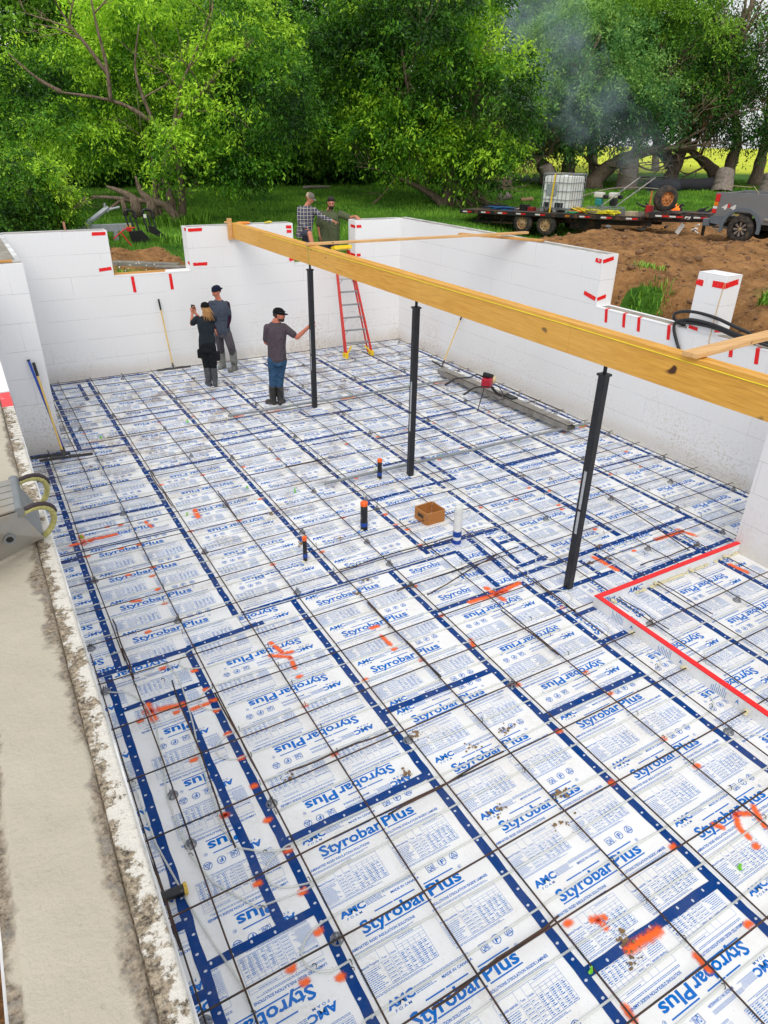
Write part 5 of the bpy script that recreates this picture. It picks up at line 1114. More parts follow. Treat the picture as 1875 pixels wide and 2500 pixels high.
# -- man facing the camera behind her
t = person('tall man in backwards cap, slate T-shirt over long sleeves and pale rubber boots', (2.77, 11.45, 0))
M_SLATE = cloth('slate cotton', (.062, .076, .105)); M_SLEEVE = cloth('plum sleeve', (.030, .010, .030)); M_GREYP = cloth('grey work trousers', (.085, .078, .088), .3, .6); M_BOOTL = simple('pale grey rubber boots', (.20, .21, .19), .5, 0, .2, 9, .1, (.05, .045, .04), .45); M_CAPN = cloth('navy cap', (.012, .016, .035))
fd = -FH*.9-RT*.4; hip = Vector((2.70, 11.50, .87)); neck = Vector((2.685, 11.51, 1.50)); sL, sR = Vector((2.535, 11.59, 1.41)), Vector((2.835, 11.42, 1.405)); hc = Vector((2.655, 11.50, 1.655)); hd = (-FH*.75-RT*.65-UP*.22)
eR, wR = Vector((2.845, 11.40, 1.13)), Vector((2.765, 11.37, .92)); eL, wL = Vector((2.50, 11.62, 1.12)), Vector((2.56, 11.5, .92))
b = MB(); torso(b, hip, neck, fd, .15, .14, .18, .10); limb(b, [neck, hc-UP*.05], [.058, .054]); head(b, hc, hd); limb(b, [sR, eR], [.048, .038]); limb(b, [eR, wR], [.038, .027]); limb(b, [sL, eL], [.048, .038]); limb(b, [eL, wL], [.038, .027]); hand(b, wL, (-UP, )[0], RT, .4)
limb(b, [(2.64, 11.55, .83), (2.65, 11.58, .55), (2.68, 11.64, .1)], [.07, .045, .035]); limb(b, [(2.77, 11.44, .83), (2.81, 11.35, .55), (2.845, 11.36, .1)], [.07, .045, .035]); remesh('body', b, M_SKR, t, .009, 3); eyes(hc, hd, t)
b = MB(); torso(b, hip+Vector((0, 0, -.02)), neck-UP*.012, fd, .158, .155, .185, .108, .020); limb(b, [sR-RT*.02, sR.lerp(eR, .68)], [.066, .064]); limb(b, [sL+RT*.02, sL.lerp(eL, .68)], [.066, .064]); remesh('shirt', b, M_SLATE, t, .011, 4)
b = MB(); limb(b, [sR, eR, wR+Vector((0, 0, .02))], [.056, .050, .036]); remesh('sleeve', b, M_SLEEVE, t, .010, 3); b = MB(); limb(b, [sL, eL, wL], [.056, .050, .036]); remesh('sleeve', b, M_SLEEVE, t, .010, 3)
b = MB(); hand(b, wR, (-UP*1.0-RT*.1), (-FH*.4-RT*.8), .45, 1.15); remesh('work_glove', b, simple('grey black glove', (.06, .065, .062), .7, 0, .6, 40), t, .008, 2)
b = MB(); torso(b, (2.70, 11.50, .74), (2.70, 11.50, .96), fd, .15, .15, .14, .11, .01); limb(b, [(2.635, 11.55, .80), (2.65, 11.58, .55), (2.675, 11.64, .33)], [.100, .084, .068]); limb(b, [(2.775, 11.44, .80), (2.81, 11.35, .55), (2.845, 11.36, .33)], [.100, .088, .068]); remesh('trousers', b, M_GREYP, t, .011, 3)
boot(t, (2.69, 11.65, 0), (2.60, 11.60, 0), (2.675, 11.64, .42), M_BOOTL, .080, foot=.058); boot(t, (2.855, 11.37, 0), (2.72, 11.28, 0), (2.845, 11.36, .42), M_BOOTL, .080, foot=.058)
cap_on(t, hc, hd, M_CAPN, back=True)
F_ = frame(hd); b = MB(); b.ell(hc+F_ @ Vector((0, .095, -.040)), (.030, .010, .008), 10, 6, F_); b.build('moustache', M_BROW, t, smooth='all'); b = MB(); b.ell(hc+F_ @ Vector((0, -.03, .008)), (.081, .08, .045), 12, 8, F_); b.build('hair', M_BROW, t, smooth='all')

# -- man in the plaid shirt pointing, outside the wall opening
t = person('man in tan cap and navy plaid shirt outside the back wall opening, pointing down', (5.33, 12.85, 1.62))
k = NM('plaid flannel', .9, 0, .12); u, v, w_ = k.sep(k.mapv(k.pos(), scale=(1, 1, 1), rot=(0, 0, .53)))
def stripes(val, s_, a, b__): return k.ramp(k.math('ABSOLUTE', k.math('SUBTRACT', k.math('FRACT', k.math('MULTIPLY', val, s_)), .5)), a, b__)
s1 = stripes(u, 13, .43, .45); s2 = stripes(w_, 13, .43, .45); s3 = stripes(u, 13, .08, .06); s4 = stripes(w_, 13, .08, .06)
c = k.mix(k.math('MULTIPLY', k.math('ADD', stripes(u, 13, .2, .3), stripes(w_, 13, .2, .3)), .5), (.010, .014, .050), (.045, .055, .10)); c = k.mix(k.math('MULTIPLY', k.math('MAXIMUM', s1, s2), .85), c, (.62, .56, .45)); c = k.mix(k.math('MULTIPLY', k.math('MAXIMUM', s3, s4), .25), c, (.5, .5, .55)); k.color(c); M_PLAID = k.mat
fd = -FH*.75+RT*.55; hip = Vector((5.24, 12.85, 2.56)); neck = Vector((5.345, 12.80, 3.135)); sL, sR = Vector((5.20, 12.88, 3.05)), Vector((5.475, 12.72, 3.03)); hc = Vector((5.40, 12.755, 3.275)); hd = (RT*.85-FH*.35-UP*.42)
eL, wL = Vector((5.155, 12.80, 2.80)), Vector((5.235, 12.66, 2.68)); eR, wR = Vector((5.62, 12.60, 2.895)), Vector((5.785, 12.44, 2.825))
hipL, kneeL, ankL = Vector((5.18, 12.88, 2.52)), Vector((5.27, 12.55, 2.56)), Vector((5.30, 12.36, 2.08)); hipR = Vector((5.30, 12.82, 2.50))
b = MB(); torso(b, hip, neck, fd, .15, .14, .18, .10); limb(b, [neck, hc-UP*.05], [.055, .052]); head(b, hc, hd); limb(b, [sL, eL], [.05, .04]); limb(b, [eL, wL], [.04, .027]); hand(b, wL, (RT*.4-UP*.75-FH*.1), (FH*.8-UP*.3), .55, side=-1); limb(b, [sR, eR], [.05, .04]); limb(b, [eR, wR], [.04, .026]); hand(b, wR, (RT*.95-UP*.28), (-UP), .5, point=True)
limb(b, [hipL, kneeL], [.085, .058]); limb(b, [kneeL, kneeL.lerp(ankL, .35)-FH*.0, ankL], [.058, .054, .036]); limb(b, [hipR, hipR+Vector((.02, -.02, -.42)), Vector((5.33, 12.80, 1.72))], [.085, .056, .038]); remesh('body', b, M_SK, t, .009, 3); eyes(hc, hd, t)
b = MB(); torso(b, hip+Vector((.02, 0, -.06)), neck-UP*.01, fd, .175, .165, .19, .12, .02); limb(b, [sL, eL, wL], [.070, .062, .045]); limb(b, [sR, eR, wR-RT*.02], [.070, .060, .043]); remesh('plaid_shirt', b, M_PLAID, t, .010, 4)
b = MB(); limb(b, [hipL, hipL.lerp(kneeL, .8)], [.105, .085]); limb(b, [hipR, hipR+Vector((.01, -.01, -.36))], [.105, .085]); torso(b, hip+Vector((0, 0, -.08)), hip+Vector((0, 0, .08)), fd, .15, .15, .14, .11); remesh('shorts', b, cloth('slate shorts', (.055, .06, .085)), t, .011, 3)
boot(t, (5.30, 12.36, 1.99), (5.36, 12.22, 1.99), (5.30, 12.36, 2.16), M_BOOTB, .055); boot(t, (5.33, 12.80, 1.62), (5.42, 12.66, 1.62), (5.33, 12.80, 1.8), M_BOOTB, .055)
k = NM('tan and grey cap', .9, 0, .1); u, v, w_ = k.sep(k.objc()); k.color(k.mix(k.ramp(k.math('ADD', k.math('MULTIPLY', u, .8623), k.math('MULTIPLY', v, -.5064)), .085, .09), (.42, .34, .22), (.16, .14, .12))); cap_on(t, hc, hd, k.mat, simple('grey brim', (.20, .18, .15), .9))
F_ = frame(hd); b = MB(); b.ell(hc+F_ @ Vector((0, -.03, .0)), (.080, .08, .05), 12, 8, F_); b.build('hair', simple('light brown hair', (.16, .08, .035), .8), t, smooth='all')

# -- heavy bearded man in the green shirt
t = person('dark bearded man in olive green shirt resting a hand on the back wall top', (5.98, 13.0, 1.62))
M_OLIVE = cloth('olive cotton', (.095, .115, .062)); fd = -FH*.98+RT*.1; hip = Vector((5.97, 13.0, 2.42)); neck = Vector((6.0, 12.98, 3.0)); sL, sR = Vector((5.815, 13.05, 2.915)), Vector((6.205, 12.83, 2.915)); hc = Vector((6.01, 12.92, 3.155)); hd = (-FH*.95+RT*.12-UP*.28)
eR, wR = Vector((6.37, 12.66, 2.84)), Vector((6.40, 12.42, 2.895)); eL, wL = Vector((5.74, 13.06, 2.66)), Vector((5.735, 13.0, 2.46))
b = MB(); torso(b, hip, neck, fd, .21, .215, .21, .16); limb(b, [neck, hc-UP*.05], [.066, .06]); head(b, hc, hd, 1.05); limb(b, [sR, eR], [.06, .048]); limb(b, [eR, wR], [.048, .031]); hand(b, wR, (RT*.35-FH*.7-UP*.15), (-UP), .35, 1.1); limb(b, [sL, eL], [.06, .048]); limb(b, [eL, wL], [.048, .032]); hand(b, wL, (-UP+RT*.1), (RT), .5, 1.1)
limb(b, [(5.88, 13.05, 2.35), (5.88, 13.03, 2.0), (5.88, 13.03, 1.7)], [.1, .07, .045]); limb(b, [(6.08, 12.93, 2.35), (6.08, 12.93, 2.0), (6.08, 12.93, 1.7)], [.1, .07, .045]); remesh('body', b, M_SK, t, .009, 3); eyes(hc, hd, t, 1.05)
b = MB(); torso(b, hip+Vector((0, 0, -.08)), neck-UP*.01, fd, .235, .235, .225, .175, .018); limb(b, [sR, sR.lerp(eR, .85)], [.088, .078]); limb(b, [sL, sL.lerp(eL, .85)], [.086, .080]); remesh('green_shirt', b, M_OLIVE, t, .011, 4)
F2 = frame(fd); b = MB()
for q in (-1, 1): b.box(neck+F2 @ Vector((.045*q, .085, .005)), (.075, .05, .012), F2 @ Matrix.Rotation(.5*q, 3, 'Y')); b.box(hip+F2 @ Vector((.11*q, .19, .33)), (.10, .008, .11), F2)
b.box(hip+F2 @ Vector((0, .198, .25)), (.028, .008, .5), F2); b.build('placket_and_collar', M_OLIVE, t, bevel=.003)
b = MB(); limb(b, [(5.88, 13.05, 2.36), (5.88, 13.03, 2.0), (5.88, 13.03, 1.7)], [.13, .10, .085]); limb(b, [(6.08, 12.93, 2.36), (6.08, 12.93, 2.0), (6.08, 12.93, 1.7)], [.13, .10, .085]); remesh('trousers', b, M_GREYP, t, .012, 3)
boot(t, (5.88, 13.03, 1.62), (5.86, 12.88, 1.62), (5.88, 13.03, 1.8), M_BOOTB, .06); boot(t, (6.08, 12.93, 1.62), (6.06, 12.78, 1.62), (6.08, 12.93, 1.8), M_BOOTB, .06)
F_ = frame(hd); s = 1.05; b = MB(); b.ell(hc+F_ @ Vector((0, .050*s, -.082*s)), (.056*s, .050*s, .050*s), 14, 8, F_); b.ell(hc+F_ @ Vector((0, .015*s, -.060*s)), (.071*s, .058*s, .045*s), 14, 8, F_); b.ell(hc+F_ @ Vector((0, .096*s, -.042*s)), (.030*s, .012*s, .009*s), 10, 6, F_); b.build('beard', simple('black beard', (.016, .011, .009), .85, 0, .3, 60), t, smooth='all')
b = MB(); b.ell(hc+F_ @ Vector((0, -.022*s, .052*s)), (.082*s, .098*s, .082*s), 18, 10, F_); b.ell(hc+F_ @ Vector((0, .035*s, .095*s)), (.065*s, .050*s, .036*s), 12, 8, F_); b.ell(hc+F_ @ Vector((0, -.045*s, -.0)), (.080*s, .07*s, .06*s), 14, 8, F_); b.build('hair', bpy.data.materials['black beard'], t, smooth='all')
# ------------------------------------------------------------------ terrain
CX, CY = CAM.x, CAM.y
def sstep(a, b, x): t = np.clip((x-a)/(b-a), 0, 1); return t*t*(3-2*t)
def outd(x, y):      # distance outside the house's outer rectangle (right part)
    dx = np.maximum(np.maximum(LO-x, x-OX), 0); dy = np.maximum(np.maximum(-6-y, y-OY), 0); return np.hypot(dx, dy)
def masks(x, y):
    d = (x-CX)*.5064+(y-CY)*.8623; l = (x-CX)*.8623-(y-CY)*.5064
    n = fbm(x, y, .35, 4); n2 = fbm(x, y, 1.3, 3, 5)
    dl = sstep(20.2, 19.0, d+1.5*np.clip(l+6.2, 0, 1.6)+1.0*(n-.5)); dr = sstep(28.3, 26.6, d+1.8*(n-.5)*2)*sstep(-.5, .5, l-3.2-np.clip(d-21, 0, 9)*.75+2.2*(n-.5))
    dirt = np.maximum(dr, dl*(l < 1)+sstep(15.6, 14.6, d)*(l < 4))
    dirt = np.maximum(dirt, .85*sstep(3.4, 1.8, np.hypot((x-22.5)*.6, (y-16.5)*.9)+1.5*(n-.5)))        # trodden soil at the fire
    dirt = np.maximum(dirt, .6*sstep(.62, .72, n2)*sstep(34, 26, d)*(l > 6))
    tuft = sstep(.45, .15, np.hypot(x-9.35, (y-6.3))+.8*(n2-.5)); dirt = dirt*(1-tuft)
    field = sstep(54, 60, d+4*(n-.5)); return d, l, dirt, field, n, n2
def height(x, y):
    x = np.asarray(x, float); y = np.asarray(y, float)
    d, l, dirt, field, n, n2 = masks(x, y)
    g = 1.60+.030*np.clip(d-18, 0, 27)+np.clip(d-45, 0, 170)*.0105+.28*sstep(36, 46, d)*sstep(8, 20, l)
    g = g-.52*np.exp(-(((x-16.9)/3.4)**2+((y-18.3)/3.4)**2)); g = g+.12*np.exp(-(((x-18.8)/3)**2+((y-10.6)/3)**2))
    plat = sstep(8.6, 9.9, x+.8*(n-.5))*sstep(14.6, 11.6, y)*sstep(20.5, 17.5, x+.3*y-2)*(y > -30)
    g = np.where(plat > 0, g+(2.10-g)*plat, g)
    g = g+.16*np.exp(-(((x-12.6)/1.5)**2+((y-11.0)/1.8)**2))+.34*np.exp(-(((x-16.0)/1.0)**2+((y-14.2)/1.0)**2))+.12*np.exp(-(((x-15)/2.)**2+((y-12.2)/1.)**2))
    g = g+.30*np.exp(-(((x-1.9)/1.6)**2+((y-16.0)/1.1)**2))+.16*np.exp(-(((x-3.4)/.9)**2+((y-17.3)/.8)**2))+.12*np.exp(-(((x+.5)/2.6)**2+((y-15.2)/1.3)**2))
    tr = sstep(9.2, 8.0, x+1.3*(n2-.5))*(x > 7)*sstep(13.4, 11.5, y); hole = np.exp(-(((x-8.5)/.5)**2+((y-4.9)/.8)**2))
    g = g*(1-tr)+(.75)*tr-.5*hole-.45*np.exp(-(((x-9.0)/.45)**2+((y-5.5)/.8)**2))
    g = g+dirt*((n-.5)*.40+(n2-.5)*.34+(fbm(x, y, 3.2, 4, 9)-.5)*.24)+(1-dirt)*(n-.5)*.12
    return g
def axis_grid(a, b, c0, c1, fine, growth, extra=()):
    xs = list(np.arange(c0, c1+1e-6, fine)); s = fine; v = c1
    while v < b: s *= growth; v += s; xs.append(v)
    s = fine; v = c0
    while v > a: s *= growth; v -= s; xs.append(v)
    return np.array(sorted(set(np.round(list(xs)+list(extra), 4))))
gx = axis_grid(-500, 1500, -6, 24, .11, 1.09, (LO+.17, OX-.17)); gy = axis_grid(-60, 1500, 2, 26, .11, 1.09, (OY-.17,))
X, Y = np.meshgrid(gx, gy, indexing='ij'); Z = height(X, Y); d_, l_, dm, fm, _, _ = masks(X, Y)
I = np.arange(X.size).reshape(X.shape); F = np.stack([I[:-1, :-1], I[1:, :-1], I[1:, 1:], I[:-1, 1:]], -1).reshape(-1, 4)
xc = ((X[:-1, :-1]+X[1:, 1:])/2).ravel(); yc = ((Y[:-1, :-1]+Y[1:, 1:])/2).ravel()
inside = (xc > LO+.17) & (xc < OX-.17) & (yc < OY-.17) & (yc > -60); F = F[~inside]
k = NM('soil and meadow', .95, 0, .15); p = k.pos(); a = k.attr('dirt'); fa = k.attr('field')
n1 = k.noise(p, 1.1, 6, .7); n2 = k.noise(p, 9, 6, .7); n3 = k.noise(k.mapv(p, loc=(5, 5, 5)), .35, 3)
soil = k.mix(k.ramp(n1, .32, .66), (.13, .062, .024), (.44, .225, .085)); soil = k.mix(k.ramp(n2, .5, .7, 0, .55), soil, (.55, .33, .15)); soil = k.mix(k.ramp(n2, .28, .42, .6, 0), soil, (.045, .024, .014))
gr = k.mix(k.ramp(n1, .3, .7), (.030, .10, .012), (.085, .21, .022)); gr = k.mix(k.ramp(n3, .45, .7, 0, .6), gr, (.14, .27, .03)); gr = k.mix(k.ramp(n2, .55, .75, 0, .5), gr, (.012, .035, .008))
nf = k.noise(k.mapv(p, scale=(.02, .05, 1)), 3, 4); fl_ = k.mix(k.ramp(nf, .35, .65), (.46, .56, .035), (.62, .66, .06))
m_ = k.ramp(k.math('ADD', a, k.math('MULTIPLY', k.math('SUBTRACT', n2, .5), .5)), .40, .60)
c = k.mix(m_, gr, soil); c = k.mix(fa, c, fl_); k.color(c); k.bump(k.math('ADD', k.noise(p, 5, 6, .7), k.math('MULTIPLY', n2, .8)), .9, .10); M_GROUND = k.mat
g = np_mesh('ground', np.stack([X, Y, Z], -1).reshape(-1, 3), F, M_GROUND, attr={'dirt': ('POINT', dm.ravel()), 'field': ('POINT', fm.ravel())}, smooth=True); tag(g, kind='structure')
b = MB(); b.b2((LO+.02, -8, -.35), (OX-.02, OY-.02, -.06)); o = b.build('sub_base', simple('gravel base', (.22, .2, .17), .95, 0, .3, 40)); tag(o, kind='structure')
b = MB(); b.b2((-30, -30, -.3), (LO-.02, 2.0, .2)); o = b.build('trench_floor', simple('dark soil', (.05, .03, .02), .95, 0, .4, 6)); tag(o, kind='structure')
b = MB(); b.b2((OX+.02, -30, -.3), (30, 2.0, .4)); o = b.build('trench_floor', bpy.data.materials['dark soil']); tag(o, kind='structure')

# grass blades over the lawn
def blades(name, n, region, h0, h1, mat, seed=1, wd=.012):
    r = np.random.default_rng(seed); x = r.uniform(region[0], region[1], n); y = r.uniform(region[2], region[3], n)
    d, l, dirt, field, _, _ = masks(x, y); ang = l/np.maximum(d, 1)
    keep = (dirt+r.uniform(-.25, .25, n) < .45) & (d > 12) & (d < 46) & (ang > -.70) & (ang < .68) & (outd(x, y) > .4) & (r.uniform(0, 1, n) < np.clip(22/d, 0, 1)**1.2)
    x, y, d = x[keep], y[keep], d[keep]; z = height(x, y); m = len(x); cl = fbm(x, y, .9, 3, 2)
    hh = r.uniform(h0, h1, m)*(.55+cl); a = r.uniform(0, 6.283, m); lean = r.uniform(.05, .55, m)*hh; w_ = wd*(1+d/16)*r.uniform(.6, 1.3, m)
    ca, sa = np.cos(a), np.sin(a); bx, by = r.uniform(0, 6.283, m), 0
    P0 = np.stack([x-sa*w_/2, y+ca*w_/2, z-.02], -1); P1 = np.stack([x+sa*w_/2, y-ca*w_/2, z-.02], -1); P2_ = np.stack([x+ca*lean, y+sa*lean, z+hh], -1)
    V = np.stack([P0, P1, P2_], 1).reshape(-1, 3); F = np.arange(3*m).reshape(-1, 3); tone = np.repeat(np.clip(cl+r.normal(0, .15, m), 0, 1), 3)
    o = np_mesh(name, V, F, mat, attr={'tone': ('POINT', tone)}); tag(o, 'short green grass growing on the lawn behind the walls', 'grass', kind='stuff'); return o
k = NM('grass blades', .7, 0, .2); c = k.mix(k.ramp(k.attr('tone'), .2, .8), (.045, .15, .012), (.20, .42, .04)); k.color(c); M_GRASS = k.mat
blades('grass', 420000, (-8, 40, 12.8, 44), .05, .14, M_GRASS, 3)

# weedy tufts on the bank
def tuft(name, label, c, rad, n, h, seed, mat=None):
    r = np.random.default_rng(seed); ang = r.uniform(0, 6.28, n); rr = rad*np.sqrt(r.uniform(0, 1, n)); x = c[0]+np.cos(ang)*rr; y = c[1]+np.sin(ang)*rr*.8; z = height(x, y)
    V = []; F = []; tn = []
    a = r.uniform(0, 6.28, n); hh = h*r.uniform(.4, 1, n)
    for i in range(n):
        dx, dy = math.cos(a[i]), math.sin(a[i]); w_ = .010; b_ = len(V); q = (x[i], y[i], z[i]-.02); l1 = hh[i]*.3; l2 = hh[i]*.85
        V += [(q[0]-dy*w_, q[1]+dx*w_, q[2]), (q[0]+dy*w_, q[1]-dx*w_, q[2]), (q[0]+dx*l1+dy*w_*.8, q[1]+dy*l1-dx*w_*.8, q[2]+hh[i]*.75), (q[0]+dx*l1-dy*w_*.8, q[1]+dy*l1+dx*w_*.8, q[2]+hh[i]*.75), (q[0]+dx*l2, q[1]+dy*l2, q[2]+hh[i]*.8)]
        F += [(b_, b_+1, b_+2), (b_, b_+2, b_+3), (b_+3, b_+2, b_+4)]; tn += [r.uniform(.3, 1)]*5
    o = np_mesh(name, V, F, mat or M_GRASS, org=(c[0], c[1], float(height(c[0], c[1]))), attr={'tone': ('POINT', tn)}); tag(o, label, 'grass tuft', 'grass tufts on the soil bank', 'thing')
tuft('grass_tuft', 'big green grass tuft hanging over the dark hole in the soil bank', (9.3, 6.2), .5, 230, .22, 1); tuft('grass_tuft', 'green grass tuft just above the big one on the bank', (10.3, 7.1), .45, 140, .16, 2)
tuft('grass_tuft', 'small grass tuft behind the white pier', (9.9, 4.0), .35, 260, .3, 3); tuft('grass_tuft', 'tall green grass beside the black forks', (4.1, 18.6), .9, 600, .4, 4); tuft('grass_tuft', 'white flowered weeds behind the left wall opening', (1.2, 13.6), .5, 420, .38, 5)
tuft('grass_tuft', 'low grass patch by the trailer wheels', (14.6, 18.6), 1.1, 700, .3, 6); tuft('grass_tuft', 'ragged grass at the foot of the broken tree', (4.9, 22.4), 1.0, 900, .5, 8)
b = MB(); rf = random.Random(2)
for i in range(40): x_, y_ = 1.3+rf.gauss(0, .4), 13.5+rf.gauss(0, .25); b.ell((x_, y_, float(height(x_, y_))+rf.uniform(.2, .42)), (.016, .016, .012), 6, 4)
o = b.build('flower_heads', simple('white petals', (.75, .75, .72), .8)); tag(o, 'tiny white flower heads on the weeds behind the left opening', 'flowers', kind='stuff')
# stones and clods on the soil
M_STONE = simple('earth clod', (.20, .11, .055), .95, 0, .4, 9, .6); V = []; F = []; r = np.random.default_rng(5); ic = bmesh.new(); bmesh.ops.create_icosphere(ic, subdivisions=1, radius=1); iv = np.array([v.co[:] for v in ic.verts]); iff = np.array([[v.index for v in f.verts] for f in ic.faces]); ic.free()
n = 0; Vs = []; Fs = []
xs = np.concatenate([r.uniform(7.9, 20, 2600), r.uniform(-3, 5, 500)]); ys = np.concatenate([r.uniform(2, 17, 2600), r.uniform(12.7, 17, 500)]); dm_ = masks(xs, ys)[2]; zs = height(xs, ys)
for x_, y_, z_, m_ in zip(xs, ys, zs, dm_):
    if m_ < .5: continue
    s_ = r.uniform(.012, .05)*(2.2 if r.random() < .05 else 1); Vs.append(iv*np.array([s_*r.uniform(.7, 1.4), s_, s_*.7])*r.uniform(.8, 1.2, (len(iv), 1))+[x_, y_, z_+s_*.2]); Fs.append(iff+n); n += len(iv)
o = np_mesh('soil_clods', np.concatenate(Vs), np.concatenate(Fs), M_STONE); tag(o, 'loose crumbs of earth scattered over the bare soil', 'earth', kind='stuff')

# ------------------------------------------------------------------ trees
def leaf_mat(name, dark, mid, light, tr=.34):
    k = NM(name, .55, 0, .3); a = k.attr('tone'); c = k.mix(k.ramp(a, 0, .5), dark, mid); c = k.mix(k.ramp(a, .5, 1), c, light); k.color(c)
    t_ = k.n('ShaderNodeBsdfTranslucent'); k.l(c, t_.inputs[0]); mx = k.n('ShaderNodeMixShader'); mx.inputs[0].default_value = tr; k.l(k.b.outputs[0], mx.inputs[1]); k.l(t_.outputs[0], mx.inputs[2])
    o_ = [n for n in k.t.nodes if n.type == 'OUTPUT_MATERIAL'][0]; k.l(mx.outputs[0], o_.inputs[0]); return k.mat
M_LEAFB = leaf_mat('maple leaves', (.012, .050, .007), (.090, .280, .014), (.52, .84, .05)); M_LEAFD = leaf_mat('deep green leaves', (.012, .050, .009), (.058, .19, .018), (.28, .52, .04)); M_LEAFW = leaf_mat('willow leaves', (.030, .10, .035), (.10, .28, .065), (.32, .56, .12)); M_LEAFBK = leaf_mat('far leaves', (.010, .042, .008), (.048, .165, .015), (.22, .45, .035))  # tone range also paints shadowed gaps and highlit sprays into the leaf colour
k = NM('bark', .95, 0, .1); p = k.pos(); n = k.noise(k.mapv(p, scale=(4, 4, .8)), 5, 6, .7); k.color(k.mix(k.ramp(n, .3, .7), (.05, .038, .028), (.30, .23, .17))); k.bump(n, .8, .05); M_BARK = k.mat
M_BARKL = simple('pale twig bark', (.20, .15, .10), .9, 0, .3, 9)
def clumps(ells, nclump, nleaf, lsize, r, crad=.55, droop=.35, spray=True):
    """leaf-sized faces gathered in sprays over the volume of the crown"""
    E_ = np.array(ells); vol = (E_[:, 3]*E_[:, 4]*E_[:, 5])**.72; pr = vol/vol.sum(); idx = r.choice(len(E_), nclump, p=pr)
    v = r.normal(size=(nclump, 3)); v /= np.linalg.norm(v, axis=1)[:, None]; rad = r.uniform(.25, 1, nclump)**.42*(1+.16*(r.random(nclump)-.35))
    C = E_[idx, :3]+v*rad[:, None]*E_[idx][:, [3, 4, 5]]; outn = v
    base = np.clip(.28+.42*(rad-.5)+.20*v[:, 2]+r.normal(0, .24, nclump)+1.3*(fbm(C[:, 0], C[:, 2], .5, 2, 3)-.52), 0, 1)  # random leaf tone plus painted shade: inner and lower clumps darker, tops lighter
    N = nclump*nleaf; ci = np.repeat(np.arange(nclump), nleaf)
    # each clump: a few twigs radiating, leaves strung along them
    ntw = 7; tw = r.normal(size=(nclump, ntw, 3))*[1, 1, .55]+outn[:, None, :]*.9; tw /= np.linalg.norm(tw, axis=2)[:, :, None]
    ti = r.integers(0, ntw, N); tl = r.uniform(.15, 1, N)*crad*r.uniform(.7, 1.3, nclump)[ci]; T = tw[ci, ti]
    P = C[ci]+T*tl[:, None]+r.normal(0, .055*crad/.5, (N, 3)); P[:, 2] -= droop*(tl**2)/crad
    # leaf frames
    dr = T*.7+r.normal(size=(N, 3))*.65; dr[:, 2] -= .5; dr /= np.linalg.norm(dr, axis=1)[:, None]
    sd_ = np.cross(dr, r.normal(size=(N, 3))*.8+[0, 0, 1.0]); sd_ /= np.linalg.norm(sd_, axis=1)[:, None]+1e-9
    L = lsize*r.uniform(.6, 1.35, N); W_ = L*.40
    a = P; b_ = P+dr*L[:, None]*.45+sd_*W_[:, None]*.5; c = P+dr*L[:, None]; d_ = P+dr*L[:, None]*.45-sd_*W_[:, None]*.5
    V = np.stack([a, b_, c, d_], 1).reshape(-1, 3); F = np.arange(4*N).reshape(-1, 4)
    tone = np.clip(base[ci]+.28*(tl/crad-.5)+r.normal(0, .10, N), 0, 1); return V, F, np.repeat(tone, 4)  # painted shade again: leaves darker towards the heart of each clump
def tree(name, label, ells, limbs, nclump, nleaf, lsize, mat, seed, group=None, crad=.55, r0=.22, bark=None, twigs=0, cat='tree', droop=.35):
    r = np.random.default_rng(seed); base = limbs[0][0]; t = thing(name, label, cat, (base[0], base[1], base[2]-.25), group)
    for li, L in enumerate(limbs):
        pts = smooth_path(L, 4); k_ = len(pts); rb0 = r0*(1 if li < 3 else .5); rs = [max(.02, rb0*(1-.8*i/(k_-1)))*(1+.10*math.sin(i*2.3+li)) for i in range(k_)]
        if li < 2 or L[0][2] < base[2]+.6: pts = [Vector((pts[0].x+.02, pts[0].y, pts[0].z-.5))]+pts; rs = [rs[0]*1.25]+rs
        b = MB(); b.tube(pts, rs, 10)
        b.build('trunk' if li == 0 else 'limb', bark or M_BARK, t, smooth='all')
    if twigs:
        rr = random.Random(seed); b = MB()
        def grow(p, d, L, r_, depth):
            n_ = 6; pts = [p]; dd = d.copy(); v_ = Vector((rr.gauss(0, .12), rr.gauss(0, .12), rr.uniform(-.02, .12)))
            for q in range(n_): dd = (dd+v_*.5+Vector((rr.gauss(0, .08), rr.gauss(0, .08), rr.gauss(0, .08)))).normalized(); pts.append(pts[-1]+dd*L/n_)
            b.tube(pts, [r_*(1-.75*q/n_) for q in range(n_+1)], 6)
            if depth:
                for q in range(3):
                    k2 = rr.randrange(2, n_); dn = (pts[k2+1]-pts[k2]).normalized(); s2 = Vector((rr.gauss(0, 1), rr.gauss(0, 1), rr.gauss(.2, 1))).normalized(); grow(pts[k2], (dn*.8+s2*.7).normalized(), L*rr.uniform(.4, .7), r_*.45, depth-1)
        for q in range(twigs):
            L = limbs[rr.randrange(len(limbs))]; P_l = smooth_path(L, 4); k2 = rr.randrange(len(P_l)//3, len(P_l)-1); dn = (P_l[k2+1]-P_l[k2]).normalized(); s2 = Vector((rr.gauss(0, 1), -abs(rr.gauss(0, 1)), rr.gauss(.2, .8))).normalized(); grow(P_l[k2], (dn*.7+s2*.8).normalized(), rr.uniform(1.2, 2.8)*(r0/.2)**.4, r0*.20, 2)
        b.build('branches', M_BARKL, t, smooth='all')
    if ells:
        V, F, tone = clumps(ells, nclump, nleaf, lsize, r, crad, droop)
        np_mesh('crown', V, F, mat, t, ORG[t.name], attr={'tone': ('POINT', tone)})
    return t
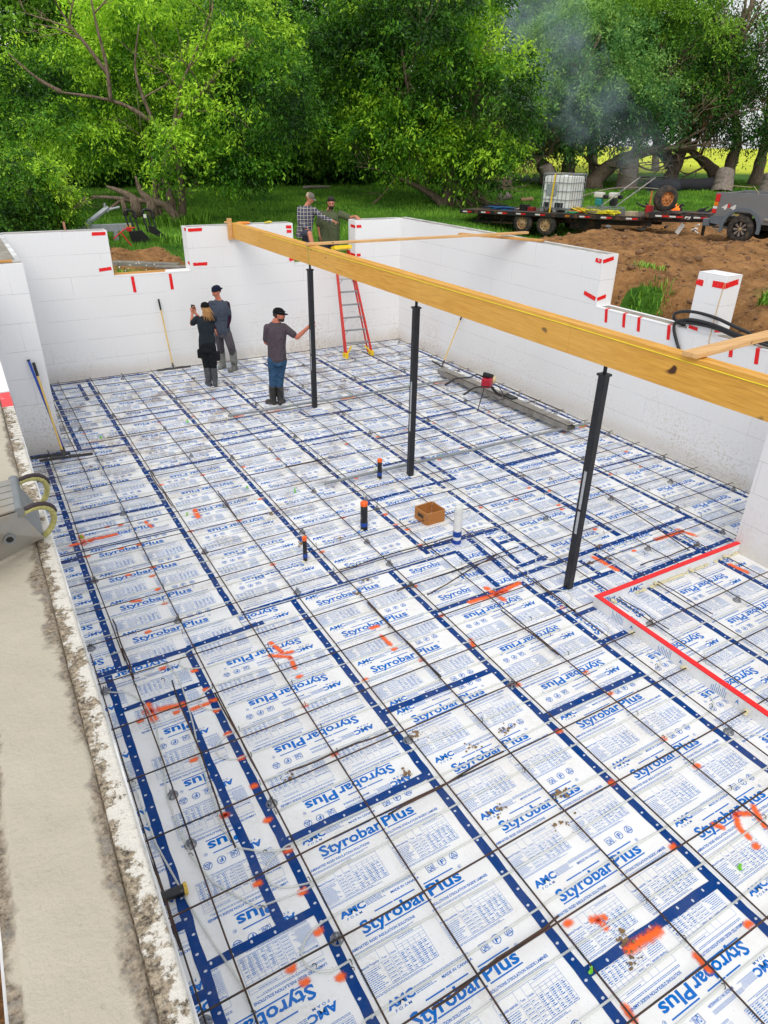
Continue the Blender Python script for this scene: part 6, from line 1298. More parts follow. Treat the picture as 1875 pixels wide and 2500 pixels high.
TREES = {"left": {"ells": [[4.87, 25.73, 6.5, 3.67, 3.5, 1.95], [7.58, 22.39, 5.76, 2.03, 3.0, 1.89], [6.99, 21.59, 3.85, 1.22, 1.5, 0.71], [4.66, 21.79, 3.72, 0.72, 1.2, 0.63], [1.77, 28.71, 5.64, 2.24, 3.0, 1.73], [6.5, 24.77, 8.14, 4.1, 3.5, 0.98], [2.7, 25.84, 3.98, 1.86, 2.0, 0.75]], "limbs": [[[4.9, 22.81, 1.86], [4.81, 22.86, 2.7], [4.73, 22.91, 3.32], [4.94, 22.78, 4.17], [5.16, 22.66, 4.76], [5.75, 22.31, 5.46], [6.85, 21.66, 6.57], [7.55, 21.25, 7.17]], [[5.14, 22.9, 1.85], [5.21, 22.86, 2.69], [5.21, 22.86, 3.44], [5.11, 22.92, 4.35], [4.33, 23.37, 5.1], [3.53, 23.84, 5.48], [2.2, 24.62, 5.68]], [[4.59, 23.8, 2.12], [4.57, 23.81, 2.77], [4.59, 23.8, 3.28], [4.59, 23.8, 3.91]], [[3.49, 23.64, 5.47], [3.52, 23.62, 6.41], [3.41, 23.68, 7.46], [3.35, 23.72, 8.47]], [[3.61, 24.15, 6.23], [3.15, 24.42, 6.99], [2.79, 24.63, 7.51], [2.47, 24.81, 8.18]], [[4.77, 22.88, 4.4], [4.4, 23.1, 5.55], [4.29, 23.16, 6.42], [4.54, 23.02, 7.48]], [[5.16, 22.66, 4.76], [5.44, 22.49, 5.79], [6.0, 22.16, 6.88], [6.54, 21.85, 8.02]], [[2.25, 24.95, 5.7], [1.63, 25.31, 6.08], [0.97, 25.69, 6.73]]]}, "broken": {"limbs": [[[4.77, 22.31, 2.13], [4.53, 22.45, 2.45], [4.13, 22.68, 2.57], [3.55, 23.02, 2.61], [2.97, 23.36, 2.67], [2.45, 23.67, 2.69]], [[3.67, 22.95, 2.6], [3.35, 23.14, 2.83], [2.91, 23.4, 3.01]], [[4.13, 22.68, 2.57], [3.88, 22.83, 2.84], [3.77, 22.89, 3.33]], [[3.32, 23.16, 2.63], [3.06, 23.31, 2.45], [2.67, 23.54, 2.19]]]}, "bush": {"ells": [[0.03, 19.29, 3.3, 1.08, 1.6, 0.72], [1.0, 19.88, 2.74, 1.27, 1.5, 0.52], [-0.59, 18.5, 2.49, 0.95, 1.2, 0.48], [1.6, 19.53, 2.44, 0.58, 1.0, 0.32]], "limbs": [[[0.46, 19.04, 2.1], [0.29, 19.14, 2.71], [0.12, 19.23, 3.3], [-0.06, 19.34, 3.78]], [[0.56, 18.98, 2.1], [1.03, 18.7, 2.62], [1.48, 18.44, 3.03]]]}, "centre": {"ells": [[16.01, 26.14, 7.4, 2.89, 4.5, 2.2], [17.85, 23.9, 6.08, 1.85, 3.5, 2.23], [15.11, 25.51, 4.7, 2.07, 3.0, 1.33], [17.83, 23.33, 4.0, 1.63, 2.2, 1.05], [14.4, 29.4, 7.08, 2.36, 3.5, 2.22], [16.63, 26.94, 9.35, 3.73, 4.0, 1.09]], "limbs": [[[17.18, 24.3, 2.09], [17.06, 24.37, 2.87], [16.87, 24.48, 3.66], [16.3, 24.81, 4.72], [15.66, 25.18, 6.19], [15.34, 25.38, 7.72]], [[16.99, 24.41, 2.09], [16.7, 24.58, 2.38], [16.23, 24.86, 2.66], [15.53, 25.27, 3.0], [15.14, 25.49, 3.15]], [[17.24, 24.26, 2.38], [17.27, 24.24, 3.19], [17.52, 24.09, 4.13], [17.9, 23.87, 5.2], [18.1, 23.76, 6.66]], [[16.96, 24.42, 3.34], [17.43, 24.15, 3.03], [17.92, 23.86, 2.56]]]}, "willow_a": {"ells": [[29.03, 30.09, 8.04, 2.86, 5.0, 3.04], [27.34, 29.93, 5.11, 2.46, 4.0, 1.91], [29.43, 27.54, 5.52, 2.38, 4.0, 1.66]], "limbs": [[[27.76, 29.68, 3.01], [27.32, 29.94, 3.51], [26.86, 30.21, 4.11], [26.57, 30.38, 5.1]], [[28.67, 29.15, 2.92], [28.66, 29.15, 3.74], [28.61, 29.18, 4.94], [28.4, 29.3, 7.41]], [[29.24, 27.65, 2.78], [30.09, 27.15, 3.6], [31.16, 26.52, 4.11], [32.63, 25.66, 4.39], [33.77, 24.99, 4.41]], [[29.98, 28.38, 2.74], [29.62, 28.59, 3.96], [29.21, 28.83, 5.53]]]}, "willow_b": {"ells": [[34.23, 29.36, 9.23, 3.41, 5.0, 2.75], [34.04, 27.15, 5.63, 2.49, 4.0, 1.46], [33.31, 31.06, 11.21, 3.18, 5.0, 1.45]], "limbs": [[[34.47, 26.9, 2.77], [34.68, 26.78, 3.82], [34.82, 26.69, 4.64], [35.33, 26.39, 7.02], [36.04, 25.98, 9.08], [36.67, 25.61, 11.21]], [[36.9, 25.48, 2.81], [36.36, 25.79, 3.43], [35.53, 26.27, 4.04], [34.83, 26.69, 4.6]], [[34.82, 27.27, 3.6], [33.76, 27.89, 5.03], [33.12, 28.27, 7.58]]]}, "willow_c": {"ells": [[35.83, 23.78, 6.2, 1.61, 3.5, 1.99], [37.01, 24.25, 9.0, 1.48, 3.0, 2.06], [38.94, 27.75, 8.82, 1.63, 3.0, 1.91]], "limbs": [[[36.37, 24.62, 3.06], [36.44, 24.58, 4.08], [36.46, 24.57, 4.88], [35.84, 24.93, 6.79], [35.59, 25.08, 8.8], [35.52, 25.12, 10.71]], [[37.8, 23.79, 2.88], [37.8, 23.78, 4.1], [37.76, 23.81, 5.1], [37.36, 24.04, 7.56]]]}, "back1": {"ells": [[3.14, 40.66, 8.16, 3.2, 4.0, 3.49], [2.33, 41.13, 4.11, 3.38, 4.0, 1.28]], "limbs": [[[1.86, 41.41, 1.8], [2.51, 41.03, 5.03], [3.51, 40.44, 9.15]]]}, "back2": {"ells": [[7.82, 40.23, 9.12, 3.94, 4.0, 3.59], [6.94, 39.59, 4.37, 4.1, 4.0, 1.4]], "limbs": [[[5.9, 40.2, 2.41], [6.49, 39.85, 5.11], [7.29, 39.38, 9.33]]]}, "back3": {"ells": [[13.18, 39.4, 9.78, 3.89, 4.0, 4.04], [12.12, 37.71, 4.65, 3.96, 4.0, 1.51]], "limbs": [[[12.72, 37.35, 2.48], [12.73, 37.35, 5.23], [12.68, 37.38, 9.54]]]}, "back4": {"ells": [[18.57, 39.72, 10.21, 3.69, 4.0, 4.31], [17.34, 36.96, 4.54, 3.92, 4.0, 1.49]], "limbs": [[[17.29, 36.99, 2.46], [17.16, 37.06, 5.34], [17.09, 37.11, 9.84]]]}, "back5": {"ells": [[24.51, 39.71, 10.66, 4.16, 4.0, 4.21], [23.31, 36.93, 4.63, 4.43, 4.0, 1.49]], "limbs": [[[22.8, 38.39, 2.35], [23.17, 38.17, 5.5], [23.46, 38.0, 10.41]]]}, "back6": {"ells": [[32.11, 39.88, 10.82, 2.91, 4.0, 4.98], [29.84, 36.57, 4.96, 3.39, 4.0, 1.13]], "limbs": [[[31.55, 37.89, 2.55], [31.39, 37.98, 5.69], [30.82, 38.32, 11.0]]]}, "back7": {"ells": [[39.39, 40.24, 12.3, 4.22, 4.0, 3.98], [38.95, 38.18, 6.63, 4.3, 4.0, 1.95]], "limbs": [[[39.52, 37.85, 2.5], [39.05, 38.12, 5.88], [38.03, 38.72, 11.58]]]}, "back8": {"ells": [[46.55, 38.36, 8.7, 4.53, 4.0, 2.75], [48.76, 34.74, 6.08, 3.88, 4.0, 1.28]], "limbs": [[[44.94, 36.98, 2.78], [44.51, 37.24, 6.0], [44.77, 37.09, 9.54]]]}}
T_ = TREES
T_['left']['ells'][3][2] += .35; T_['left']['ells'][3][3] *= .75; T_['left']['ells'][6][2] += .6; T_['bush']['ells'].pop(); T_['bush']['ells'][1][3] *= .62; T_['bush']['ells'][1][0] -= .35
for e_ in T_['left']['ells'][:1]+T_['left']['ells'][4:6]: e_[0] += .9; e_[1] += 1.5; e_[4] *= .8
for k_ in ('back7', 'back8'): del T_[k_]['ells'][1]; T_[k_]['ells'][0][2] += .6
T_['back6']['ells'][1][2] += .5
for e_ in T_['willow_a']['ells'][1:]+T_['willow_b']['ells'][1:2]: e_[2] += .85; e_[5] *= .9
T_['willow_c']['ells'][0][2] += .5
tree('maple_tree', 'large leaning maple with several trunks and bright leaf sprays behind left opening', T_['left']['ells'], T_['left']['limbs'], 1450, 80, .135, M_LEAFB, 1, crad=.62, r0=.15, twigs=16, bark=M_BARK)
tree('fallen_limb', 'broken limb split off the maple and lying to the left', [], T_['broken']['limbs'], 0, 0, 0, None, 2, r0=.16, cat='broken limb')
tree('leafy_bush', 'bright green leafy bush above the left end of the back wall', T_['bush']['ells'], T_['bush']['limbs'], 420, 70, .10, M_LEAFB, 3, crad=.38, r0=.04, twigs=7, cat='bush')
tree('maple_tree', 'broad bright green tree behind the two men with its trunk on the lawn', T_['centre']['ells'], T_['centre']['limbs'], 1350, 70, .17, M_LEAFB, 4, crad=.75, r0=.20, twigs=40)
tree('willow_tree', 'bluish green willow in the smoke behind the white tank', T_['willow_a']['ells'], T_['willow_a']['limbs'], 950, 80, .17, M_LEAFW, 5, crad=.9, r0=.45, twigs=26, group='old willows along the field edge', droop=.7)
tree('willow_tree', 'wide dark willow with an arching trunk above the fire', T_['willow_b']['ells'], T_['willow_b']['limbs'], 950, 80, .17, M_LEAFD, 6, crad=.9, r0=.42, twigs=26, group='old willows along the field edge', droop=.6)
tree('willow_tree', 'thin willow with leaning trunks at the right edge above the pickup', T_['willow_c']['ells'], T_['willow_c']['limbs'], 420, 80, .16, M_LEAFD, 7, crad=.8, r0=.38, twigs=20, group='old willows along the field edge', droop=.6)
LB = ['dark tree filling the top left corner', 'tall dark tree behind the leaning maple', 'tall tree rising behind the wall beam cleat', 'dark tree behind the plaid shirted man', 'dark tree behind the broad bright one', 'shadowy tall tree left of the smoke', 'dark tree behind the smoky willow', 'far tree showing under the arching willow']
for i in range(8):
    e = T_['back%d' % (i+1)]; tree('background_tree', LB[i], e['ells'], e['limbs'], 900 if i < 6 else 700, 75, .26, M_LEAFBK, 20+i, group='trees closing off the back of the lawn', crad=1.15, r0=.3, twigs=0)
# shrubs under the far trees
for i, (px_, py_) in enumerate([(-1.5, 36), (2, 38.5), (5.5, 38), (9, 37.6), (12.5, 37), (16, 36), (19.5, 35), (22.5, 34), (24.6, 35)]):
    z0 = float(height(px_, py_)); e = [[px_, py_, z0+.75, 2.3, 1.2, 1.0], [px_+1.3, py_+.3, z0+1.3, 1.6, 1.2, 1.2]]
    tree('undergrowth_shrub', 'dark shrub in the shade under the far trees, %s from the left' % ORDN[i], e, [[[px_, py_, z0-.2], [px_+.2, py_, z0+.6], [px_+.4, py_, z0+1.3]]], 260, 70, .20, M_LEAFBK, 50+i, group='shrubs under the far trees', crad=.7, r0=.06, cat='shrub')
# brown dead branch hanging in the right willow
b = MB(); rr = random.Random(8)
for q in range(150):
    s_ = Vector((34.9+rr.gauss(0, .5), 25.2+rr.gauss(0, .4), 6.3+rr.gauss(0, .7))); en = s_+Vector((rr.gauss(-.1, .3), rr.gauss(0, .3), -rr.uniform(.5, 1.7))); b.tube([s_, s_.lerp(en, .5)+Vector((.08, 0, 0)), en], [.022, .016, .006], 5)
o = b.build('dead_branch', simple('dead brown twigs', (.26, .12, .06), .9, 0, .4, 9), org=(34.9, 25.2, 6)); tag(o, 'brown dead branch hanging from the right willow', 'dead branch', kind='thing')
# stumps and logs
def log(name, label, p0, p1, r0, r1, mat=None, cat='log'):
    p0, p1 = Vector(p0), Vector(p1); b = MB(); n = 8; b.tube([p0.lerp(p1, i/n)+Vector((rb.gauss(0, .02), 0, rb.gauss(0, .02))) for i in range(n+1)], [r0+(r1-r0)*i/n+rb.uniform(-.02, .02) for i in range(n+1)], 10); o = b.build(name, mat or M_BARK, org=p0, smooth=True); tag(o, label, cat, None, 'thing'); return o
def gz(x, y): return float(height(x, y))
M_GREYLOG = simple('grey weathered wood', (.24, .20, .17), .9, 0, .3, 8, .6)
log('tree_stump', 'thick grey stump standing in the smoke', (30.6, 26.5, gz(30.6, 26.5)-.1), (30.4, 26.4, gz(30.6, 26.5)+1.5), .62, .45, M_GREYLOG, 'stump'); log('tree_stump', 'short stump near the dark willow trunks at right', (36.3, 22.0, gz(36.3, 22)-.1), (36.4, 22.0, gz(36.3, 22)+.9), .45, .38, M_GREYLOG, 'stump'); log('tree_stump', 'pale leaning stump left of the smoke', (26.9, 28.2, gz(26.9, 28.2)-.1), (26.3, 28.4, gz(26.9, 28.2)+1.2), .42, .33, M_GREYLOG, 'stump')
log('tree_stump', 'low dark stump left of the white tank', (24.5, 29.5, gz(24.5, 29.5)-.1), (24.5, 29.6, gz(24.5, 29.5)+.9), .5, .4, M_BARK, 'stump')
log('fallen_log', 'charred log lying behind the fire', (30.8, 25.2, gz(31, 25)+.3), (34.6, 23.6, gz(34.6, 23.6)+.25), .25, .36, simple('charred wood', (.02, .02, .025), .9)); log('fallen_log', 'broken root plate at the end of the charred log', (34.2, 23.2, gz(34, 23)), (34.5, 23.4, gz(34, 23)+1.0), .55, .45, M_GREYLOG)
log('fallen_log', 'dark plank like log leaning beside the lawn tree', (18.9, 23.6, gz(18.9, 23.6)), (18.2, 24.4, gz(18.5, 24)+.95), .16, .05); log('fallen_log', 'pale round log lying on the grass beyond the trailer', (20.4, 24.8, gz(20.4, 24.8)+.12), (21.0, 24.6, gz(20.8, 24.6)+.2), .20, .16, M_GREYLOG)
log('fallen_log', 'small split log beside the pale round one', (21.2, 24.1, gz(21, 24)+.06), (21.7, 23.9, gz(21.5, 24)+.08), .10, .08, simple('split wood', (.34, .2, .12), .9)); log('fallen_log', 'grey branch lying on the dark ground below the far trees', (14.2, 33.0, gz(14.2, 33)+.1), (15.6, 32.6, gz(15.6, 32.6)+.12), .09, .06, M_GREYLOG)
b = MB(); b.tube(smooth_path([(22.3, 21.8, gz(22, 22)+.3), (23.8, 21.2, gz(24, 21)+.7), (25.2, 20.4, gz(25, 20)+.75), (26.4, 20.0, gz(26, 20)+.6)], 5), [.03]*8+[.022]*8, 6); o = b.build('bent_branch', M_GREYLOG, org=(24.5, 20.8, 2.4), smooth='all'); tag(o, 'long bent bare branch arching over the grass behind the tank', 'branch', kind='thing')
# ------------------------------------------------------------------ flat trailer
k = NM('black painted steel, worn', .55, .1); n = k.noise(k.pos(), 5, 5, .7); k.color(k.mix(k.ramp(n, .5, .66), (.018, .017, .017), (.15, .065, .03))); M_TRB = k.mat
M_TYRE = simple('tyre rubber', (.022, .021, .020), .85, 0, .3, 14, 0, (.10, .075, .05), .5); M_RIMR = simple('rusty rim', (.40, .24, .11), .7, .2, .3, 12, .3, (.50, .40, .24), .5)
M_RW = simple('white reflector', (.70, .70, .68), .4); M_RR = simple('red reflector', (.62, .01, .01), .35); M_DECK = simple('grey deck boards', (.10, .075, .055), .85, 0, .4, 5, .4)
TA = Vector((15.68, 21.2, 0)); TU = Vector((.3353, -.9421, 0)); TV = Vector((.9421, .3353, 0))
def TP(s, v, z): return TA+TU*s+TV*v+Vector((0, 0, z+.042*s*0+.0))
def tz(s): return 2.15+.030*s       # deck top, rising to the hitch
TM = Matrix((TU, TV, UP)).transposed()
def wheel(parent, c, axis, r, w_, rimr, rim_mat, spokes=0, tyre=None, spmat=None, hub=None):
    c = Vector(c); A_ = Vector(axis).normalized()
    prof = [(-w_/2, rimr), (-w_/2-.004, rimr+.03), (-w_/2+.005, r-.05), (-w_/2+.035, r-.008), (-w_*.2, r), (w_*.2, r), (w_/2-.035, r-.008), (w_/2-.005, r-.05), (w_/2+.004, rimr+.03), (w_/2, rimr)]
    b = MB(); b.lathe(c, A_, prof, 36); ty = b.build('tyre', tyre or M_TYRE, parent, smooth=True)
    b = MB(); b.lathe(c, A_, [(-w_/2, rimr), (-w_/2+.02, rimr-.012), (-w_/2+.05, rimr-.02), (w_/2-.05, rimr-.02), (w_/2, rimr)], 32)
    X = A_.orthogonal().normalized(); Y = A_.cross(X); f = c-A_*(w_/2-.045)
    b.lathe(f, A_, [(0, .0), (0, rimr*.40), (.012, rimr*.62), (.0, rimr*.80), (.03, rimr-.012)], 32); rm = b.build('rim', rim_mat, parent, smooth=True)
    if spokes:
        for i in range(spokes):
            a = 6.2832*i/spokes; d = X*math.cos(a)+Y*math.sin(a); e = A_.cross(d); b = MB(); q0, q1 = f+d*rimr*.22-A_*.012, f+d*rimr*.88-A_*.018
            b.prism([q0+e*.012, q0-e*.012, q1-e*.032, q1+e*.032], A_*.012); b.build('spoke', spmat, parent, bevel=.003)
    b = MB(); b.lathe(f-A_*.02, A_, [(-.03, 0), (-.03, rimr*.17), (-.01, rimr*.22), (.03, rimr*.24)], 18); b.build('hub', hub or rim_mat, parent, smooth=True)
    if not spokes:
        b = MB()
        for i in range(8):
            a = 6.2832*(i+.5)/8; d = X*math.cos(a)+Y*math.sin(a); q = f+d*rimr*.70-A_*.012; b.lathe(q, A_, [(-.002, 0), (-.002, rimr*.085)], 10)
        b.build('rim_slots', M_BLACKPL, parent)
t = thing('flatbed_trailer', 'long black flatbed trailer with red and white reflectors behind the dug soil', 'trailer', TP(3.5, 1.2, 1.6))
def tbar(nm, s0, v0, z0, s1, v1, z1, w_, h_, mat, bevel=.004): b = MB(); b.bar(TP(s0, v0, z0), TP(s1, v1, z1), w_, h_); return b.build(nm, mat, t, bevel=bevel)
for v in (.04, 2.46): tbar('side_rail', 0, v, tz(0)-.07, 7.25, v, tz(7.25)-.07, .08, .13, M_TRB)
for s in (.04, 7.2): tbar('end_rail', s, .1, tz(s)-.07, s, 2.4, tz(s)-.07, .08, .12, M_TRB)
for i in range(12): v = .18+i*.195; tbar('deck_board', .08, v, tz(0)-.012, 7.15, v, tz(7.15)-.012, .185, .035, M_DECK)
for v in (.75, 1.75): tbar('main_beam', .4, v, tz(0)-.24, 7.4, v, tz(7.4)-.24, .10, .22, M_TRB)
for v in (.8, 1.7): tbar('neck_beam', 6.9, v, tz(7)-.13, 9.35, 1.25+(v-1.25)*.25, 2.36, .09, .17, M_TRB)
tbar('neck_side', 7.2, .50, 2.395, 9.3, .95, 2.40, .06, .15, M_TRB); tbar('neck_deck', 7.25, 1.25, 2.47, 8.35, 1.25, 2.50, 1.3, .03, M_TRB)
for s in (.9, 2.0): tbar('rear_brace', s, .35, tz(s)-.13, s-.32, .35, tz(s)-.42, .06, .06, M_TRB)
tbar('rear_ramp_bar', .45, .35, 1.73, 2.5, .35, 1.80, .06, .07, M_TRB)
for i, s in enumerate((.15, 1.0, 1.75, 2.55, 3.35, 5.1, 5.9, 6.8)):
    tbar('reflector', s, -.003, tz(s)-.07, s+.20, -.003, tz(s+.2)-.07, .006, .05, M_RW, 0); tbar('reflector', s+.20, -.003, tz(s)-.07, s+.40, -.003, tz(s+.4)-.07, .006, .05, M_RR, 0)
tbar('marker_lamp', 4.55, -.004, tz(4.5)-.07, 4.72, -.004, tz(4.6)-.07, .02, .05, simple('amber lamp', (.6, .18, .02), .3))
for i in range(4): tbar('reflector', 7.6+i*.22, .465+.04*i*1.1, 2.40, 7.8+i*.22, .465+.04*(i+.9)*1.1, 2.40, .006, .05, (M_RW, M_RR)[i % 2], 0)
for i in range(2): tbar('reflector', 8.78+i*.22, .70+.045*i, 2.41, 8.98+i*.22, .745+.045*i, 2.41, .006, .05, (M_RW, M_RR)[i % 2], 0)
V, F, wd = text_geo('PJ', .04); b = MB(); d_ = (TP(9.3, .95, 0)-TP(7.2, .5, 0)).normalized(); o_ = TP(8.52, .62, 2.37)
b.add([o_+d_*(v[0]*.17/wd+v[1]*.03)+UP*(v[1]*.09) for v in V], F); b.build('lettering', M_RW, t, fixn=False)
for s in (2.80, 3.78):
    for v in (-.02+.18, 2.34):
        w0 = thing('wheel_unit', None, None, TP(s, v, 1.87)); del w0['kind']; w0.parent = t; w0.location = TP(s, v, 1.87)-Vector(t.location); w0.name = 'wheel'; ORG[w0.name] = TP(s, v, 1.87)
        wheel(w0, TP(s, v, 1.855), TV*(1 if v < 1 else -1), .385, .22, .21, M_RIMR)
for s in (2.80, 3.78): tbar('axle', s, .2, 1.87, s, 2.3, 1.87, .08, .08, M_TRB)
tbar('tool_box', 4.4, 1.0, 1.92, 5.4, 1.0, 1.92, .5, .35, M_TRB); tbar('jack', 9.0, 1.25, 1.75, 9.0, 1.25, 2.5, .08, .08, M_TRB)
tbar('hitch', 9.3, 1.25, 2.30, 9.75, 1.25, 2.25, .12, .12, M_GALV); tbar('safety_chain', 9.2, 1.1, 2.2, 9.6, 1.15, 1.98, .03, .03, M_GALV)

# things on the trailer
wh = thing('spare_wheel', 'spare wheel with orange rusty rim standing on the trailer neck', 'spare wheel', TP(7.72, .75, 2.52))
wheel(wh, TP(7.72, .78, 2.915), (TV*.62+TU*-.75), .40, .24, .215, simple('orange rusty rim', (.50, .20, .06), .7, .1, .4, 14, .3))
ib = thing('water_tank', 'big white caged water tank with a yellow strap on the trailer', 'water tank', TP(3.95, .9, tz(4)))
S0, S1, V0, V1 = 3.40, 4.52, .25, 1.35; z0 = tz(4)+.13; z1 = z0+1.06; M_TANK = simple('milky tank plastic', (.74, .77, .74), .45, 0, .05, 3)
b = MB(); cc = TP((S0+S1)/2, (V0+V1)/2, (z0+z1)/2); b.box(cc, (S1-S0-.05, V1-V0-.05, z1-z0), TM); b.build('bottle', M_TANK, ib, bevel=.06)
b = MB(); b.lathe(TP(3.96, .8, z1), UP, [(0, .12), (.05, .12), (.05, 0)], 20); b.build('lid', M_TANK, ib, smooth=True)
def frame_bar(nm, pts, r, mat): b = MB(); b.tube(pts, r, 6); return b.build(nm, mat, ib, smooth=True)
for i in range(5):
    z = z0+.03+(z1-z0+.04)*i/4; pts = [TP(S0, V0, z), TP(S1, V0, z), TP(S1, V1, z), TP(S0, V1, z), TP(S0, V0, z)]; frame_bar('cage_ring', pts, .011 if i < 4 else .017, M_GALV)
for i in range(8):
    s = S0+(S1-S0)*i/7
    for v in (V0, V1): frame_bar('cage_upright', [TP(s, v, z0-.02), TP(s, v, z1+.06)], .009, M_GALV)
for i in range(1, 6):
    v = V0+(V1-V0)*i/6
    for s in (S0, S1): frame_bar('cage_upright', [TP(s, v, z0-.02), TP(s, v, z1+.06)], .009, M_GALV)
b = MB(); b.box(TP(3.78, V0-.006, z0+.62), (.40, .006, .36), TM); b.build('label_plate', simple('dull plate', (.34, .38, .40), .4, .4, .2, 20), ib)
b = MB()
for s in (3.45, 3.96, 4.46):
    for v in (.32, .8, 1.28): b.box(TP(s, v, z0-.06), (.13, .13, .12), TM)
b.b2((0, 0, 0), (0.001, .001, .001)) if False else None; b.build('pallet_feet', M_GALV, ib, bevel=.01)
b = MB(); b.box(TP(3.96, .8, z0-.005), (1.1, 1.08, .02), TM); b.build('pallet_plate', M_GALV, ib)
b = MB()
for (s, l) in ((3.62, .22), (4.05, .2), (4.22, .1)): b.box(TP(s, V0+.012, z0+.11), (l, .03, .19), TM)
b.build('dark_windows', simple('dark liquid', (.02, .022, .028), .3), ib)
st = MB(); pts = [TP(3.80, V0-.03, tz(3.8)), TP(3.82, V0-.02, z0+.5), TP(3.86, V0-.02, z1+.08), TP(3.90, .8, z1+.10), TP(3.9, V1+.03, z1+.06), TP(3.9, V1+.04, tz(3.9))]
vs = []
for p in pts: vs += [p-TU*.028, p+TU*.028]
st.add(vs, [(2*i, 2*i+1, 2*i+3, 2*i+2) for i in range(len(pts)-1)]); o = st.build('tie_down_strap', M_LYEL, org=pts[0]); tag(o, 'yellow tie down strap over the white water tank', 'strap', kind='thing')
# two engines with long handles (power trowels)
for k_, (s, v, colr, l) in enumerate(((5.55, .45, (.02, .22, .22), 'teal engined power trowel on the trailer, the left of the two'), (5.95, .75, (.012, .014, .018), 'black engined power trowel on the trailer with long silver handle'))):
    t = thing('power_trowel', l, 'power trowel', TP(s, v, tz(6)), 'engines with long handles on the trailer'); zb = tz(6)
    for j in range(4):
        for a in (0,):
            b = MB(); b.tube([TP(s+math.cos(6.28*q/20)*(.42-.0*j), v+math.sin(6.28*q/20)*(.42), zb+.04+j*.055) for q in range(21)], .010, 5); b.build('guard_ring', M_GALV, t, smooth=True)
    b = MB()
    for q in range(4): a = .78+q*1.5708; b.tube([TP(s, v, zb+.22), TP(s+math.cos(a)*.42, v+math.sin(a)*.42, zb+.2), TP(s+math.cos(a)*.42, v+math.sin(a)*.42, zb+.04)], .012, 5)
    b.build('spider_frame', M_GALV, t, smooth=True)
    b = MB(); b.box(TP(s, v, zb+.38), (.24, .22, .24), TM); b.build('engine_block', simple('engine paint %d' % k_, colr, .4), t, bevel=.05)
    b = MB(); b.box(TP(s-.02, v, zb+.60), (.32, .26, .17), TM); b.build('fuel_tank', simple('white enamel', (.62, .62, .56), .35) if k_ == 0 else bpy.data.materials['white enamel'], t, bevel=.045)
    b = MB(); b.box(TP(s+.22, v, zb+.55), (.14, .16, .13), TM); b.build('air_filter', M_DARK, t, bevel=.02)
    for dv in (0,):
        b = MB(); p0 = TP(s+.1, v, zb+.25); p1 = TP(s+1.30, v+.05, zb+1.20); b.tube([p0, p1], .022, 8); b.build('handle_tube', simple('bright steel', (.62, .63, .63), .35, .5) if k_ == 0 else bpy.data.materials['bright steel'], t, smooth=True)
        b = MB(); b.tube([p1-TU*.05, p1+TV*.25+UP*.02], .016, 7); b.tube([p1-TU*.05, p1-TV*.25+UP*.02], .016, 7); b.tube([p1, p1+TU*.32+UP*.02], .02, 7); b.build('handlebar', M_DARK, t, smooth=True)
        b = MB(); b.box(p0.lerp(p1, .55), (.14, .07, .05), TM @ Matrix.Rotation(-.6, 3, 'Y')); b.build('throttle', M_GALV, t)
# heaps of straps, hoses and boxes
def heap(name, label, s, v, col, n, spread, h, cat, mat=None, seed=0):
    rr = random.Random(seed); b = MB(); c = TP(s, v, tz(s)+.02)
    for q in range(n):
        p = [c+TU*rr.gauss(0, spread)+TV*rr.gauss(0, .12)+UP*rr.uniform(0, h) for _ in range(5)]; b.tube(smooth_path(p, 4), .022, 5, sq=.4)
    o = b.build(name, mat or simple(name+' colour %d' % seed, col, .6), org=c, smooth='all'); tag(o, label, cat, kind='thing'); return o
heap('strap_heap', 'heap of yellow ratchet straps at the front of the trailer deck', 5.9, .22, (.80, .72, .02), 16, .32, .14, 'straps', seed=1); heap('strap_heap', 'orange cord heap on the trailer deck beside the yellow straps', 5.05, .35, (.75, .13, .02), 9, .25, .08, 'cord', seed=2)
heap('hose_coil', 'blue and grey hoses lying on the left part of the trailer', 1.6, .5, (.03, .12, .30), 8, .38, .10, 'hose', seed=3); heap('strap_heap', 'small green strap between the tank and the orange cord', 4.75, .2, (.02, .32, .12), 5, .15, .06, 'strap', seed=4); heap('cord_loop', 'dark cable loops near the rear of the trailer', 1.1, .8, (.02, .02, .022), 8, .35, .16, 'cable', seed=5)
heap('hose_coil', 'yellow hose running behind the tank to the straps', 4.95, .55, (.82, .62, .04), 4, .35, .2, 'hose', seed=6)
def tbox(name, label, s, v, dims, mat, cat, lift=0): b = MB(); b.box(TP(s, v, tz(s)+dims[2]/2+lift), dims, TM); o = b.build(name, mat, org=TP(s, v, tz(s)), bevel=.012); tag(o, label, cat, kind='thing'); return o
tbox('tool_case', 'black tool case left of the white tank', 2.55, .6, (.3, .3, .22), M_BLACKPL, 'tool case'); tbox('tool_case', 'small dark red case next to the black one', 2.88, .55, (.24, .25, .14), simple('dark red', (.22, .01, .01), .5), 'tool case'); tbox('lumber_block', 'short orange lumber lying beside the tank', 2.2, .9, (.9, .09, .05), M_PLANK, 'lumber')
tbox('bag', 'tan sack at the front edge of the deck', 6.85, .3, (.34, .3, .14), simple('tan sack', (.42, .34, .22), .9, 0, .3, 14), 'sack'); tbox('fuel_can', 'red fuel can beside the spare wheel', 7.22, .85, (.22, .18, .26), simple('red can', (.45, .01, .015), .4), 'fuel can', .05); tbox('steel_tray', 'black ramp lying flat on the trailer neck', 8.5, 1.3, (1.3, .6, .10), M_TRB, 'ramp', .02)
b = MB(); b.box(TP(6.3, 3.2, 2.25), (.05, .04, 1.5)); o = b.build('marker_stake', simple('orange stake', (.55, .18, .05), .8), org=TP(6.3, 3.2, 1.6)); tag(o, 'orange marker stake standing behind the trowel handles', 'stake', kind='thing')

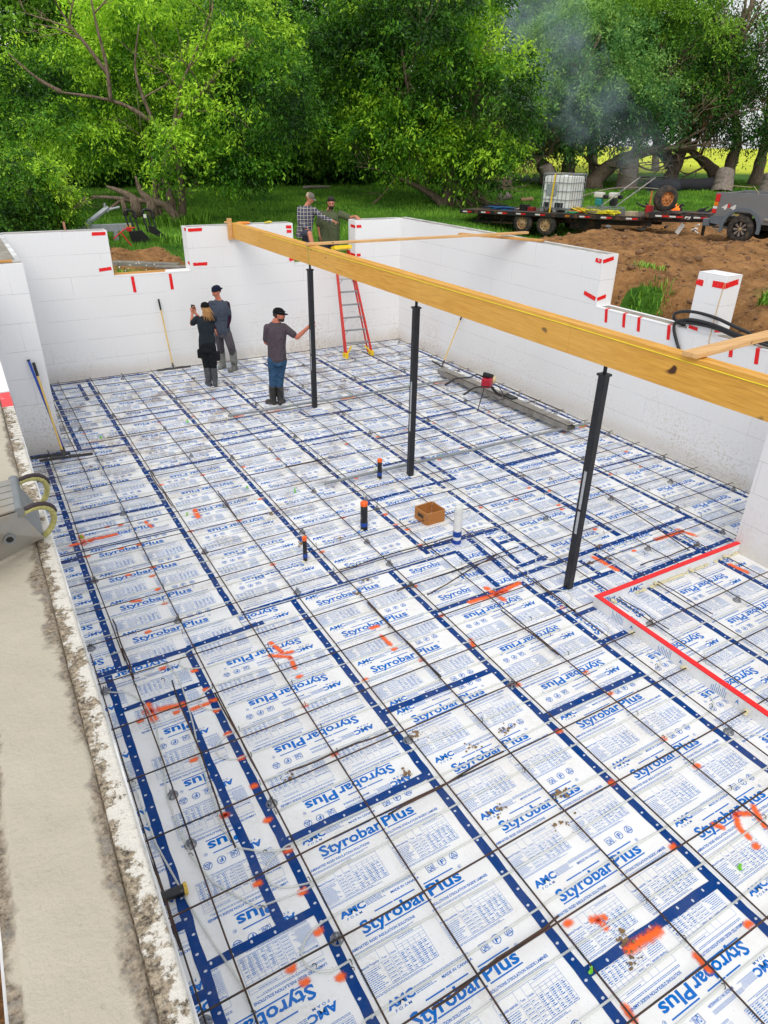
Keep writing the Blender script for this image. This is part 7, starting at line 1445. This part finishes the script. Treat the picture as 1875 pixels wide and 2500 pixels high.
# ------------------------------------------------------------------ pickup
PA = Vector((18.40, 11.93, 0)); PU = Vector((.2291, -.9734, 0)); PV = Vector((.9734, .2291, 0)); PM = Matrix((PU, PV, UP)).transposed()
def PP(s, v, z): return PA+PU*s+PV*v+UP*z
t = thing('pickup_truck', 'dusty grey four wheel drive pickup hitched to the trailer at the right edge', 'pickup truck', PP(1, 1, 1.9))
k = NM('dusty grey paint', .38, .35); n = k.noise(k.pos(), 3, 5, .6); zz = k.sep(k.pos())[2]; c = k.mix(n, (.17, .18, .195), (.24, .245, .25)); c = k.mix(k.math('MULTIPLY', k.ramp(k.math('ADD', zz, k.math('MULTIPLY', n, .5)), 3.0, 2.4), .55), c, (.17, .15, .125)); k.color(c); M_PAINT = k.mat
M_TRIM = simple('grey flare plastic', (.115, .14, .165), .5, 0, .1, 5); M_CHROME = simple('chrome', (.55, .55, .54), .2, .9, .05); M_GLASS = simple('dark glass', (.02, .025, .03), .08)
def side_panel(nm, v, th, mat):
    """bed side with a round wheel opening"""
    zc, sc, rr_ = 2.30, .98, .50; top = 3.26; pts = [(.10, 2.60), (.05, 3.24), (.09, top), (2.45, top+.012), (2.45, 2.46)]
    arch = [(sc+rr_*math.cos(a), zc+rr_*math.sin(a)) for a in [math.pi*i/14 for i in range(15)]]
    arch = [(max(p[0], .10), p[1]) for p in arch if p[1] > 2.42]
    poly = pts[:]+[(arch[0][0], 2.46)]+arch+[(arch[-1][0], 2.44), (.13, 2.42)]
    b = MB(); b.prism([PP(s, v, z) for s, z in poly], PV*th); return b.build(nm, mat, t, bevel=.006)
side_panel('bed_side', 0, .06, M_PAINT); side_panel('bed_side', 1.94, .06, M_PAINT)
b = MB(); b.box(PP(.07, 1.0, 2.93), (.06, 1.86, .60), PM); b.build('tailgate', M_PAINT, t, bevel=.01); b = MB(); b.box(PP(1.25, 1.0, 2.72), (2.36, 1.84, .04), PM); b.build('bed_floor', M_TRB, t)
b = MB(); b.box(PP(2.43, 1.0, 2.98), (.04, 1.86, .56), PM); b.build('bed_front', M_PAINT, t)
fl = MB(); zc, sc = 2.30, .98; arcs = [math.pi*(-.06+1.12*i/16) for i in range(17)]
for i in range(16):
    a0, a1 = arcs[i], arcs[i+1]; q = [(sc+.50*math.cos(a0), zc+.50*math.sin(a0)), (sc+.50*math.cos(a1), zc+.50*math.sin(a1)), (sc+.60*math.cos(a1), zc+.585*math.sin(a1)), (sc+.60*math.cos(a0), zc+.585*math.sin(a0))]
    fl.prism([PP(s, -.055, z) for s, z in q], PV*.056)
fl.build('fender_flare', M_TRIM, t)
b = MB(); b.b2((0, 0, 0), (0, 0, 0)) if False else None
b.prism([PP(s, -.012, z) for s, z in ((.06, 2.40), (.04, 2.60), (.44, 2.62), (.42, 2.50), (.40, 2.36))], PV*.014); b.build('lower_trim', M_TRIM, t)
b = MB(); b.box(PP(-.08, 1.0, 2.40), (.22, 1.96, .22), PM); b.build('rear_bumper', M_CHROME if False else M_TRIM, t, bevel=.03)
for q, (z0_, z1_, m) in enumerate(((3.0, 3.215, M_RR), (2.88, 2.995, simple('amber lens', (.70, .20, .01), .25)), (2.80, 2.875, M_RW), (2.68, 2.795, M_RR))):
    b = MB(); b.box(PP(.125+.012*(1.5-q), -.012, (z0_+z1_)/2), (.12, .05, z1_-z0_-.004), PM); b.build('tail_light', m, t, bevel=.006)
b = MB(); V, F, wd = text_geo('4', .05); V2, F2, wd2 = text_geo('x', .06)
for s_ in (.30, .55): b.add([PP(s_+v[0]*.16/wd+v[1]*.05, -.003, 2.80+v[1]*.19) for v in V], F)
b.build('decal', M_RW, t, fixn=False); b = MB(); b.add([PP(.46+v[0]*.10/wd2+v[1]*.03, -.004, 2.86+v[1]*.20) for v in V2], F2); b.build('decal', M_RR, t, fixn=False)
w0 = []
for (s, v, sg) in ((.98, .12, 1), (.98, 1.88, -1), (4.55, .12, 1), (4.55, 1.88, -1)):
    w_ = thing('wheel', None, None, (0, 0, 0)); del w_['kind']; w_.parent = t; w_.location = PP(s, v, 2.28)-Vector(t.location); ORG[w_.name] = PP(s, v, 2.28)
    wheel(w_, PP(s, v, 2.285), PV*sg, .395, .26, .22, simple('black rim', (.012, .012, .013), .4) if 'black rim' not in bpy.data.materials else bpy.data.materials['black rim'], 8, spmat=M_CHROME, hub=M_RIMR)
# cab and bonnet, mostly out of view
b = MB(); prof = [(2.50, 2.45), (2.50, 3.30), (2.62, 3.82), (4.1, 3.86), (4.75, 3.32), (5.95, 3.22), (6.05, 2.90), (6.05, 2.42)]
b.prism([PP(s, .02, z) for s, z in prof], PV*1.96); b.build('cab', M_PAINT, t, bevel=.04)
b = MB(); b.prism([PP(s, .012, z) for s, z in ((2.72, 3.32), (2.80, 3.72), (4.02, 3.76), (4.5, 3.34))], PV*1.976); b.build('side_window', M_GLASS, t)
b = MB(); b.prism([PP(s, .2, z) for s, z in ((2.47, 3.34), (2.60, 3.74), (2.62, 3.74), (2.50, 3.34))], PV*1.6); b.build('rear_window', M_GLASS, t)
b = MB(); b.bar(PP(2.0, -.12, 2.36), PP(4.0, -.12, 2.36), .12, .16); b.build('chrome_step', M_CHROME, t, bevel=.03); b = MB(); b.bar(PP(1.62, -.03, 2.60), PP(2.46, -.03, 2.60), .03, .07); b.build('chrome_strip', M_CHROME, t, bevel=.01)
b = MB(); b.box(PP(1.6, 1.0, 2.35), (2.9, 1.0, .16), PM); b.build('chassis', M_TRB, t); b = MB(); b.cyl(PP(.0, .38, 2.27), PP(.55, .38, 2.27), .035, n=10); b.build('exhaust', M_GALV, t, smooth=True)
b = MB(); b.tube([PP(.25, .1, 3.26), PP(.28, .1, 3.40), PP(.45, .2, 3.44), PP(.9, .3, 3.42), PP(1.0, .3, 3.44), PP(1.25, .1, 3.27)], .010, 5); o = b.build('rope', simple('tan rope', (.42, .32, .18), .9), org=PP(.5, .1, 3.3), smooth=True); tag(o, 'tan rope tied across the top of the pickup bed', 'rope', kind='thing')
t = thing('hand_truck', 'silver hand truck standing up in the pickup bed', 'hand truck', PP(1.5, .4, 2.75)); M_SIL = simple('silver tube', (.58, .60, .62), .35, .4)
b = MB(); b.tube(smooth_path([PP(1.72, .4, 2.76), PP(1.62, .4, 3.5), PP(1.60, .4, 3.78), PP(1.66, .4, 3.86), PP(1.80, .4, 3.86), PP(1.90, .4, 3.78), PP(1.94, .4, 3.5), PP(2.04, .4, 2.76)], 4), .022, 8); b.build('frame', M_SIL, t, smooth='all')
for z in (3.0, 3.25, 3.48): b = MB(); b.box(PP(1.80, .4, z), (.34, .02, .07), PM); b.build('cross_plate', M_SIL, t, bevel=.004)
b = MB(); b.tube(smooth_path([PP(2.25, .4, 3.2), PP(2.28, .4, 3.38), PP(2.36, .4, 3.42), PP(2.42, .4, 3.30)], 4), .02, 7); b.build('loop_handle', M_SIL, t, smooth='all')

# ------------------------------------------------------------------ black forks, red stand and trailer tongue on the left
t = thing('pallet_forks', 'black steel fork attachment standing upright on the soil behind the left opening', 'fork attachment', (2.8, 19.5, 1.6)); bx, by = 2.62, 19.5
for (x0_, lean) in ((2.62, 0), (3.12, .02)):
    for j in range(3): b = MB(); x_ = x0_+j*.13; b.tube([(x_, 19.55, 2.45-.03*j), (x_+.03, 19.5, 2.2), (x_+.06, 19.45, 1.98)], .045, 6, sq=.6); b.build('tine_bar', M_DARK, t, smooth=True)
    b = MB(); b.tube(smooth_path([(x0_, 19.55, 2.42), (x0_+.02, 19.55, 2.56), (x0_+.14, 19.55, 2.58), (x0_+.26, 19.55, 2.52), (x0_+.28, 19.52, 2.35)], 4), .04, 6); b.build('tine_loop', M_DARK, t, smooth='all')
b = MB(); b.prism([(2.62, 19.4, 2.02), (3.0, 19.4, 2.05), (3.28, 19.4, 1.70), (3.18, 19.4, 1.56), (2.82, 19.4, 1.58), (2.68, 19.4, 1.75)], (0, .08, 0)); b.build('back_plate', M_DARK, t, bevel=.01)
b = MB(); b.prism([(3.2, 19.4, 2.16), (3.36, 19.4, 2.14), (3.80, 19.4, 1.74), (3.70, 19.4, 1.72), (3.22, 19.4, 1.98)], (0, .07, 0)); b.build('side_plate', M_DARK, t, bevel=.01)
b = MB(); b.box((3.16, 19.49, 2.42), (.08, .01, .10)); b.build('sticker', M_RW, t)
t = thing('red_stand', 'red jack stand leaning in front of the black forks', 'jack stand', (2.4, 19.0, 1.6)); M_REDP = simple('red paint', (.52, .02, .02), .45)
for p, q in (((2.12, 19.1, 1.88), (2.45, 19.1, 2.12)), ((2.45, 19.1, 2.12), (2.76, 19.1, 2.16)), ((2.36, 19.1, 2.02), (2.62, 19.0, 1.60))): b = MB(); b.cyl(p, q, .020, n=8); b.build('leg', M_REDP, t, smooth=True)
b = MB(); b.box((2.58, 19.1, 2.12), (.12, .12, .12)); b.build('head', M_REDP, t, bevel=.02)
t = thing('grey_loader', 'grey steel frame with a folded silver arm above the left wall', 'loader frame', (2.0, 20, 1.7)); M_GST = simple('grey painted steel', (.36, .39, .42), .45, .2, .1, 8)
for p, q, r_ in (((1.45, 20.2, 2.08), (2.30, 20.2, 2.62), .055), ((1.62, 20.2, 2.19), (2.22, 20.2, 2.57), .07), ((2.24, 20.2, 2.55), (2.62, 20.2, 2.62), .032), ((2.24, 20.2, 2.5), (2.40, 20.2, 2.60), .03), ((2.20, 20.2, 2.60), (2.22, 20.2, 2.74), .03)): b = MB(); b.cyl(p, q, r_, n=8); b.build('arm', M_GST, t, smooth=True)
b = MB(); b.b2((1.3, 20.0, 1.98), (2.85, 20.15, 2.18)); b.build('main_tube', M_GST, t, bevel=.01); b = MB(); b.b2((2.30, 19.95, 1.55), (2.42, 20.05, 1.99)); b.build('post', M_GST, t); b = MB(); b.b2((2.70, 19.94, 2.0), (2.83, 19.99, 2.14)); b.build('yellow_label', M_LYEL, t)
t = thing('aluminium_plank', 'grey scaffold plank lying on soil behind the left opening sill', 'scaffold plank', (1.5, 13.2, 1.9)); b = MB(); b.bar((1.15, 14.1, 1.99), (2.4, 13.3, 1.97), .24, .02); b.bar((1.10, 13.98, 1.96), (2.35, 13.18, 1.94), .02, .07); b.build('deck', M_ALU, t); b = MB(); b.bar((1.9, 13.25, 1.95), (2.5, 12.95, 1.95), .2, .05); b.build('end_section', M_ALU, t, bevel=.01)
b = MB(); b.box((.72+.0, 12.36, 2.84), (.001, .001, .001)) if False else None
b.bar((.10, 12.40, WH+.0), (.10, 12.45, WH+.14), .05, .035, up=(1, 0, 0)); o = b.build('anchor_block', simple('rusty bracket', (.34, .16, .10), .8), org=(.1, 12.4, WH)); tag(o, 'small rusty white bracket standing on the back wall left end', 'bracket', kind='thing')

# ------------------------------------------------------------------ bonfire, rubbish and smoke
FP = Vector((23.4, 17.4, gz(23.4, 17.4)))
for i in range(14):
    a = rb.uniform(0, 6.28); r0_ = rb.uniform(.2, 1.0); p = FP+Vector((math.cos(a)*r0_, math.sin(a)*r0_, .1)); q = p+Vector((rb.uniform(-.9, .9), rb.uniform(-.9, .9), rb.uniform(.05, .5)))
    log('burning_log', 'half burnt stick in the smoking bonfire heap', p, q, .06, .04, bpy.data.materials['charred wood'], 'burnt stick')['group'] = 'burnt sticks in the bonfire'
k = NM('flame', 1); k.b.inputs['Emission Color'].default_value = (1, .16, .015, 1); k.b.inputs['Emission Strength'].default_value = 1.3; k.color((.8, .15, .02)); M_FLAME = k.mat
t = thing('flames', 'small orange flames licking up at the bonfire behind the trailer neck', 'fire', FP)
for i in range(7):
    c = FP+Vector((rb.gauss(-.1, .28), rb.gauss(0, .2), .25)); h_ = rb.uniform(.12, .34); b = MB(); b.tube([c, c+Vector((.03, 0, h_*.35)), c+Vector((-.04, .02, h_*.7)), c+Vector((.02, 0, h_))], [.04, .06, .03, .004], 7); b.build('tongue_of_flame', M_FLAME, t, smooth='all')
for i in range(26):
    s_ = rb.uniform(4.9, 8.6); v_ = rb.uniform(1.2, 4.0); p = TP(s_, v_, 0); p.z = gz(p.x, p.y)+.06; b = MB(); b.box(p, (rb.uniform(.08, .24), rb.uniform(.06, .18), rb.uniform(.02, .07)), Euler((rb.uniform(-.5, .5), rb.uniform(-.5, .5), rb.uniform(0, 3))).to_matrix())
    o = b.build('scrap', (M_RW, M_PLANK, M_TRB, M_RW, simple('brown card', (.28, .18, .10), .9) if i == 4 else M_PLANKD)[i % 5], org=p, bevel=.01); tag(o, 'scrap of white foam and board in the rubbish under the trailer' if i % 5 in (0, 3) else 'bit of broken wood in the rubbish behind the trailer', 'rubbish', 'rubbish scattered round the bonfire', 'thing')
b = MB(); b.box(TP(8.35, .9, 2.02), (.16, .03, .36), PM @ Matrix.Rotation(.5, 3, 'Y')); o = b.build('plastic_jug', M_RW, org=TP(8.35, .9, 1.9), bevel=.01); tag(o, 'white plastic sheet hanging below the trailer neck', 'plastic sheet', kind='thing')
# smoke: a leaning plume in its own closed hull
pl_pts = [(23.4, 17.4, 2.1, .35), (23.9, 18.6, 3.2, .7), (24.0, 20.4, 4.4, 1.2), (23.2, 22.5, 5.9, 1.7), (22.4, 24.6, 7.8, 2.2), (21.8, 26.6, 10.2, 2.8), (21.2, 28.6, 13.0, 3.3)]
b = MB(); sp = smooth_path([p[:3] for p in pl_pts], 4); rs = [float(np.interp(i/(len(sp)-1)*(len(pl_pts)-1), range(len(pl_pts)), [p[3] for p in pl_pts])) for i in range(len(sp))]; b.tube(sp, rs, 14)
m = bpy.data.materials.new('smoke'); m.use_nodes = True; nt_ = m.node_tree; nt_.nodes.clear(); o_ = nt_.nodes.new('ShaderNodeOutputMaterial'); pv = nt_.nodes.new('ShaderNodeVolumePrincipled'); pv.inputs['Color'].default_value = (.66, .80, .97, 1); pv.inputs['Anisotropy'].default_value = .2
gn = nt_.nodes.new('ShaderNodeNewGeometry'); nz = nt_.nodes.new('ShaderNodeTexNoise'); nz.inputs['Scale'].default_value = .75; nz.inputs['Detail'].default_value = 4; nz.inputs['Roughness'].default_value = .6; nz.inputs['Distortion'].default_value = .8
mr = nt_.nodes.new('ShaderNodeMapRange'); mr.inputs[1].default_value = .46; mr.inputs[2].default_value = .74; mr.inputs[3].default_value = .006; mr.inputs[4].default_value = .21
nt_.links.new(gn.outputs[0], nz.inputs['Vector']); nt_.links.new(nz.outputs['Fac'], mr.inputs[0]); nt_.links.new(mr.outputs[0], pv.inputs['Density']); nt_.links.new(pv.outputs[0], o_.inputs['Volume'])
o = b.build('smoke', m, org=FP); tag(o, 'blue grey smoke drifting up from the bonfire into the willows', 'smoke', kind='stuff')
SC.cycles.volume_step_rate = 2.0; SC.cycles.volume_max_steps = 128
